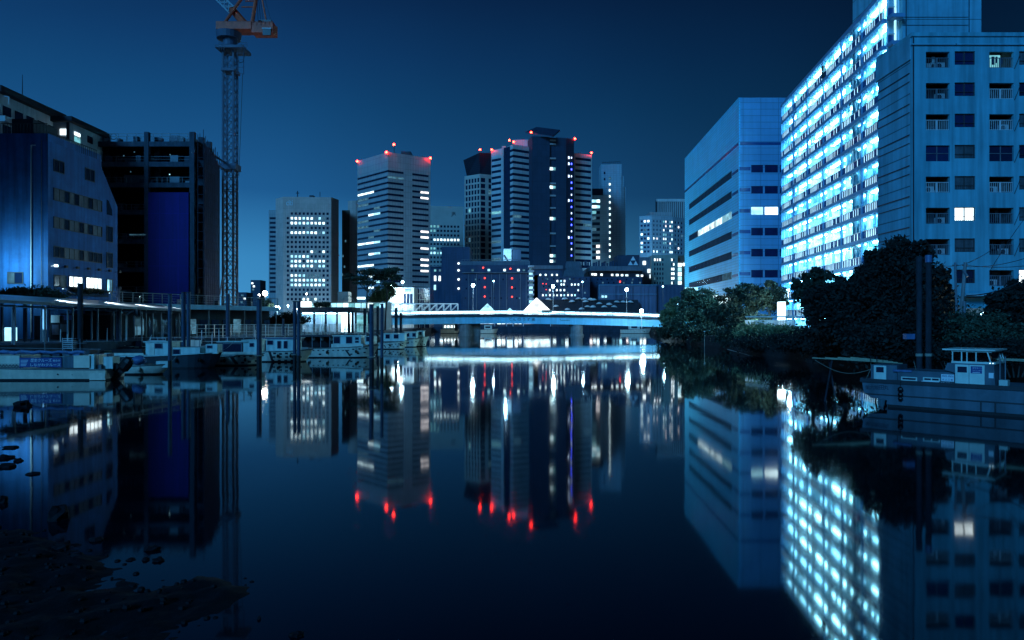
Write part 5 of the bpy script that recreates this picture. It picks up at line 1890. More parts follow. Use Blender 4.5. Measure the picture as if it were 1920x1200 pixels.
class Boat:
    """A boat lying broadside: stern at photo column a, bow at column b, waterline row wl."""
    def __init__(self, name, label, a, b, wlrow, h0row, h1row, beam, hullmat, yaw=0.0, group='boats moored on the left', cat='boat', rail='window_frame', **kw):
        self.D = DW(wlrow)
        D = self.D
        self.sgn = 1 if b > a else -1
        self.L = abs(XX(b, D) - XX(a, D)) / math.cos(yaw)
        self.B = beam
        c, s = math.cos(yaw), math.sin(yaw)
        u = (self.sgn * c, s)
        nn = (s * self.sgn, -c)
        o = (XX(a, D) - nn[0] * beam / 2, D - nn[1] * beam / 2)
        self.M = frame(o, u, nn)
        self.t = thing(name, label, cat, (o[0], o[1], 0), group)
        self.a, self.k = a, D / F
        self.H0, self.H1 = self.z(h0row), self.z(h1row)
        mb = MB().at(self.M)
        self.half, self.top, self.skin = add_hull(mb, self.L, beam, self.H0, self.H1, **kw)
        mb.build('hull', [hullmat, 'boot_paint', 'deck_paint'], self.t)
        mb = MB().at(self.M)
        for sg in (1, -1):
            pts = [(self.skin(i / 16, 99)[0], sg * (self.half(i / 16) + .02), self.top(i / 16) - .05) for i in range(17)]
            mb.path(pts, .045, 5)
        mb.build('rub_rail', rail, self.t)
    def z(self, py): return CH + (HZ - py) * self.k
    def s(self, px): return abs(px - self.a) * self.k
    def box(self, nm, px0, px1, py0, py1, d0, d1, mt):
        """Box between photo columns and rows, from lateral d0 to d1 (metres from the centre line, + towards the camera)."""
        s0, s1 = sorted((self.s(px0) if (px0 - self.a) * self.sgn > 0 else -self.s(px0), self.s(px1) if (px1 - self.a) * self.sgn > 0 else -self.s(px1)))
        z0, z1 = sorted((self.z(py0), self.z(py1)))
        return MB().at(self.M).box(s0, s1, min(d0, d1), max(d0, d1), z0, z1).build(nm, mt, self.t)
    def cabin(self, px0, px1, ytop, ybase, width, mt, wins=(), roof=True, glass='dark_glass', overhang=.15):
        """Cabin with proud framed windows on its camera side; wins = [(px0, px1, ytop, ybase)]."""
        d = width / 2
        c = self.box('cabin', px0, px1, ytop, ybase, -d, d, mt)
        if roof:
            s0, s1 = sorted((self.s(px0), self.s(px1)))
            z1 = self.z(ytop)
            MB().at(self.M).box(s0 - overhang, s1 + overhang, -d - .12, d + .12, z1 + .005, z1 + .09).build('roof', 'cabin_white', self.t)
        for (a, b, y0, y1) in wins:
            s0, s1 = sorted((self.s(a), self.s(b)))
            z0, z1 = sorted((self.z(y0), self.z(y1)))
            mb = MB().at(self.M)
            for q in ((s0 - .05, s0, z0 - .05, z1 + .05), (s1, s1 + .05, z0 - .05, z1 + .05), (s0, s1, z0 - .05, z0), (s0, s1, z1, z1 + .05)):
                mb.box(q[0], q[1], d + .002, d + .05, q[2], q[3])
            w = mb.build('window', 'grey_metal', self.t)
            MB().at(self.M).box(s0, s1, d + .002, d + .02, z0, z1).build('pane', glass, w)
        return c
    def rig(self, px, ytop, ybase, arm=True):
        m_ = MB().at(self.M)
        s_ = self.s(px)
        m_.tube((s_, 0, self.z(ybase)), (s_, 0, self.z(ytop)), .035, 6, .02)
        if arm:
            m_.tube((s_ - .5, 0, self.z(ytop) - .35), (s_ + .5, 0, self.z(ytop) - .35), .02, 5)
            m_.tube((s_, 0, self.z(ytop) - .1), (s_ + 1.6, .3, self.z(ybase)), .01, 4)
        m_.build('mast', 'grey_metal', self.t)
    def fender(self, *pxs):
        for px in pxs:
            t_ = max(0, min(1, self.s(px) / self.L))
            y_ = self.skin(t_, self.top(t_) * .6)[1] + .13
            m_ = MB().at(self.M)
            m_.ball((self.s(px), y_, self.top(t_) * .55), .14, 8, 6, 1.5)
            m_.tube((self.s(px), y_ - .05, self.top(t_) * .6), (self.s(px), self.half(t_), self.top(t_)), .015, 4)
            m_.build('fender', 'black_plastic' if int(px) % 2 else 'hull_cool', self.t)
    def rope(self, px, px2, dz=.9, dd=-1.2):
        a_ = Vector((self.s(px), 0, self.top(max(0, min(1, self.s(px) / self.L))) + .05))
        b_ = Vector((self.s(px2) * (1 if (px2 - self.a) * self.sgn > 0 else -1), dd, a_.z + dz))
        m_ = MB().at(self.M)
        m_.path([a_.lerp(b_, i / 8) - Vector((0, 0, .25 * math.sin(math.pi * i / 8))) for i in range(9)], .016, 4)
        m_.build('mooring_rope', 'rope', self.t)
    def marks(self, spec, mt='sign_dark', name='painted_pattern'):
        """Small painted blocks following the hull side: (px, row, width, height, slant) in photo pixels."""
        mb = MB().at(self.M)
        for px, py, w, h, sl in spec:
            def pt(x, y):
                t_ = max(0.0, min(1.0, self.s(x) / self.L))
                zz = self.z(y)
                return (self.s(x), self.skin(t_, zz)[1] + .012, zz)
            q = [pt(px, py + h), pt(px + w, py + h), pt(px + w + sl, py), pt(px + sl, py)]
            mb.raw(q, [(0, 1, 2, 3)] if self.sgn > 0 else [(3, 2, 1, 0)])
        mb.build(name, mt, self.t)

def outboard(bt, px, py, scale, mt='black_plastic'):
    """Tilted outboard motor hung on the transom."""
    s, z_ = (bt.s(px) * (1 if (px - bt.a) * bt.sgn > 0 else -1)), bt.z(py)
    R = Matrix.Translation((s, 0.2, z_)) @ Matrix.Rotation(math.radians(-38), 4, 'Y') @ Matrix.Diagonal((scale, scale, scale, 1))
    mb = MB().at(bt.M @ R)
    k = 10
    prof = [(-.05, .20, .16), (.1, .30, .22), (.5, .31, .23), (.72, .24, .19), (.8, .10, .1)]
    vs, fs = [], []
    for (h, rx, ry) in prof:
        vs += [(-.25 + rx * 1.15 * math.cos(2 * math.pi * i / k), ry * math.sin(2 * math.pi * i / k), h) for i in range(k)]
    for j in range(len(prof) - 1):
        fs += [(j * k + i, j * k + (i + 1) % k, (j + 1) * k + (i + 1) % k, (j + 1) * k + i) for i in range(k)]
    fs += [tuple(range(k))[::-1], tuple(range((len(prof) - 1) * k, len(prof) * k))]
    mb.raw(vs, fs)
    m_ = mb.build('outboard_motor', mt, bt.t)
    mb = MB().at(bt.M @ R)
    mb.plate([(-.38, -.95), (-.08, -.95), (-.02, -.05), (-.45, -.05)], -.07, .07)
    mb.plate([(-.75, -.62), (-.06, -.66), (-.06, -.60), (-.75, -.56)], -.2, .2)
    mb.plate([(-.38, -1.25), (-.12, -1.0), (-.12, -.9), (-.38, -.9)], -.03, .03)
    mb.box(-.08, .3, -.14, .14, -.35, .05)
    mb.build('outboard_leg', mt, m_)
    mb = MB().at(bt.M @ R)
    mb.tube((-.62, 0, -.95), (-.1, 0, -.95), .09, 8)
    for i in range(3):
        a = 2 * math.pi * i / 3
        mb.plate([(-.66, -.95), (-.58, -.95), (-.56, -.95 + .26 * math.cos(a)), (-.68, -.95 + .26 * math.cos(a))], .2 * math.sin(a) - .01, .2 * math.sin(a) + .02)
    mb.build('propeller', mt, m_)

# 1 near cruise boat on the far left
b = Boat('cruise_boat', 'pale cruise boat with a blue lettered banner and a tilted black outboard motor', 196, -160, 714, 692, 685, 3.0, 'hull_white', stern=.96)
b.box('swim_step', 166, 195, 696, 713, -1.2, 1.38, 'hull_white')
b.box('side_wall', 135, 165, 667, 690, -1.25, 1.3, 'hull_white')
b.box('side_wall', 113, 134.6, 669, 690, -1.1, 1.26, 'hull_grey')
b.box('side_wall', -60, 33, 667, 694, -1.2, 1.30, 'hull_white')
b.box('banner', 33.5, 112.6, 671, 689, 1.15, 1.33, 'banner_blue')
b.box('stern_post', 163, 172, 665, 698, .9, 1.2, 'cabin_white')
b.box('helm_seat', 181, 199, 670, 693, -.4, .6, 'cabin_white')
b.box('helm_backrest', 186, 189, 664, 676, -.3, .5, 'tarp_dark')
b.box('engine_well', 172, 181, 685, 697, -.9, .9, 'deck_paint')
mb = MB().at(b.M)
text_on(mb, '歴史クルーズ', b.s(93), b.z(679.6), .28, 1.335, 1.58, flip=False)
# the boat's stern is to the right, so the frame runs right to left: letters are laid out mirrored back
mb = MB().at(b.M)
text_on(mb, '歴史クルーズ', b.s(94), b.z(679), .27, 1.335, 1.6, flip=True)
text_on(mb, '乗合中', b.s(110), b.z(678.5), .17, 1.335, .55, flip=True)
text_on(mb, 'しながわクルーズ', b.s(111), b.z(687), .23, 1.335, 2.3, flip=True)
for k in range(5):
    z0 = b.z(676 + 2.6 * k)
    mb.box(b.s(50 - k), b.s(36), 1.332, 1.34, z0, z0 + .035)
mb.build('lettering', 'sign_white', b.t)
mb = MB().at(b.M)
for r_ in range(3):
    for c_ in range(9):
        cx, cz = b.s(31 - 6.2 * c_ + (3.1 if r_ % 2 else 0)), b.z(693 - 3.0 * r_)
        for rad in (.19, .125, .06):
            pts = [(cx + rad * math.cos(math.pi * i / 7), 1.31, cz + rad * math.sin(math.pi * i / 7)) for i in range(8)]
            mb.path(pts, .011, 4)
mb.build('wave_pattern', 'sign_dark', b.t)
mb = MB().at(b.M)
for (x, y, w) in ((107, 702, .06), (134, 703, .03)):
    mb.ball((b.s(x), b.half(.3) * .95, b.z(y)), w, 8, 5)
mb.build('hull_vent', 'sign_dark', b.t)
mb = MB().at(b.M)                                            # rolled awning on its poles
pts = [(b.s(150 - 12 * i), .9, b.z(661) + .06 * math.sin(i * 2.1)) for i in range(20)]
for p, q in zip(pts, pts[1:]):
    mb.tube(p, q, random.uniform(.11, .17), 8, random.uniform(.1, .17))
mb.build('rolled_awning', 'tarp', b.t)
mb = MB().at(b.M)
for x in (33, 116, 180):
    mb.tube((b.s(x), 1.2, b.z(692)), (b.s(x), 1.2, b.z(654)), .02, 5)
mb.tube((b.s(185), 1.2, b.z(655)), (b.s(-50), 1.2, b.z(652)), .02, 5)
mb.build('awning_pole', 'grey_metal', b.t)
mb = MB().at(b.M)
mb.path([(b.s(141 - 8 * i), 1.1, b.z(668.5) + .03 * math.sin(i)) for i in range(14)], .03, 5)
mb.build('gunwale_rope', 'rope', b.t)
outboard(b, 205, 689, 1.35)

b.rig(128, 636, 664)
b.rig(60, 640, 664, False)
# 2 dinghy
b = Boat('dinghy', 'small white open dinghy with a bundled blue tarpaulin, behind the outboard motor', 208, 313, 703, 686, 682, 1.7, 'hull_cool', full=.5)
leafless = MB().at(b.M)
rgb = random.Random(5)
vs, fs = [], []
for j in range(7):
    for i in range(12):
        ph, th = math.pi * j / 6 - math.pi / 2, 2 * math.pi * i / 12
        rr = 1 + rgb.uniform(-.14, .14)
        vs.append((b.s(251) + .62 * rr * math.cos(ph) * math.cos(th), .5 * rr * math.cos(ph) * math.sin(th), b.z(677) + .42 * rr * math.sin(ph)))
for j in range(6):
    fs += [(j * 12 + i, j * 12 + (i + 1) % 12, (j + 1) * 12 + (i + 1) % 12, (j + 1) * 12 + i) for i in range(12)]
leafless.raw(vs, fs).build('tarpaulin', 'tarp', b.t, smooth=True)
b.box('bow_cover', 287, 309, 678, 690, -.35, .35, 'cabin_white')
b.box('thwart', 262, 268, 683, 686, -.7, .7, 'deck_paint')

b.rope(300, 318, .6, -.4)
b.fender(262)
# 3 dark-hulled fishing boat
b = Boat('fishing_boat', 'dark-hulled fishing boat with a white wheelhouse, moored behind the dinghy', 190, 406, 691, 668, 660, 2.8, 'hull_dark', full=.7, rail='cabin_white')
b.cabin(269, 316, 642, 667, 2.0, 'cabin_white', [(287, 300, 645, 653)], overhang=.2)
b.cabin(320, 371, 652, 667, 1.9, 'cabin_white', [(321, 333, 656, 664)], roof=False)
b.cabin(379, 401, 646, 664, 1.2, 'cabin_white', [(382, 391, 649, 653)], roof=False)
b.box('door', 276, 286, 645, 666, 1.0, 1.03, 'hull_cool')
mb = MB().at(b.M)
for (x0_, x1_, y) in ((275, 304, 634), (275, 304, 639), (275, 304, 643)):
    mb.tube((b.s(x0_), .7, b.z(y)), (b.s(x1_), .7, b.z(y)), .025, 5)
for x in (275, 289, 304):
    mb.tube((b.s(x), .7, b.z(643)), (b.s(x), .7, b.z(634)), .025, 5)
mb.tube((b.s(265), .4, b.z(648)), (b.s(276), .5, b.z(628)), .03, 5)
mb.build('roof_rack', 'white_metal', b.t)
b.box('side_strake', 195, 268, 662, 667, 1.28, 1.36, 'hull_cool')

b.rig(292, 618, 640)
b.rig(362, 628, 652)
b.fender(241, 331, 371)
b.rope(398, 420, 1.0)
# 4-8 row of pale boats with painted ports
def port_boat(label, a, b_, wl_, h0, h1, beam, cab, marks_, stripe, name='excursion_boat', hullmat='hull_cool', **kw):
    bt = Boat(name, label, a, b_, wl_, h0, h1, beam, hullmat, **kw)
    bt.marks(marks_)
    bt.marks(stripe, name='painted_stripe', mt='hull_dark')
    return bt
mk = [(408 + 9.5 * i, 668.5 - .2 * i, 4, 2.2, 0) for i in range(8)] + [(412, 676, 4.5, 3, 0)] + [(440 + 11 * i, 680 - 1.3 * i, 5.5, 3, 0) for i in range(4)]
b = port_boat('pale excursion boat with an open dark cabin, left of the thick single pile', 374, 486, 686, 669, 663, 3.0, None, mk, [(429, 683, 7, -16, 10)], full=.62)
b.cabin(413, 453, 642, 664, 2.3, 'hull_dark', [(416, 450, 645, 661)], overhang=.5)
b.cabin(453.5, 480, 639, 661, 2.2, 'cabin_white', [(466, 473, 644, 650)], overhang=.2)
b.box('bulwark', 414, 482, 660, 665, 1.32, 1.4, 'hull_cool')
b.rig(447, 622, 642)
b.fender(421, 459)
b.rope(380, 352, .5)
mk = [(512 + 11 * i, 661 + (i % 2), 5.5, 3.2, 0) for i in range(5)] + [(510 + 12 * i, 668, 5.5, 3, 0) for i in range(5)] + [(508 + 12 * i, 674.5, 5.5, 2.6, 0) for i in range(4)]
b = port_boat('pale excursion boat with three rows of painted ports, left of the twin piles', 488, 580, 679, 659, 655, 3.0, None, mk, [(502, 676, 5, -18, 5)], full=.62)
b.cabin(497, 552, 635, 658, 2.4, 'cabin_white', [(500, 510, 639, 646), (519, 525, 640, 653), (531, 537, 640, 653)], overhang=.4)
b.box('awning', 492, 556, 633.5, 635, -1.4, 1.4, 'tarp')
b.rig(526, 620, 634)
b.fender(521, 545)
b.rope(496, 487, .6)
mk = [(567 + 9.3 * i, 656.2, 3.4, 1.8, 0) for i in range(10)] + [(597, 663, 4.6, 2.8, 0)] + [(660 + 11.5 * i, 654 - .6 * i, 3.6, 2.2, 0) for i in range(4)] + [(656 + 12 * i, 663 - 1.5 * i, 4, 2.4, 0) for i in range(4)]
b = port_boat('large pale excursion boat with a white two-window cabin and paper lanterns', 545, 706, 671, 653, 647, 3.4, None, mk, [(646, 668, 4, -12, 8)], full=.66)
b.cabin(623, 675, 630.5, 645, 2.6, 'cabin_white', [(624.5, 635.5, 632, 643.5), (648, 658.5, 632, 643.5), (665, 671, 633, 637), (665, 671, 639.5, 642.5)], overhang=.15)
b.cabin(683, 699, 631, 646, 2.2, 'cabin_white', [(685, 695, 632, 640)], roof=False)
b.box('cabin_skirt', 620, 680, 645, 652, -1.35, 1.42, 'hull_cool')
b.box('open_saloon', 560, 618, 632, 652, -1.2, .2, 'shadow_interior')
b.box('saloon_roof', 556, 621, 628.5, 631.5, -1.5, 1.5, 'hull_dark')
for x in (562, 583, 599, 616):
    b.box('saloon_post', x, x + 1.2, 631.5, 653, 1.2, 1.3, 'grey_metal')
    mb = MB().at(b.M).ball((b.s(x + 2.5), .9, b.z(636)), .17, 8, 6, 1.3)
    mb.build('paper_lantern', 'beige_wall', b.t)
b.rig(640, 612, 630)
b.rig(690, 618, 632)
b.fender(579, 613, 667)
b.rope(700, 716, .8)
mk = [(727 + 6.5 * i, 645.5 - .5 * i, 2.6, 1.5, 0) for i in range(6)] + [(728 + 8 * i, 651 - 1.2 * i, 2.6, 1.5, 0) for i in range(4)]
b = port_boat('pale boat with two dark cabin windows just right of the thin tall pile', 708, 764, 655, 642, 638, 3.2, None, mk, [(719, 652, 2, -5, 3)], full=.6)
b.cabin(718, 758, 626, 640, 2.4, 'cabin_white', [(722.5, 729.5, 627.5, 634.5), (738, 746, 627.5, 634.5)])
b.rig(735, 612, 626)
b.fender(731, 751)
mk = [(764 + 7 * i, 641 - .4 * i, 2.4, 1.4, 0) for i in range(3)]
b = port_boat('higher pale boat with square cabin ports, second from the right of the moored row', 752, 786, 651, 636, 634, 3.2, None, mk, [(760, 648, 1.4, -4, 2)], full=.6)
b.cabin(758, 780, 623, 634, 2.4, 'cabin_white', [(761.5, 766.5, 625, 631), (773, 778.5, 625, 631)])
b.rig(770, 610, 623)
b.fender(765)
mk = [(789, 633.5, 2.4, 1.4, 0), (791, 639, 2.4, 1.6, 0), (794, 645, 2.4, 1.4, 0)]
b = port_boat('last boat of the moored row, its bow catching a bright glint near the bridge', 776, 803, 650, 633, 630, 3.2, None, mk, [(787, 648, 1.4, -4, 2)], full=.55)
b.cabin(782, 793, 621, 632, 2.2, 'cabin_white', [(785.5, 790, 622.5, 628)])
b.rig(788, 608, 621)
# boats beyond the bridge
b = Boat('motor_boat', 'white motor boat glimpsed under the bridge right of the left pier', 901, 934, 625.6, 618, 616, 3, 'hull_white', group='boats beyond the bridge')
b.cabin(908, 922, 610.5, 617.5, 2.2, 'cabin_white', [(910, 919, 612, 615)])
b = Boat('motor_boat', 'long low boat with a row of lit windows beside the left bridge pier', 826, 862, 625.2, 617, 616, 3, 'hull_white', group='boats beyond the bridge')
b.cabin(830, 857, 608.5, 616.5, 2.4, 'cabin_white', [(833 + 6 * i, 836.5 + 6 * i, 610, 614.5) for i in range(4)], glass='lit_home')
b = Boat('motor_boat', 'pale launch moored far under the right end of the bridge', 1165, 1222, 625.4, 618, 615, 3, 'hull_cool', group='boats beyond the bridge')
b.cabin(1180, 1200, 610.5, 617.5, 2.2, 'cabin_white', [(1184, 1195, 612, 615)])
# low barges with long spars, behind the cruise boat
b = Boat('flat_barge', 'long flat dark barge with a pale deck edge, between cruise boat and shed', 290, 100, 682, 668, 667, 2.6, 'hull_dark', full=.8, rail='white_metal')
b.box('deck_box', 205, 262, 655, 667, -.8, .8, 'hull_dark')
mb = MB().at(b.M)
for k in range(4):
    mb.tube((b.s(170 - 10 * k), .4 - .2 * k, b.z(664) + .03 * k), (b.s(285), .2 - .15 * k, b.z(658) + .05 * k), .04, 6)
mb.build('spar', 'bamboo', b.t)
b = Boat('flat_barge', 'flat dark barge heaped with crates and folded tarpaulin at the left edge', 200, -60, 692, 672, 671, 3, 'hull_dark', full=.8, rail='grey_metal')
for k in range(9):
    x = 15 + 19 * k
    b.box('cargo', x, x + 13, 672, 664 - (k * 5 % 4) * 2.2, -.9 + .1 * (k % 3), .9, ['tarp_dark', 'hull_grey', 'tarp', 'hull_dark'][k % 4])
mb = MB().at(b.M)
for k in range(6):
    mb.box(b.s(126), b.s(107), -.2, .6, b.z(654 - 3.6 * k), b.z(653 - 3.6 * k))
mb.tube((b.s(126), .6, b.z(672)), (b.s(124), .6, b.z(634)), .03, 5)
mb.tube((b.s(107), .6, b.z(672)), (b.s(106), .6, b.z(634)), .03, 5)
mb.build('slatted_rack', 'white_metal', b.t)

# ------------------------------------------------------------------ big work boat on the right
O = Vector((XX(1663, DW(763)), DW(763)))
E = Vector((XX(1920, DW(783)), DW(783)))
u = (E - O).normalized()
nn = Vector((u.y, -u.x))
if nn.dot(-O) < 0:
    nn = -nn
MR = frame(O, u, nn)
t = thing('work_boat', 'grey work boat with a glazed wheelhouse moored below the dark trees on the right', 'boat', (O.x, O.y, 0), 'boats moored on the right')
def rs(px, d=0.0):
    o = (O[0] + nn[0] * d - u[0] * 4, O[1] + nn[1] * d - u[1] * 4)
    e = (O[0] + nn[0] * d + u[0] * 30, O[1] + nn[1] * d + u[1] * 30)
    k = (px - 960) / F
    ux, uy = u[0], u[1]
    return (k * o[1] - o[0]) / (ux - k * uy) - 4
def rz(px, py, d=0.0):
    s = rs(px, d)
    D_ = O[1] + nn[1] * d + u[1] * s
    return CH + (HZ - py) / F * D_
HT = rz(1740, 719.5)
Lr, Br = 15.0, 3.4
sL = rs(1615)
mb = MB().at(MR)
mb.use(0).plate([(0, .14), (Lr, .14), (Lr, HT), (sL, HT + .08), (sL + .12, .72), (sL + .5, .42), (0, .36)], -Br, 0)
mb.use(1).plate([(.02, -.5), (Lr - .02, -.5), (Lr - .02, .139), (.02, .139)], -Br + .03, -.03)
mb.build('hull', ['hull_grey', 'boot_paint'], t)
mb = MB().at(MR)
mb.box(sL - .05, Lr, -.04, .07, HT - .10, HT + .10)
mb.box(sL + .2, Lr, .0, .035, .60, .66)
mb.box(sL - .05, sL + .1, -Br, 0, HT - .02, HT + .14)
for px in (1838, 1865):
    s = rs(px)
    mb.box(s, s + .06, 0, .05, .15, .62)
mb.build('rub_rail', 'hull_dark', t)
MB().at(MR).box(sL, Lr, -Br + .1, -.1, HT + .01, HT + .04).build('deck', 'deck_paint', t)
mb = MB().at(MR)
s0 = rs(1622.5)
for ch, px in zip('第六飯田丸', (1622.5, 1631, 1639.5, 1648.5, 1657.5)):
    text_on(mb, ch, rs(px), rz(px, 730, 0) - .01, .235, .012, .225)
mb.build('lettering', 'sign_dark', t)
# stern cabin with a white door
dC = -.45
mb = MB().at(MR).box(rs(1633, dC), rs(1682, dC), dC - 1.7, dC, HT + .05, rz(1650, 684, dC))
mb.build('stern_cabin', 'hull_grey', t)
a, c = rs(1639, dC), rs(1662, dC)
zt_, zb_ = rz(1650, 685.5, dC), HT + .06
dr = MB().at(MR).box(a, c, dC + .003, dC + .05, zb_, zt_).build('door', 'cabin_white', t)
MB().at(MR).box(a + .12, c - .12, dC + .052, dC + .06, rz(1650, 698, dC), rz(1650, 688, dC)).build('pane', 'dark_glass', dr)
# low trunk cabin with two framed ports
dT = -.35
mb = MB().at(MR).box(rs(1683, dT), rs(1790, dT), dT - 2.2, dT, HT + .05, rz(1730, 696, dT))
mb.build('trunk_cabin', 'hull_grey', t)
for (p0_, p1_, y0, y1, mid) in ((1690, 1720, 706, 713, False), (1731, 1763, 707, 714, True)):
    a, c = rs(p0_, dT), rs(p1_, dT)
    z0, z1 = rz(p0_, y1, dT), rz(p0_, y0, dT)
    mb = MB().at(MR)
    for q in ((a, a + .06, z0, z1), (c - .06, c, z0, z1), (a + .06, c - .06, z0, z0 + .05), (a + .06, c - .06, z1 - .05, z1)):
        mb.box(q[0], q[1], dT + .003, dT + .05, q[2], q[3])
    if mid:
        mb.box((a + c) / 2 - .025, (a + c) / 2 + .025, dT + .003, dT + .05, z0 + .05, z1 - .05)
    w = mb.build('window', 'cabin_white', t)
    MB().at(MR).box(a + .06, c - .06, dT + .003, dT + .02, z0 + .05, z1 - .05).build('pane', 'dark_glass', w)
MB().at(MR).box(rs(1675, dT), rs(1710, dT), dT - .5, dT + .08, rz(1690, 697, dT), rz(1690, 693.5, dT)).build('folded_tarpaulin', 'tarp', t)
def rboard(nm, p0_, p1_, y0, y1, d, mt, txt, tm, hgt, wfrac=.88, rows_=1):
    a, c = rs(p0_, d), rs(p1_, d)
    z0, z1 = rz((p0_ + p1_) / 2, y1, d), rz((p0_ + p1_) / 2, y0, d)
    bd = MB().at(MR).box(a, c, d + .003, d + .03, z0, z1).build(nm, mt, t)
    mb = MB().at(MR)
    for i, tx in enumerate(txt):
        hh = (z1 - z0) / len(txt)
        text_on(mb, tx, a + (c - a) * (1 - wfrac) / 2, z1 - hh * (i + 1) + hh * .2, hh * .6, d + .034, (c - a) * wfrac)
    mb.build('lettering', tm, bd)
rboard('sign_board', 1765, 1789, 702, 715, dT, 'sign_white', ['船舶', '水上工事'], 'banner_blue', .1)
rboard('number_board', 1728, 1761, 714.8, 720, dT + .05, 'sign_white', ['TK3-1288'], 'sign_dark', .1)
rboard('number_board', 1763, 1789, 716, 721, dT + .05, 'hull_dark', ['59-0741'], 'sign_white', .1)
# wheelhouse: solid lower storey, glazed upper storey
dW = -.2
zl = rz(1825, 682, dW)
zu = rz(1825, 657.5, dW)
sa, sb, sc = rs(1772, dW), rs(1792, dW), rs(1866, dW)
mb = MB().at(MR)
mb.plate([(sb, HT + .05), (sc, HT + .05), (sc - .05, zl), (sa + .1, zl), (sa - .02, zl - .35)] + [(sb - .02, zl - .5)], dW - 2.3, dW)
mb.build('wheelhouse_base', 'hull_grey', t)
for (p0_, p1_) in ((1791.5, 1817), (1818, 1846.5)):
    a, c = rs(p0_, dW), rs(p1_, dW)
    z0, z1 = HT + .06, zl - .06
    d_ = MB().at(MR).box(a, c, dW + .003, dW + .06, z0, z1).build('door', 'cabin_white', t)
    if p0_ < 1800:
        MB().at(MR).box(a + .1, c - .08, dW + .062, dW + .07, z0 + (z1 - z0) * .60, z1 - .1).build('pane', 'dark_glass', d_)
    else:
        mb = MB().at(MR).box(a + .06, c - .1, dW + .062, dW + .07, z0 + (z1 - z0) * .58, z1 - .06)
        mb.build('sign_panel', 'banner_blue', d_)
        mb = MB().at(MR)
        zz = z0 + (z1 - z0) * .58
        hh = z1 - .06 - zz
        text_on(mb, '東京湾マリン', a + .14, zz + hh * .66, hh * .2, dW + .074, (c - a) * .72)
        text_on(mb, 'ケイシンボート', a + .14, zz + hh * .30, hh * .24, dW + .074, (c - a) * .72)
        mb.box(a + .14, c - .18, dW + .072, dW + .076, zz + hh * .1, zz + hh * .17)
        mb.build('lettering', 'sign_white', d_)
a = rs(1854, dW)
MB().at(MR).box(a, a + .2, dW + .003, dW + .02, rz(1855, 709, dW), rz(1855, 699, dW)).build('notice', 'sign_white', t)
# glazed storey
st, sf = rs(1784, dW), rs(1862, dW)
mb = MB().at(MR)
for d0 in (dW - 2.25, dW - .06):
    for s0_, s1_ in ((st, st), (rs(1801, dW), rs(1801, dW)), (rs(1811, dW), rs(1811, dW)), (rs(1828, dW), rs(1828, dW)), (sf - .12, sf - .3)):
        mb.tube((s0_ + .04, d0 + .03, zl), (s1_ + .04, d0 + .03, zu), .035, 5)
mb.tube((sf + .1, dW - 1.6, zl), (sf - .1, dW - 1.6, zu), .035, 5)
mb.tube((sf + .1, dW - 2.1, zl), (sf - .1, dW - 2.1, zu), .035, 5)
mb.box(st, sf + .1, dW - 2.28, dW + .02, zl + .002, zl + .1)
mb.box(st, sf - .05, dW - 2.28, dW + .02, zu - .07, zu)
mb.build('wheelhouse_frame', 'cabin_white', t)
MB().at(MR).box(st + .1, sf - .2, dW - .09, dW - .07, zl + .1, zu - .07).build('window', 'cabin_glass', t)
MB().at(MR).box(sf - .06, sf - .03, dW - 2.2, dW - .1, zl + .1, zu - .07).build('windscreen', 'cabin_glass', t)
MB().at(MR).box(rs(1768, dW), sf + .12, dW - 2.45, dW + .15, zu + .002, zu + .07).build('wheelhouse_roof', 'cabin_white', t)
MB().at(MR).box(st + .2, st + .8, dW - 1.4, dW - .7, zl + .1, zl + .5).build('helm', 'hull_dark', t)
mb = MB().at(MR).ball((sf - .3, dW - .5, zl + .28), .18, 10, 6, .8)
mb.build('float', 'orange_cloth', t)
for k in range(2):
    MB().at(MR).ball((sf - .12 + .12 * k, dW + .0, zl + .05), .035, 6, 4).build('deck_lamp', 'lit_white', t)
s = rs(1872, dW)
MB().at(MR).box(s, s + .35, dW - .6, dW - .1, HT + .06, rz(1877, 713, dW)).build('white_bucket', 'cabin_white', t)
mb = MB().at(MR)
sx = rs(1690)
for zz, r in ((.98, .14), (.72, .13), (.5, .12)):
    mb.ball((sx, .16, zz), r, 8, 6)
mb.path([(sx, .12, HT + .1), (sx, .16, 1.0), (sx, .16, .5)], .015, 4)
mb.build('fender', 'black_plastic', t)
mb = MB().at(MR)
for k, (p0_, p1_) in enumerate(((1615, 1640), (1700, 1705), (1760, 1770))):
    MB().at(MR).path([(rs(p0_) + .2, -.2 - .1 * k, HT + .1), (rs(p0_) + .1, -1.2, HT + .6), (rs(p0_) - .4, -2.6, HT + 1.0)], .015, 4).build('mooring_rope', 'rope', t)
for px in (1875, 1885):
    MB().at(MR).tube((rs(px, -1), -1, HT + .05), (rs(px, -1), -1, HT + 1.45), .03, 5).build('deck_post', 'grey_metal', t)
mb = MB().at(MR)
for k in range(2):
    MB().at(MR).tube((rs(1866, -1.2), -1.2 - .1 * k, HT + 1.28 + .04 * k), (rs(1990, -1.2), -1.25 - .1 * k, HT + 1.22 + .1 * k), .03, 6).build('spar', 'bamboo', t)
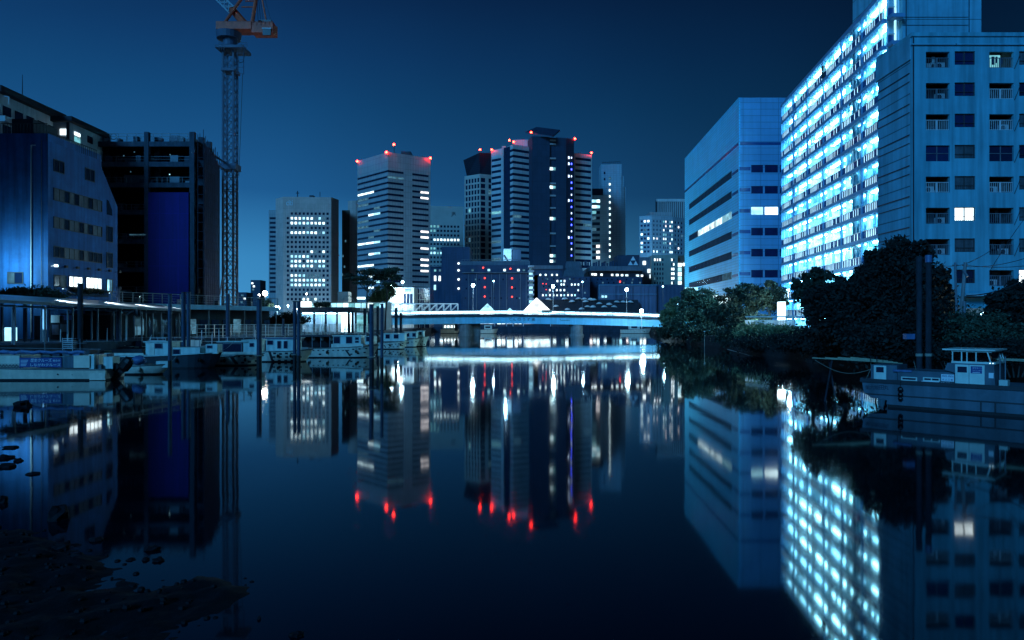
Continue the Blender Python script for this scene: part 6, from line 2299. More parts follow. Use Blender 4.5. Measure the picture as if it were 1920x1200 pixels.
# bundle of bamboo poles laid out over the stern
t = thing('bamboo_poles', 'bundle of long pale bamboo poles laid across trestles left of the work boat', 'pole bundle', P(1600, 680, 40), 'gear by the right bank')
mb = MB()
for k in range(4):
    d = 40.5 + .05 * k
    MB().tube(P(1523 + 24 * k, 671 - .3 * k, d), P(1692 - 9 * k, 681.5 - 1.6 * k, d), .035, 6, .025).build('pole', 'bamboo', t)
mb = MB()
for px in (1560, 1655):
    p = P(px, 676, 40.6)
    mb.tube((p.x, 40.6, p.z), (p.x - .4, 40.6, 0), .05, 5)
    mb.tube((p.x, 41.0, p.z), (p.x + .4, 41.0, 0), .05, 5)
mb.tube(P(1632, 678, 40.2), P(1632, 668, 40.2), .025, 5)
mb.tube(P(1644, 678, 40.2), P(1644, 668, 40.2), .025, 5)
mb.build('trestle', 'pile_wood', t)
mb = MB()
pts = [P(1528, 675, 40).lerp(P(1640, 690, 40), i / 12) - Vector((0, 0, .5 * math.sin(math.pi * i / 12))) for i in range(13)]
mb.path(pts, .012, 4)
mb.build('hanging_rope', 'rope', t)
MB().box(XX(1700, 41), XX(1716, 41), 41, 41.4, ZZ(636, 41), ZZ(626, 41)).build('blue_tub', 'tarp', t)
t = thing('driftwood', 'pale driftwood branch lying at the waterline below the white fence', 'driftwood', P(1378, 656, 118))
mb = MB().tube(P(1364, 655, 117), P(1410, 668, 94), .09, 6, .04)
mb.build('stick', 'bark_pale', t)
MB().tube(P(1378, 659, 112), P(1388, 655, 112), .05, 5, .02).build('twig', 'bark_pale', t)
t = thing('marker_stick', 'thin pale stick standing in the water before the lit green clump', 'stake', (XX(1321, 125), 125, 0))
MB().tube((XX(1321, 125), 125, -1.5), P(1321, 622, 125), .05, 6, .035).build('stake', 'rope', t)
p = P(1321, 622, 125)
MB().box(p.x - .1, p.x + .1, 124.9, 125.1, p.z - .02, p.z + .12).build('cap', 'white_metal', t)

# ================================================================== left bank: tiled block with the slanted shoulder
A = (-60.6, 92.0)
cxl = XX(90, 92)
A = (cxl, 92.0)
uB = Vector((0.03, 1.0)).normalized()
MBf = frame(A, uB, (uB.y, -uB.x))
def bs_(px): return pcols(A, (A[0] + uB.x * 40, A[1] + uB.y * 40), [px])[0]
def bz_(px, py):
    return ZZ(py, A[1] + uB.y * bs_(px))
t = thing('tiled_block', 'blue grey tiled riverside block with a slanted shoulder and two brightly lit windows', 'building', (A[0] - 4, A[1] + 6, 2.3))
zr = bz_(90, 264)
s1, s2 = bs_(184), bs_(220.5)
zs = bz_(220.5, 388)
mb = MB().at(MBf)
mb.plate([(0, 2.3), (s2, 2.3), (s2, zs), (s1, zr), (0, zr)], -14, 0)
mb.build('wall', 'tile_wall', t)
def bwin(px0, px1, y0, y1, panes, mt, slope=.08):
    a, c = bs_(px0), bs_(px1)
    z1, z0 = bz_(px0, y0), bz_(px0, y1)
    mb = MB().at(MBf)
    fw = .09
    mb.box(a, c, .003, .1, z0 - fw, z0)
    mb.box(a, c, .003, .1, z1, z1 + fw)
    mb.box(a - fw, a, .003, .1, z0 - fw, z1 + fw)
    mb.box(c, c + fw, .003, .1, z0 - fw, z1 + fw)
    for i in range(1, panes):
        s = a + (c - a) * i / panes
        mb.box(s - .04, s + .04, .003, .08, z0, z1)
    w = mb.build('window', 'window_frame', t)
    n_ = max(1, panes)
    for i in range(n_):
        sa, sb = a + (c - a) * i / n_ + .04, a + (c - a) * (i + 1) / n_ - .04
        mm = mt if isinstance(mt, str) else mt[i % len(mt)]
        MB().at(MBf).box(sa, sb, .003, .03, z0 + .01, z1 - .01).build('pane', mm, w)
bwin(101, 119, 299, 320, 2, 'dark_glass')
bwin(160, 176, 315, 336, 2, 'dark_glass')
cg = ['curtain_glass', 'curtain_glass', 'dark_glass', 'curtain_glass', 'dark_glass', 'curtain_glass', 'curtain_glass', 'dark_glass', 'curtain_glass', 'curtain_glass']
bwin(101, 190, 353, 374, 10, cg)
bwin(101, 190, 407, 426, 10, cg[::-1])
bwin(101, 190, 462, 481, 10, ['dark_glass', 'dark_glass', 'curtain_glass', 'curtain_glass', 'curtain_glass', 'dark_glass', 'curtain_glass', 'dark_glass', 'dark_glass', 'dark_glass'])
bwin(101, 123, 516, 536, 2, ['dark_glass', 'curtain_glass'])
bwin(129, 154, 518, 537, 3, 'lit_home')
bwin(161, 190, 520, 540, 4, 'lit_home')
bwin(200, 210, 524, 545, 2, ['lit_cyan', 'lit_dim'])
bwin(200, 210, 474, 501, 1, 'dark_glass')
bwin(200, 210, 424, 452, 1, 'dark_glass')
mb = MB().at(MBf)
a, c = bs_(200), bs_(210)
mb.plate([(a, bz_(200, 402)), (c, bz_(200, 402)), (c, bz_(200, 392)), (a + .5, bz_(200, 376)), (a, bz_(200, 374))], .003, .05)
mb.build('window', 'dark_glass', t)
# row of little wall floodlights
for i, px in enumerate((96, 115, 137, 158, 178, 198, 216)):
    s = bs_(px)
    z_ = bz_(px, 499 + i * 1.9)
    mb = MB().at(MBf)
    mb.tube((s, .0, z_), (s, .6, z_ + .12), .035, 5)
    mb.box(s - .2, s + .2, .5, .8, z_ - .1, z_ + .22)
    o = mb.build('wall_floodlight', 'black_plastic' if i else 'lit_white', t)
mb = MB().at(MBf)                                             # planter row under the lit windows
mb.box(bs_(125), bs_(197), .05, .5, bz_(125, 553), bz_(125, 549))
mb.build('planter', 'dark_concrete', t)
c0 = MBf @ Vector(((bs_(125) + bs_(197)) / 2, .3, bz_(160, 546)))
leaf_cloud('planter_plants', [((c0.x, c0.y, c0.z), (.5, (bs_(197) - bs_(125)) / 2, .45))], 2500, .09, 'leaf_dark', t, 61, 30)
# front wall towards the camera, its downpipe and window
xl = XX(-140, 92)
MB().box(xl, A[0] - .01, 92.02, 104, 2.3, bz_(90, 250)).build('front_wall', 'tile_wall', t)
mb = MB().tube((XX(58, 91.8), 91.85, 2.4), (XX(58, 91.8), 91.85, ZZ(272, 91.8)), .09, 8)
mb.tube((XX(58, 91.8), 91.85, ZZ(272, 91.8)), (XX(66, 91.8), 91.85, ZZ(272, 91.8)), .06, 6)
mb.build('downpipe', 'white_metal', t)
mb = MB().tube((XX(77, 91.8), 91.88, 2.4), (XX(77, 91.8), 91.88, ZZ(262, 91.8)), .04, 6)
mb.build('downpipe', 'grey_metal', t)
p = P(29, 521, 92)
w = MB().box(p.x - 1.0, p.x + 1.0, 91.9, 92.0, p.z - .75, p.z + .75).build('window', 'window_frame', t)
MB().box(p.x - .92, p.x - .1, 91.87, 91.9, p.z - .66, p.z + .66).build('pane', 'curtain_glass', w)
MB().box(p.x - .02, p.x + .92, 91.87, 91.9, p.z - .66, p.z + .66).build('pane', 'dark_glass', w)
mb = MB()
zf = bz_(90, 250)
for i in range(34):
    x = A[0] - .3 - .42 * i
    mb.tube((x, 92.2, zf), (x, 92.2, zf + 1.3), .03, 4)
mb.tube((A[0] - .2, 92.2, zf + 1.3), (xl, 92.2, zf + 1.3), .05, 5)
for i in range(26):
    q = MBf @ Vector((s1 * i / 25, -.2, zr))
    mb.tube(q, q + Vector((0, 0, 1.3)), .03, 4)
mb.tube(MBf @ Vector((0, -.2, zr + 1.3)), MBf @ Vector((s1, -.2, zr + 1.3)), .05, 5)
mb.build('roof_rail', 'window_frame', t)
MB().box(XX(22, 94), XX(62, 94), 94, 99, zf, ZZ(223, 94)).build('roof_room', 'balcony_wall', t)
t2 = thing('wall_lamp', 'floodlight on a bracket by the left edge, washing the tiled wall with pale light', 'lamp', P(-16, 500, 87.2))
p = P(-16, 500, 87.2)
MB().box(p.x - .25, p.x + .25, 87.0, 87.4, p.z - .15, p.z + .15).build('housing', 'black_plastic', t2)
MB().box(p.x - .2, p.x + .2, 87.41, 87.46, p.z - .12, p.z + .12).build('lens', 'globe', t2)
MB().tube((p.x, 87.2, p.z - .15), (p.x, 87.2, 2.3), .06, 6).build('post', 'grey_metal', t2)
point_light(t2, (p.x, 87.7, p.z), 2100, (.28, .76, 1.0), .25, ((p.x + .8, 92, p.z + .3), 170))

# ---- apartments behind, under their long dark eaves
t = thing('terraced_apartments', 'white apartments with long dark eaves rising behind the tiled block, one tiny window lit', 'building', (-88, 128, 2.3))
X1, X2 = -83.5, XX(130, 131)
zt1 = ZZ(178, 118)
MB().box(-110, X1, 117, 152, 2.3, zt1).build('wall', 'white_wall', t)
MB().box(-110, X1 + 1.2, 116, 133, zt1 + .01, zt1 + 1.0).build('eave', 'dark_roof', t)
zt2 = ZZ(229, 131)
MB().box(-100, X2, 131, 141.5, 2.3, zt2).build('wall', 'white_wall', t)
MB().box(-100, X2 + .9, 130.2, 142.5, zt2 + .01, zt2 + .9).build('eave', 'dark_roof', t)
w = MB().box(XX(113, 131), XX(124, 131), 130.88, 130.99, ZZ(253, 131), ZZ(242, 131)).build('window', 'lit_home', t)
mb = MB().box(XX(125, 131), X2 + .03, 130.9, 130.99, ZZ(262, 131), zt2)
mb.build('corner_panel', 'balcony_wall', t)
for (y0, z0, z1, mt) in ((132.5, ZZ(254, 133), ZZ(248, 133), 'lit_home'), (132.5, ZZ(266, 133), ZZ(257, 133), 'lit_teal'), (136.5, ZZ(268, 137), ZZ(255, 137), 'dark_glass')):
    MB().box(X2 + .01, X2 + .1, y0, y0 + 1.7, z0, z1).build('window', mt, t)
for k in range(4):
    z0 = zt1 - 3.4 - 3.1 * k
    for j in range(5):
        y0 = 118 + 2.9 * j
        MB().box(X1 + .01, X1 + .12, y0, y0 + 1.9, z0, z0 + 1.7).build('window', 'dark_glass', t)
    MB().box(X1 + .01, X1 + 1.0, 117.2, 130.5, z0 - 1.1, z0 - .2).build('balcony_front', 'white_wall', t)
mb = MB().tube(P(42, 185, 125), P(42, 140, 125), .09, 5, .04)
mb.build('aerial_mast', 'cable', t)
mb = MB().path([P(8, 180, 116), P(17, 182, 116), P(17, 196, 116)], .08, 5)
mb.build('downpipe', 'white_metal', t)

# ---- unseen block outside the frame, added to shade the tiled front from the sun
t = thing('unseen_sun_blocker', 'added unseen block left of the frame, shading the front of the tiled block', 'building', (-80, 70, 2.3))
MB().box(-100, -64.5, 58, 86, 2.3, 37).build('wall', 'tile_wall', t)
for k in range(6):
    for j in range(3):
        MB().box(-64.49, -64.4, 62 + 8 * j, 65 + 8 * j, 7 + 5 * k, 9 + 5 * k).build('window', 'dark_glass', t)

# ---- building under construction
D = 140.0
t = thing('steel_frame_building', 'dark open steel frame of a building under construction with a blue sheet on its front', 'building', (XX(270, D), D + 8, 2.3))
xL, xR = XX(172, D), XX(364, D)
zt = ZZ(262, D)
beams = [265, 303, 342, 393, 448, 501, 548]
colx = [(172, 181), (270, 278), (355, 364)]
for y0_ in (D, D + 4, D + 7.6):
    mb = MB()
    for a, c in colx:
        mb.box(XX(a, D), XX(c, D), y0_, y0_ + .9, 2.3, ZZ(247, D))
    mb.build('column', 'steel_frame', t)
for i, y in enumerate(beams):
    z_ = ZZ(y, D)
    mb = MB()
    mb.box(xL, xR, D + .1, D + .7, z_ - .95, z_)
    mb.build('beam', 'steel_frame', t)
    MB().box(xL - 12, xR, D + .71, D + 8, z_ - .35, z_ - .1).build('floor_slab', 'shadow_interior', t)
    mb = MB()
    for k in range(20):
        if rg.random() < .6:
            x = xL + (xR - xL) * (k + .5) / 20
            mb.tube((x, D + .5, z_), (x, D + .5, z_ + 1.1), .05, 4)
    mb.tube((xL, D + .5, z_ + 1.1), (xR, D + .5, z_ + 1.1), .045, 4)
    mb.tube((xL, D + .5, z_ + .55), (xR, D + .5, z_ + .55), .03, 4)
    mb.build('guard_rail', 'grey_metal', t)
    for k in range(6):
        x = xL + (xR - xL) * (k + rg.uniform(.1, .5)) / 6
        MB().box(x, x + rg.uniform(.5, 2.0), D + 2, D + 3.2, z_ - .09, z_ + rg.uniform(.5, 1.8)).build('stored_material', rg.choice(['tarp_dark', 'grey_metal', 'steel_frame']), t)
MB().box(xL - 12, xR - .2, D + 8.6, D + 9, 2.3, zt).build('rear_screen', 'shadow_interior', t)
for (x, y) in ((252, 285), (319, 290), (318, 327), (249, 315), (245, 322), (232, 292)):
    p = P(x, y, D + 5)
    MB().ball(p, .13, 6, 4).build('work_lamp', 'lit_dim' if x != 318 else 'lit_cyan', t)
p = P(258, 440, D)
MB().box(p.x - 1.6, p.x + 1.6, D + .0, D + .08, p.z - .1, p.z + .1).build('work_lamp', 'lit_dim', t)
MB().box(XX(200, D), XX(267, D), D + 5, D + 5.3, ZZ(297, D), ZZ(285, D)).build('stored_panel', 'hull_grey', t)
MB().box(XX(206, D), XX(245, D), D + 5, D + 5.3, ZZ(334, D), ZZ(318, D)).build('stored_panel', 'grey_metal', t)
MB().box(XX(279, D), XX(354.6, D), D - .25, D - .12, 2.4, ZZ(361, D)).build('blue_sheet', 'blue_sheet', t)
mb = MB()                                                      # scaffold along the canal side
ys = [D + .5 + .95 * k for k in range(9)]
for k, y in enumerate(ys):
    ztop_ = ZZ(247, D) - .35 * k
    for x in (xR + .5, xR + 1.6):
        mb.tube((x, y, 2.3), (x, y, ztop_ + rg.uniform(-1, .6)), .06, 5)
for j in range(20):
    z_ = 4 + 1.8 * j
    if z_ > ZZ(262, D): break
    mb.tube((xR + 1.6, ys[0], z_), (xR + 1.6, ys[-1], z_), .05, 4)
    mb.tube((xR + .5, ys[0], z_), (xR + .5, ys[-1], z_), .05, 4)
    if j % 2:
        mb.tube((xR + 1.6, ys[j % 7], z_), (xR + 1.6, ys[j % 7 + 1], z_ + 1.8), .04, 4)
mb.build('scaffold', 'steel_frame', t)
mb = MB()
for j in range(19):
    z_ = 4 + 1.8 * j
    mb.box(xR + .55, xR + 1.55, ys[0], ys[-1], z_ + .08, z_ + .13)
mb.build('scaffold_board', 'steel_frame', t)
for k in range(8):
    zhi = ZZ(258, D) - .4 * k - rg.uniform(0, 1.5)
    MB().box(xR + 1.68, xR + 1.74, ys[k] + .08, ys[k + 1] - .08, 2.6, zhi).build('mesh_screen', 'green_mesh', t)
MB().box(xL + 1, xR + .4, D + 1, D + 8, zt - .35, zt - .1).build('roof_deck', 'shadow_interior', t)
mb = MB()
for k in range(11):
    x = xL + 1.5 + (xR - xL - 3) * k / 10
    mb.tube((x, D + .6, zt), (x, D + .6, ZZ(249, D)), .06, 4)
for y in (249, 254):
    mb.tube((xL + 1, D + .6, ZZ(y, D)), (xR - 1, D + .6, ZZ(y, D)), .05, 4)
mb.build('roof_rail', 'grey_metal', t)
mb = MB()
p = P(213, 256, D + 2)
for i in range(12):
    a0, a1 = 2 * math.pi * i / 12, 2 * math.pi * (i + 1) / 12
    mb.tube((p.x + .6 * math.cos(a0), p.y, p.z + .6 * math.sin(a0)), (p.x + .6 * math.cos(a1), p.y, p.z + .6 * math.sin(a1)), .07, 5)
mb.box(XX(325, D), XX(335, D), D + 2, D + 3, zt, ZZ(252, D))
mb.build('roof_machinery', 'grey_metal', t)

# ---- luffing tower crane
D = 158.0
t = thing('tower_crane', 'tall luffing tower crane with a dark red machinery deck and raised jib, lattice mast', 'crane', (XX(431, D), D, 2.3))
xc = XX(431.5, D)
hw = 1.12
ztp = ZZ(92, D)
mb = MB()
for sx in (-1, 1):
    for sy in (-1, 1):
        mb.box(xc + sx * hw - .2, xc + sx * hw + .2, D + sy * hw - .2, D + sy * hw + .2, 2.3, ztp)
seg = 1.55
z_ = 2.3
k = 0
while z_ + seg < ztp:
    for (ax, ay, bx, by) in ((-1, -1, 1, -1), (1, -1, 1, 1), (1, 1, -1, 1), (-1, 1, -1, -1)):
        a = Vector((xc + ax * hw, D + ay * hw, z_))
        c = Vector((xc + bx * hw, D + by * hw, z_))
        m_ = (a + c) / 2 + Vector((0, 0, seg))
        mb.tube(a, m_, .085, 4)
        mb.tube(c, m_, .085, 4)
        if k % 2 == 0:
            mb.tube(a, c, .085, 4)
    z_ += seg
    k += 1
mb.build('mast', 'crane_mast', t)
for (y0, y1, x0_, x1_, ext) in ((135, 122, 420, 445, 1.7), (95, 88, 412, 463, 2.6)):
    MB().box(XX(x0_, D), XX(x1_, D), D - ext, D + ext, ZZ(y0 + 2, D), ZZ(y0 - 3, D)).build('collar', 'crane_mast', t)
mb = MB()
for x in (445, 457):
    mb.tube(P(x, 139, D - 1.6), P(x, 93, D - 1.6), .08, 5)
for y in (100, 112, 126, 138):
    mb.tube(P(443, y, D - 1.6), P(457, y, D - 1.6), .06, 4)
for x0_, x1_ in ((411, 420), (452, 463)):
    for y in (80, 84, 88):
        mb.tube(P(x0_, y, D - 2.6), P(x1_, y, D - 2.6), .06, 4)
    for x in (x0_, (x0_ + x1_) / 2, x1_):
        mb.tube(P(x, 79, D - 2.6), P(x, 94, D - 2.6), .06, 4)
mb.build('access_cage', 'crane_mast', t)
mb = MB().tube((xc, D, ZZ(88, D)), (xc, D, ZZ(74, D)), 1.5, 16)
mb.tube((xc - .3, D, ZZ(74, D)), (xc - .3, D, ZZ(62, D)), 2.5, 20, 2.7)
mb.build('slewing_ring', 'crane_mast', t)
zdk = ZZ(60, D)
mb = MB()
mb.box(XX(411, D), XX(476, D), D - 1.8, D + 1.8, zdk, ZZ(46, D))
mb.box(XX(476.2, D), XX(516, D), D - 1.6, D + 1.6, ZZ(66, D), ZZ(47, D))
mb.plate_ = None
for i in range(5):
    mb.tube(P(513, 51 + 4 * i, D - 1.5), P(520, 52 + 4 * i, D - 1.2), .25, 6)
mb.build('machinery_deck', 'crane_red', t)
mb = MB()
mb.box(XX(490, D), XX(512, D), D - 1.2, D + 1.2, ZZ(46.9, D), ZZ(41, D))
mb.box(XX(480, D), XX(488, D), D - 1, D + 1, ZZ(46.9, D), ZZ(44, D))
mb.tube(P(488, 42, D - 1.3), P(488, 42, D + 1.3), .5, 10)
mb.build('winch', 'black_plastic', t)
MB().box(XX(498, D), XX(513, D), D - 1.9, D - 1.65, ZZ(72, D), ZZ(59, D)).build('counterweight', 'black_plastic', t)
MB().box(XX(497, D), XX(513.5, D), D - 2.0, D - 1.91, ZZ(60.6, D), ZZ(59, D)).build('name_plate', 'white_metal', t)
mb = MB()
for i in range(14):
    x = 411 + 7.7 * i
    mb.tube(P(x, 46, D - 1.8), P(x, 40, D - 1.8), .05, 4)
mb.tube(P(411, 40, D - 1.8), P(512, 40, D - 1.8), .05, 4)
mb.build('deck_rail', 'crane_red', t)
for sy in (-1, 1):                                             # A-frame
    MB().tube(P(419, 46, D + 1.2 * sy), P(461, -14, D + .8 * sy), .32, 8).build('frame_leg', 'crane_red', t)
    MB().tube(P(472, 48, D + 1.2 * sy), P(482, -14, D + .8 * sy), .42, 8).build('frame_leg', 'crane_red', t)
    MB().tube(P(500, 44, D + .8 * sy), P(489, -14, D + .6 * sy), .2, 6).build('frame_leg', 'crane_red', t)
mb = MB()
for x0_, x1_, y in ((453, 478, 13), (460, 480, 2)):
    mb.tube(P(x0_, y, D - .9), P(x1_, y, D - .9), .15, 6)
mb.build('frame_tie', 'crane_red', t)
MB().tube(P(461, 48, D), P(433, 15, D), .85, 8, .75).build('jib_foot', 'crane_red', t)
mb = MB()
pa, pb = P(436, 20, D), P(385, -30, D)
ax = (pb - pa).normalized()
up = Vector((ax.z, 0, -ax.x))
for sy in (-1, 1):
    for su in (-1, 1):
        mb.tube(pa + up * .8 * su + Vector((0, .8 * sy, 0)), pb + up * .8 * su + Vector((0, .8 * sy, 0)), .16, 6)
for i in range(6):
    q0, q1 = pa.lerp(pb, i / 6), pa.lerp(pb, (i + 1) / 6)
    for sy in (-1, 1):
        mb.tube(q0 + up * .8 + Vector((0, .8 * sy, 0)), q1 - up * .8 + Vector((0, .8 * sy, 0)), .1, 5)
        mb.tube(q0 - up * .8 + Vector((0, .8 * sy, 0)), q1 + up * .8 + Vector((0, .8 * sy, 0)), .1, 5)
mb.build('jib', 'crane_jib', t)
mb = MB()
for (x0_, y0_, x1_, y1_) in ((489, 44, 484, -14), (494, 44, 487, -14), (509, 42, 492, -20), (484, 44, 482, -14)):
    mb.tube(P(x0_, y0_, D), P(x1_, y1_, D), .05, 4)
mb.tube(P(448, 330, D - 1), P(455, 138, D - 1.4), .06, 4)
mb.path([P(444, 105, D - 1.6), P(449, 118, D - 1.6), P(456, 116, D - 1.6), P(459, 100, D - 1.6)], .07, 5)
mb.build('cable', 'cable', t)
mb = MB()
for dz in (0, 1.6):
    mb.tube((xc - hw, D - 1, ZZ(318, D) + dz), (XX(400, 150), 149, ZZ(318, D) + dz), .16, 5)
    mb.tube((xc - hw, D + 1, ZZ(318, D) + dz), (XX(396, 151), 150, ZZ(318, D) + dz), .16, 5)
for k in range(5):
    f0, f1 = k / 5, (k + 1) / 5
    a, c = Vector((xc - hw, D - 1, ZZ(318, D))), Vector((XX(400, 150), 149, ZZ(318, D)))
    mb.tube(a.lerp(c, f0), a.lerp(c, f1) + Vector((0, 0, 1.6)), .08, 4)
mb.box(XX(418, D), XX(447, D), D - 1.6, D + 1.6, ZZ(320, D), ZZ(309, D))
mb.build('wall_tie', 'crane_mast', t)
mb = MB()
mb.tube(P(442, 500, D - 1), P(446, 550, D - 2), .18, 6)
mb.tube(P(421, 500, D - 1), P(412, 552, D - 2), .18, 6)
mb.build('base_brace', 'crane_mast', t)

# ================================================================== left bank: waterside sheds
t = thing('roof_terrace_hall', 'long low waterside hall with a pale roof band and a railed roof terrace', 'building', (XX(370, 110), 112, 2.3))
a, c = (XX(226, 97), 97.0), (XX(524, 126), 126.0)
MH, LH = face_frame(a, c)
zb0 = 6.35
mb = MB().at(MH)
mb.box(-1, LH, -9, 0, zb0, zb0 + .72)
mb.build('roof_band', 'fascia', t)
MB().at(MH).box(0, LH, -8.5, -2.2, 2.3, zb0 - .01).build('wall', 'shed_wall', t)
mb = MB().at(MH)
k = 20
for i in range(k + 1):
    s = -1 + (LH + 1) * i / k
    mb.box(s - .05, s + .05, -.45, -.35, zb0 + .73, zb0 + 2.1)
mb.box(-1, LH, -.46, -.34, zb0 + 2.1, zb0 + 2.2)
for z_ in (1.1, 1.45, 1.8):
    mb.box(-1, LH, -.42, -.38, zb0 + z_, zb0 + z_ + .03)
mb.build('terrace_railing', 'grey_metal', t)
for i in range(13):
    s = 1.5 + (LH - 3) * i / 12
    if i % 4 == 1:
        MB().at(MH).box(s, s + 1.6, -2.19, -2.1, 2.6, 4.9).build('shop_window', 'lit_dim', t)
    else:
        MB().at(MH).box(s, s + 1.5, -2.19, -2.1, 2.5, 4.8).build('shop_window', 'dark_glass', t)
for i in range(9):
    s = .5 + (LH - 1) * i / 8
    MB().at(MH).box(s, s + .16, -.5, -.34, 2.3, zb0 - .01).build('post', 'grey_metal', t)
for i, px in enumerate((255, 330, 404, 440)):
    p = MH @ Vector((LH * (i + .5) / 4.3, -1.2, zb0 + 1.3))
    MB().box(p.x - .3, p.x + .3, p.y - .3, p.y + .3, zb0 + .73, p.z + .2).build('terrace_table', ['hull_grey', 'white_metal', 'tarp_dark', 'hull_grey'][i], t)

t = thing('quay_canopy', 'long metal quay canopy whose edge is lit silver white, running past the tiled block', 'canopy', (XX(160, 80), 80, 2.3))
a, c = (XX(-40, 64), 64.0), (XX(346, 94), 94.0)
MC, LC = face_frame(a, c)
za, zc_ = 6.55, 6.1
mb = MB().at(MC)
rise = .75
mb.raw([(0, 0, za), (LC, 0, zc_), (LC, -4.5, zc_ + rise), (0, -4.5, za + rise), (0, 0, za - .1), (LC, 0, zc_ - .1), (LC, -4.5, zc_ + rise - .1), (0, -4.5, za + rise - .1)],
       [(0, 1, 2, 3), (5, 4, 7, 6), (1, 0, 4, 5), (2, 1, 5, 6), (3, 2, 6, 7), (0, 3, 7, 4)])
mb.build('roof', 'roof_metal', t)
mb = MB().at(MC)
mb.raw([(0, .02, za - .3), (LC, .02, zc_ - .3), (LC, .02, zc_ - .02), (0, .02, za - .02), (0, .12, za - .3), (LC, .12, zc_ - .3), (LC, .12, zc_ - .02), (0, .12, za - .02)],
       [(0, 1, 2, 3), (5, 4, 7, 6), (4, 5, 1, 0), (3, 2, 6, 7), (0, 3, 7, 4), (1, 5, 6, 2)])
mb.build('gutter_board', 'grey_metal', t)
for i in range(9):
    s = .6 + (LC - 1.2) * i / 8
    z_ = za + (zc_ - za) * s / LC
    for d in (-.4, -4.1):
        MB().at(MC).box(s - .07, s + .07, d - .07, d + .07, 2.3, z_ - .43).build('post', 'grey_metal', t)
mb = MB().at(MC)
for i in range(18):
    s = .6 + (LC - 1.2) * i / 17
    z_ = za + (zc_ - za) * s / LC
    mb.box(s - .04, s + .04, -4.2, -.1, z_ - .52, z_ - .4)
mb.build('rafter', 'grey_metal', t)
# added lamps standing in for window light on the canopy roof
for px, py, d in ((205, 549, 84), (262, 556, 88.5), (318, 562, 94), (118, 541, 76)):
    p = P(px, py, d)
    q = thing('canopy_fill_lamp', 'added fill lamp above the lit canopy edge, number %s of its row' % {205: 'two', 262: 'three', 318: 'four, the last', 118: 'one, the first'}[px], 'lamp', tuple(p), 'added lamps over the quay canopy')
    MB().box(p.x - .1, p.x + .1, p.y - .1, p.y + .1, p.z + .02, p.z + .14).build('shade', 'black_plastic', q)
    MB().ball((p.x, p.y, p.z - .03), .05, 8, 5).build('bulb', 'lit_white', q)
    MB().tube((p.x, p.y + .1, p.z + .08), (p.x, p.y + 1.6, p.z - .5), .02, 4).build('bracket', 'grey_metal', q)
    point_light(q, (p.x, p.y - .5, p.z - .1), 1300, (.72, .9, 1.0), .1, ((p.x + .8, p.y + .4, p.z - 2.0), 110))

t = thing('timber_shed', 'dark brown boarded shed under the quay canopy behind the flat barge', 'shed', (XX(190, 92), 92, 2.3))
MB().box(XX(155, 92), XX(236, 92), 88.5, 91.7, 2.3, 5.3).build('wall', 'shed_wall', t)
mb = MB()
for i in range(11):
    x = XX(157 + 7.6 * i, 88.5)
    mb.box(x, x + .1, 88.42, 88.49, 2.4, 5.2)
mb.build('batten', 'shed_wall', t)
MB().box(XX(150, 92), XX(242, 92), 88, 92, 5.31, 5.5).build('roof', 'dark_roof', t)
t = thing('ticket_hut', 'open hut with pinned notices and blue glow between the mooring posts on the left quay', 'shed', (XX(115, 84), 84, 2.3))
MB().box(XX(72, 88), XX(150, 88), 87.2, 87.6, 2.3, 5.2).build('wall', 'shed_wall', t)
for (x0_, x1_, y0, y1, mt) in ((95, 111, 591, 605, 'hull_cool'), (119, 135, 591, 600, 'banner_blue'), (97, 110, 609, 628, 'tarp_dark'), (112, 124, 608, 622, 'hull_grey')):
    MB().box(XX(x0_, 87), XX(x1_, 87), 87.05, 87.18, ZZ(y1, 87), ZZ(y0, 87)).build('notice', mt, t)
MB().box(XX(76, 86), XX(88, 86), 86.2, 86.6, ZZ(618, 86), ZZ(580, 86)).build('curtain', 'lit_wall', t)
t = thing('vending_boxes', 'pair of small pale blue lit boxes on the quay at the left edge', 'box', (XX(17, 82), 82, 2.3))
MB().box(XX(8.5, 82), XX(17.5, 82), 82, 82.5, 2.3, ZZ(614, 82)).build('lit_front', 'lit_cyan', t)
MB().box(XX(21, 82), XX(26.5, 82), 82, 82.5, 2.3, ZZ(614, 82)).build('lit_front', 'lit_cyan', t)
t = thing('hedge', 'leafy climbing hedge spilling over the canopy roof at the left', 'hedge', P(60, 556, 78))
c0 = P(62, 550, 80)
leaf_cloud('foliage', [((c0.x, c0.y, c0.z), (2.6, 1.5, .8)), ((c0.x - 2, c0.y, c0.z - .1), (1.8, 1.3, .6)), ((c0.x + 1.8, c0.y, c0.z - .2), (1.6, 1.2, .6))], 7000, .12, 'leaf_mid', t, 71, 24, .25)
mb = MB()
for k in range(5):
    mb.tube((c0.x - 2 + k, c0.y, 5.9), (c0.x - 2.2 + 1.1 * k, c0.y, c0.z + .4), .04, 5, .015)
mb.build('stem', 'bark', t)
t = thing('hanging_lantern_post', 'crooked post with a hood and pale hanging strips near the silver canopy end', 'post', (XX(240, 84), 84, 2.3))
mb = MB().path([(XX(237, 84), 84, 2.3), P(237, 590, 84), P(252, 582, 84)], .09, 6)
mb.build('post', 'white_metal', t)
MB().tube(P(258, 580, 84), P(258, 592, 84), .35, 10, .5).build('hood', 'black_plastic', t)
mb = MB()
for i in range(5):
    mb.box(XX(253.5 + 2.2 * i, 84), XX(254.8 + 2.2 * i, 84), 83.98, 84.02, ZZ(612, 84), ZZ(593 + i % 2, 84))
mb.build('hanging_strip', 'hull_cool', t)

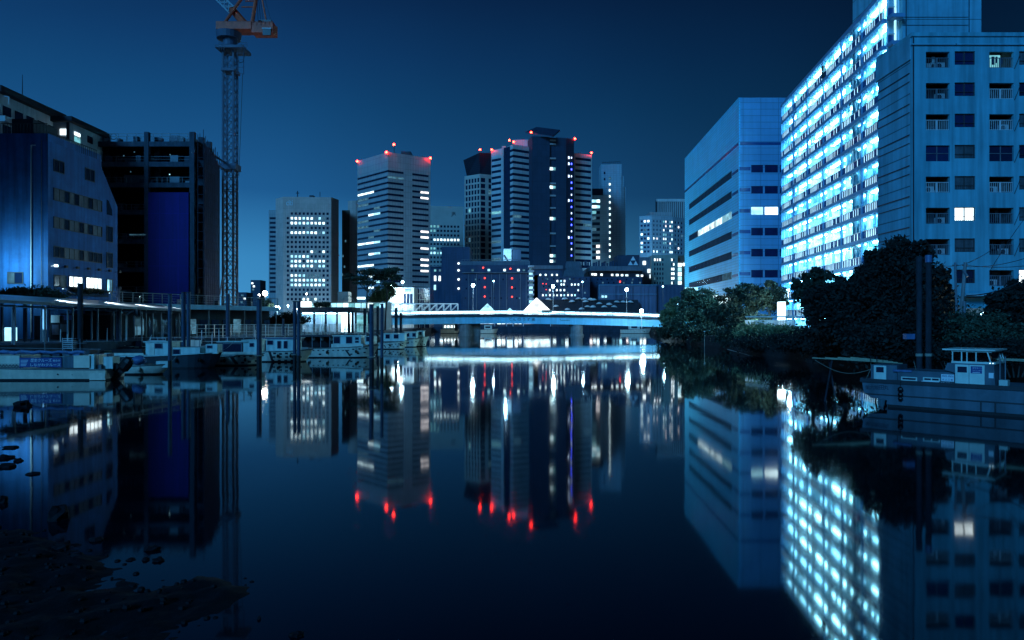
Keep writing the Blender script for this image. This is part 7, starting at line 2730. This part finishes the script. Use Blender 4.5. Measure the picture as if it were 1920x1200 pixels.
# ---- walkway fence
t = thing('walkway_fence', 'pale wire fence along the waterside walkway behind the moored boats', 'fence', (XX(520, 118), 118, 2.3))
a, c = (XX(352, 93), 93.0), (XX(700, 136), 136.0)
ux = Vector((c[0] - a[0], c[1] - a[1]))
Lx = ux.length
MFc = frame(a, ux, (ux.y, -ux.x))
mb = MB().at(MFc)
for i in range(30):
    s = Lx * i / 29
    mb.box(s - .04, s + .04, -.04, .04, 1.0, 4.05)
for z_ in (4.05, 3.55, 3.05, 2.55):
    mb.box(0, Lx, -.03, .03, z_, z_ + .05)
mb.build('frame', 'white_metal', t)
mb = MB().at(MFc)
s = 8.0
while s < Lx:
    mb.box(s - .012, s + .012, -.012, .012, 2.4, 4.05)
    s += .28
for k in range(7):
    mb.box(8.0, Lx, -.012, .012, 2.4 + .23 * k, 2.42 + .23 * k)
mb.build('mesh', 'white_metal', t)
slab('walkway', [(XX(150, 90), 90.4), (XX(352, 92), 91.5), (XX(705, 134.5), 134.5), (XX(712, 138), 139), (XX(500, 110), 112), (XX(150, 98), 99)], 1.55, 1.95, 'grey_metal')
for i, (px, d) in enumerate(((240, 91), (330, 91.8), (420, 100), (500, 110), (580, 119), (660, 129))):
    pass

# ---- floating piers in front of the quay
def pier(lb, pts, zd, wid, npost, seed):
    rg_ = random.Random(seed)
    a_, c_ = Vector((pts[0][0], pts[0][1])), Vector((pts[1][0], pts[1][1]))
    u_ = c_ - a_
    L_ = u_.length
    M_ = frame(a_, u_, (u_.y, -u_.x))
    t_ = thing('floating_pier', lb, 'pier', (a_.x, a_.y, 0), 'floating piers on the left')
    MB().at(M_).box(0, L_, -wid, 0, zd - .3, zd).build('deck', 'pile_wood', t_)
    MB().at(M_).box(.3, L_ - .3, -wid + .2, -.15, -.4, zd - .31).build('float', 'boot_paint', t_)
    for i in range(npost):
        s_ = .3 + (L_ - .6) * i / (npost - 1) + rg_.uniform(-.25, .25)
        hgt = rg_.uniform(1.0, 2.6)
        MB().at(M_).tube((s_, -wid + .1, zd - .2), (s_ + rg_.uniform(-.05, .05), -wid + .1, zd + hgt), .05, 6, .04).build('post', rg_.choice(['grey_metal', 'pile_wood', 'white_metal']), t_)
        if rg_.random() < .55:
            q = MB().at(M_)
            w_ = rg_.uniform(.4, 1.3)
            q.box(s_, s_ + w_, -wid + .3, -wid + rg_.uniform(.7, 1.1), zd, zd + rg_.uniform(.25, .8))
            q.build('stored_box', rg_.choice(['hull_grey', 'tarp', 'tarp_dark', 'hull_cool', 'hull_dark']), t_)
        if rg_.random() < .6:
            q = MB().at(M_)
            for k in range(12):
                a0, a1 = 2 * math.pi * k / 12, 2 * math.pi * (k + 1) / 12
                q.tube((s_ + .6 + .26 * math.cos(a0), .06, zd - .3 + .26 * math.sin(a0)), (s_ + .6 + .26 * math.cos(a1), .06, zd - .3 + .26 * math.sin(a1)), .08, 6)
            q.build('tyre', 'black_plastic', t_)
    for zz in (.55, 1.05):
        q = MB().at(M_)
        q.tube((0, -wid + .1, zd + zz), (L_, -wid + .1, zd + zz), .025, 5)
        q.build('handrail', 'white_metal', t_)
    q = MB().at(M_)
    for i in range(26):
        s_ = L_ * (i + rg_.random()) / 27
        q.tube((s_, -.08, zd + .06), (s_ + rg_.uniform(.3, .9), -.08, zd + .06 + rg_.uniform(-.02, .1)), rg_.uniform(.02, .05), 5)
    q.build('edge_trim', 'hull_cool', t_)
    return t_
pier('cluttered floating pier with tyres behind the cruise boat and flat barges', ((XX(-30, 74), 74), (XX(232, 79), 79)), 1.25, 2.2, 15, 1)
pier('floating pier with white handrails behind the dark-hulled fishing boat', ((XX(236, 80), 80.5), (XX(478, 84), 84.5)), 1.6, 2.2, 14, 2)
pier('floating pier behind the large excursion boat, ending near the bridge', ((XX(500, 97), 97), (XX(706, 121), 121)), 1.5, 2.2, 14, 3)

# ---- open pavilion with the bright wall
t = thing('lit_pavilion', 'flat-roofed open pavilion whose back wall glows blue white, left of the trees', 'pavilion', (XX(630, 150), 150, 2.3))
D = 150
MB().box(XX(563, D), XX(662, D), D - 1, D + 7, ZZ(583.5, D), ZZ(576, D)).build('roof', 'dark_roof', t)
MB().box(XX(561, D), XX(694, D), D - 1.6, D + 8, ZZ(585.5, D), ZZ(583.6, D)).build('roof_edge', 'dark_paint', t)
MB().box(XX(563, D + 5), XX(692, D + 5), D + 5, D + 5.4, 2.3, ZZ(586, D)).build('wall', 'white_wall', t)
for px in (564, 588, 610, 631, 666, 690):
    MB().box(XX(px, D), XX(px + 3.2, D), D - .4, D - .05, 2.3, ZZ(585.6, D)).build('column', 'dark_paint', t)
MB().box(XX(566, D + 4), XX(660, D + 4), D + 3.6, D + 3.9, ZZ(588, D), ZZ(586.6, D)).build('strip_light', 'tube_soft', t)
MB().box(XX(640, D + 2), XX(662, D + 2), D + 2, D + 2.3, 2.3, ZZ(588, D)).build('sign_wall', 'lit_sign', t)
MB().box(XX(665, D + 2), XX(688, D + 2), D + 2.5, D + 2.8, 2.3, ZZ(590, D)).build('shop_window', 'lit_teal', t)
for px in (580, 620, 650):
    point_light(t, P(px, 590, D + 2.5), 420, (.12, .50, 1.0), .3)
t = thing('white_kiosk', 'bright white kiosk below the brown office tower, just left of the pavilion roof', 'kiosk', (XX(571, 165), 165, 2.3))
MB().box(XX(563.5, 165), XX(578, 165), 165, 168, 2.3, ZZ(565, 165)).build('wall', 'lit_home', t)
MB().box(XX(562.5, 165), XX(579, 165), 164.7, 168.3, ZZ(564.9, 165), ZZ(563.5, 165)).build('roof', 'dark_roof', t)
t = thing('low_lit_hall', 'long low hall with a bright glazed front behind the pavilion roof', 'building', (XX(640, 190), 190, 2.3))
MB().box(XX(580, 190), XX(722, 190), 192, 200, 2.3, ZZ(566, 190)).build('wall', 'white_wall', t)
for i in range(12):
    a0 = 582 + 11.6 * i
    MB().box(XX(a0, 190), XX(a0 + 10, 190), 191.7, 191.95, ZZ(576.5, 190), ZZ(568.5, 190)).build('window', ['lit_cyan', 'lit_white', 'lit_teal', 'lit_cyan'][(i * 5) % 4], t)
p0 = P(655, 556, 196)
mb = MB()
for (x0_, x1_) in ((640, 648), (665, 657)):
    mb.tube(P(x0_, 566, 194), P(x1_, 555, 194), .12, 5)
mb.tube(P(648, 555, 194), P(657, 555, 194), .12, 5)
mb.build('roof_frame', 'white_metal', t)
MB().box(XX(633, 210), XX(653, 210), 210, 214, 2.3, ZZ(547, 210)).build('rear_block', 'grid_wall', t)
t = thing('sign_building', 'white building with dazzling signs behind the lit tree at the left bridge end', 'building', (XX(755, 245), 245, 2.3))
MB().box(XX(733, 245), XX(776, 245), 245, 256, 2.3, ZZ(539, 245)).build('wall', 'white_wall', t)
MB().box(XX(736, 245), XX(755, 245), 244.6, 244.95, ZZ(552, 245), ZZ(539.5, 245)).build('sign', 'lit_sign', t)
MB().box(XX(730, 245), XX(746, 245), 243.9, 244.5, ZZ(566, 245), ZZ(554, 245)).build('sign', 'lit_sign', t)
MB().box(XX(760, 245), XX(769, 245), 244.6, 244.95, ZZ(547, 245), ZZ(543, 245)).build('sign', 'lit_cyan', t)
for x in (757, 763, 769):
    MB().box(XX(x, 245), XX(x + 4, 245), 244.75, 244.95, ZZ(569, 245), ZZ(551, 245)).build('window', 'dark_glass', t)
point_light(t, P(745, 560, 240), 7000, (.6, .9, 1.0), .6)
t = thing('glazed_annex', 'dark glazed annex with pale glazing bars under the banded tower', 'building', (XX(790, 255), 255, 2.3))
MB().box(XX(776.5, 255), XX(806, 255), 255, 268, 2.3, ZZ(540, 255)).build('wall', 'blue_glass', t)
mb = MB()
for i in range(4):
    x = XX(777 + 9.4 * i, 255)
    mb.box(x, x + .2, 254.8, 254.98, 2.3, ZZ(540, 255))
for y in (540.5, 551, 562):
    mb.box(XX(776.5, 255), XX(806, 255), 254.82, 254.96, ZZ(y, 255), ZZ(y - 1, 255))
mb.build('glazing_bar', 'white_metal', t)
t = thing('lit_sign', 'small sign panel lit white under the umbrella tree', 'sign', (XX(677, 180), 180, 2.3))
MB().box(XX(669.5, 180), XX(684.5, 180), 180, 180.3, ZZ(561, 180), ZZ(557, 180)).build('panel', 'lit_sign', t)
MB().tube((XX(677, 180), 180.15, 2.3), (XX(677, 180), 180.15, ZZ(561.1, 180)), .09, 6).build('post', 'grey_metal', t)

tree('umbrella_tree', 'flat-topped dark umbrella tree in front of the banded tower, left of the lit tree', (XX(686, 170), 170, 2.3),
     [bl(672, 522, 170, 24, 5), bl(695, 511, 170, 24, 6), bl(656, 517, 170, 11, 4), bl(716, 520, 172, 20, 6), bl(728, 511, 172, 16, 5), bl(688, 531, 170, 24, 3.5)], .24, 5200, 'leaf_dark', .26, 81, 'trees at the left bridge end', 22, .26)
tree('umbrella_tree', 'second umbrella tree, its crown joined to the right and lit from below', (XX(722, 182), 182, 2.3),
     [bl(735, 507, 182, 17, 5), bl(722, 517, 182, 18, 5), bl(742, 521, 182, 13, 5), bl(728, 535, 180, 15, 6)], .24, 3200, 'leaf_mid', .24, 82, 'trees at the left bridge end', 20, .26)
tree('lit_tree', 'small tree whose leaves are bleached by the lamp beside it at the bridge end', (XX(712, 196), 196, 2.3),
     [bl(716, 552, 196, 20, 14), bl(702, 566, 196, 16, 14), bl(728, 548, 198, 14, 10)], .28, 5000, 'leaf_light', .2, 83, 'trees at the left bridge end', 20, .26)
bush('dark hedge clump on the quay left of the lit pavilion', [bl(543, 597, 142, 30, 12), bl(520, 603, 142, 20, 9)], .2, 6000, 'leaf_black', 84, 'bushes on the left quay')
bush('small round bush on the roof line of the pavilion', [bl(606, 571, 152, 12, 5), bl(596, 572, 152, 8, 4)], .16, 2500, 'leaf_dark', 85, 'bushes on the left quay')
bush('bush under the warm dazzling lamp', [bl(500, 570, 147, 7, 8), bl(506, 574, 147, 8, 6)], .16, 2500, 'leaf_mid', 86, 'bushes on the left quay')

# ================================================================== mooring piles on the left
def pile(px, w, ytop, D, lb, mt='pile_steel', collar=None):
    x = XX(px, D)
    r = w / 2 * D / F
    t = thing('mooring_pile', lb, 'pile', (x, D, 0), 'mooring piles on the left')
    zt = ZZ(ytop, D)
    mb = MB().tube((x, D, -2.5), (x + random.uniform(-.04, .04), D, zt), r, 14, r * random.uniform(.93, 1))
    mb.build('shaft', mt, t)
    MB().tube((x, D, zt - .02), (x, D, zt + .08), r * 1.12, 14).build('cap', 'dark_paint', t)
    MB().tube((x, D, -2.4), (x, D, 1.2), r * 1.03, 14).build('tide_band', 'boot_paint', t)
    if collar:
        mb = MB()
        for i in range(14):
            a0, a1 = 2 * math.pi * i / 14, 2 * math.pi * (i + 1) / 14
            mb.tube((x + r * 1.7 * math.cos(a0), D + r * 1.7 * math.sin(a0), collar), (x + r * 1.7 * math.cos(a1), D + r * 1.7 * math.sin(a1), collar), .06, 5)
        mb.build('mooring_ring', 'rope', t)
    return t
pile(150.5, 9.5, 533, 70, 'thick rough mooring pile rising in front of the lit windows of the tiled block', 'pile_wood')
pile(47, 7, 541, 80, 'slim mooring pile second from the left edge, in front of the hedge')
pile(91, 6.5, 556, 79, 'slim mooring pile in front of the ticket hut, right of the hedge')
pile(4, 5, 570, 82, 'thin mooring pile at the left edge of the quay')
pile(222, 7, 540, 86, 'pale edged mooring pile at the corner of the tiled block')
pile(318.5, 7, 553, 61, 'tall steel mooring pile standing beside the bow of the dinghy')
pile(344, 8, 549, 74, 'left of the twin mooring piles by the dark-hulled fishing boat', collar=.75)
pile(353.5, 7.5, 549, 74, 'right of the twin mooring piles by the dark-hulled fishing boat')
pile(427, 7.5, 553, 88, 'steel mooring pile behind the excursion boat with the open dark cabin')
pile(486, 9.5, 562, 70, 'thick single mooring pile between two excursion boats with painted ports', collar=1.2)
pile(552.5, 6.5, 566, 70, 'left of the close twin mooring piles before the large excursion boat', collar=1.3)
pile(560, 7, 566, 70, 'right of the close twin mooring piles before the large excursion boat')
pile(697, 9, 572, 63, 'thick mooring pile at the bow of the large excursion boat', collar=1.4)
pile(716, 6, 571, 66, 'thin tall mooring pile just right of the thick one at the large boat bow')
pile(531, 4, 598, 105, 'short thin mooring pile by the walkway fence, left of the twin piles')
pile(654, 5, 583, 126, 'left of the two short dark piles in front of the pavilion sign wall', 'pile_wood')
pile(661, 4.5, 583, 126, 'right of the two short dark piles in front of the pavilion sign wall', 'pile_wood')
pile(684, 6, 579, 128, 'dark pile under the umbrella tree beside the fence end', 'pile_wood')
pile(708, 5, 575, 122, 'slim pile between the thick and the thin tall pile, farther off', 'pile_wood')
pile(743, 6, 578, 140, 'left of the two stubby piles in front of the left bridge girder', 'pile_wood')
pile(751.5, 5, 587, 140, 'right and lower of the two stubby piles in front of the left bridge girder', 'pile_wood')

# ================================================================== muddy shore in the foreground
shore_px = [(-300, 900), (-120, 985), (0, 992), (60, 1000), (120, 1022), (190, 1046), (228, 1068), (225, 1092), (262, 1104), (318, 1097), (385, 1085), (432, 1086), (466, 1100), (462, 1118), (420, 1140), (345, 1162), (305, 1192), (315, 1260), (330, 1500), (-600, 1900), (-900, 1000)]
SP = [(XX(x, DW(y)), DW(y)) for x, y in shore_px]
def sdist(x, y):
    best, inside = 1e9, False
    n_ = len(SP)
    for i in range(n_):
        x1, y1 = SP[i]
        x2, y2 = SP[(i + 1) % n_]
        dx, dy = x2 - x1, y2 - y1
        tt = max(0, min(1, ((x - x1) * dx + (y - y1) * dy) / (dx * dx + dy * dy)))
        best = min(best, math.hypot(x - x1 - tt * dx, y - y1 - tt * dy))
        if (y1 > y) != (y2 > y) and x < (x2 - x1) * (y - y1) / (y2 - y1) + x1:
            inside = not inside
    return best if inside else -best
res = .11
nx, ny = 122, 110
vs, fs = [], []
for j in range(ny):
    for i in range(nx):
        x, y = -16 + i * res * 1.12, 6.5 + j * res
        sd = sdist(x, y)
        nz_ = noise.fractal(Vector((x * 1.6, y * 1.6, 0)), 1.0, 2.0, 5)
        n2 = noise.fractal(Vector((x * 5, y * 5, 3)), 1.0, 2.0, 3)
        h = .13 * math.tanh(sd * .9) + .10 * nz_ * min(1, max(.35, sd + .5)) + .035 * n2
        vs.append((x, y, h))
for j in range(ny - 1):
    for i in range(nx - 1):
        a = j * nx + i
        q = (a, a + 1, a + nx + 1, a + nx)
        if max(vs[k][2] for k in q) > -.12:
            fs.append(q)
mb = MB()
mb.raw(vs, fs)
o = mb.build('shore', 'mud', smooth=True)
tag(o, kind='structure')
def rock_mesh(mb, c, r, seed, sq=.7):
    rg_ = random.Random(seed)
    vs, fs = [], []
    for j in range(7):
        for i in range(10):
            ph, th = math.pi * j / 6 - math.pi / 2, 2 * math.pi * i / 10
            d = Vector((math.cos(ph) * math.cos(th), math.cos(ph) * math.sin(th), math.sin(ph)))
            k = 1 + .55 * noise.noise(d * 1.7 + Vector((seed * 3.1, 0, 0))) + .2 * noise.noise(d * 4.5 + Vector((seed, 7, 0)))
            vs.append((c[0] + r[0] * d.x * k, c[1] + r[1] * d.y * k, c[2] + r[2] * d.z * k))
    for j in range(6):
        fs += [(j * 10 + i, j * 10 + (i + 1) % 10, (j + 1) * 10 + (i + 1) % 10, (j + 1) * 10 + i) for i in range(10)]
    mb.raw(vs, fs)
rocks = [(110, 962, 22, 20, 1.25, 'pointed black rock alone in the still water left of the middle'), (42, 757, 17, 9, .9, 'squat black rock in the water below the cruise boat'),
         (10, 856, 16, 5, .5, 'flat rock at the left edge, highest of the left cluster'), (34, 862, 9, 4, .6, 'small rock in the left cluster beside the flat one'),
         (8, 873, 20, 5, .5, 'long low rock at the left edge under the flat one'), (62, 887, 12, 3.5, .5, 'low rock lying off the left cluster'),
         (20, 838, 14, 3, .4, 'thin rock sliver at the left, barely out of the water'), (4, 935, 10, 12, 1, 'dark rock cut by the left edge beside the pointed rock'),
         (285, 1027, 14, 6, .6, 'rough rock off the end of the mud, rightmost of the upper group'), (297, 1049, 11, 5, .6, 'round rock below the rough one off the mud'),
         (273, 1048, 7, 4, .6, 'small round rock left of the round one'), (246, 1048, 9, 3, .5, 'flat rock left of the two round ones'),
         (250, 1097, 8, 4, .6, 'pebble sized rock touching the mud tongue'), (115, 1023, 16, 8, .7, 'humped rock on the edge of the mud'),
         (180, 1010, 13, 5, .6, 'rock standing just off the mud edge below the pointed rock'), (556, 1188, 16, 6, .5, 'black rock cut by the bottom edge right of the mud'),
         (486, 1158, 3.5, 5, 1.3, 'small upright stub in the water near the bottom'), (145, 1040, 12, 5, .6, 'rock half sunk in the mud behind the humped one')]
for i, (px, py, w, h, sq, lb) in enumerate(rocks):
    D = DW(py + h * .6)
    k = D / F
    x = XX(px, D)
    mb = MB()
    rock_mesh(mb, (x, D, h * k * .25), (w * k, w * k * .8, h * k * 1.0), i + 1)
    tag(mb.build('rock', 'rock', None, (x, D, 0)), lb, 'rock', 'rocks along the muddy shore')
mb = MB()
rgp = random.Random(9)
for k in range(420):
    x, y = rgp.uniform(-12, -3.5), rgp.uniform(8.5, 16)
    sd = sdist(x, y)
    if sd < -.35:
        continue
    r = rgp.uniform(.02, .07)
    z_ = .13 * math.tanh(sd * .9) + .10 * noise.fractal(Vector((x * 1.6, y * 1.6, 0)), 1.0, 2.0, 5) * min(1, max(.35, sd + .5))
    mb.ball((x, y, z_ + .02), r, 6, 4, .7)
tag(mb.build('gravel', 'rock', None, (-7, 12, 0)), kind='stuff', label='scattered pebbles and shells on the dark mud of the shore')
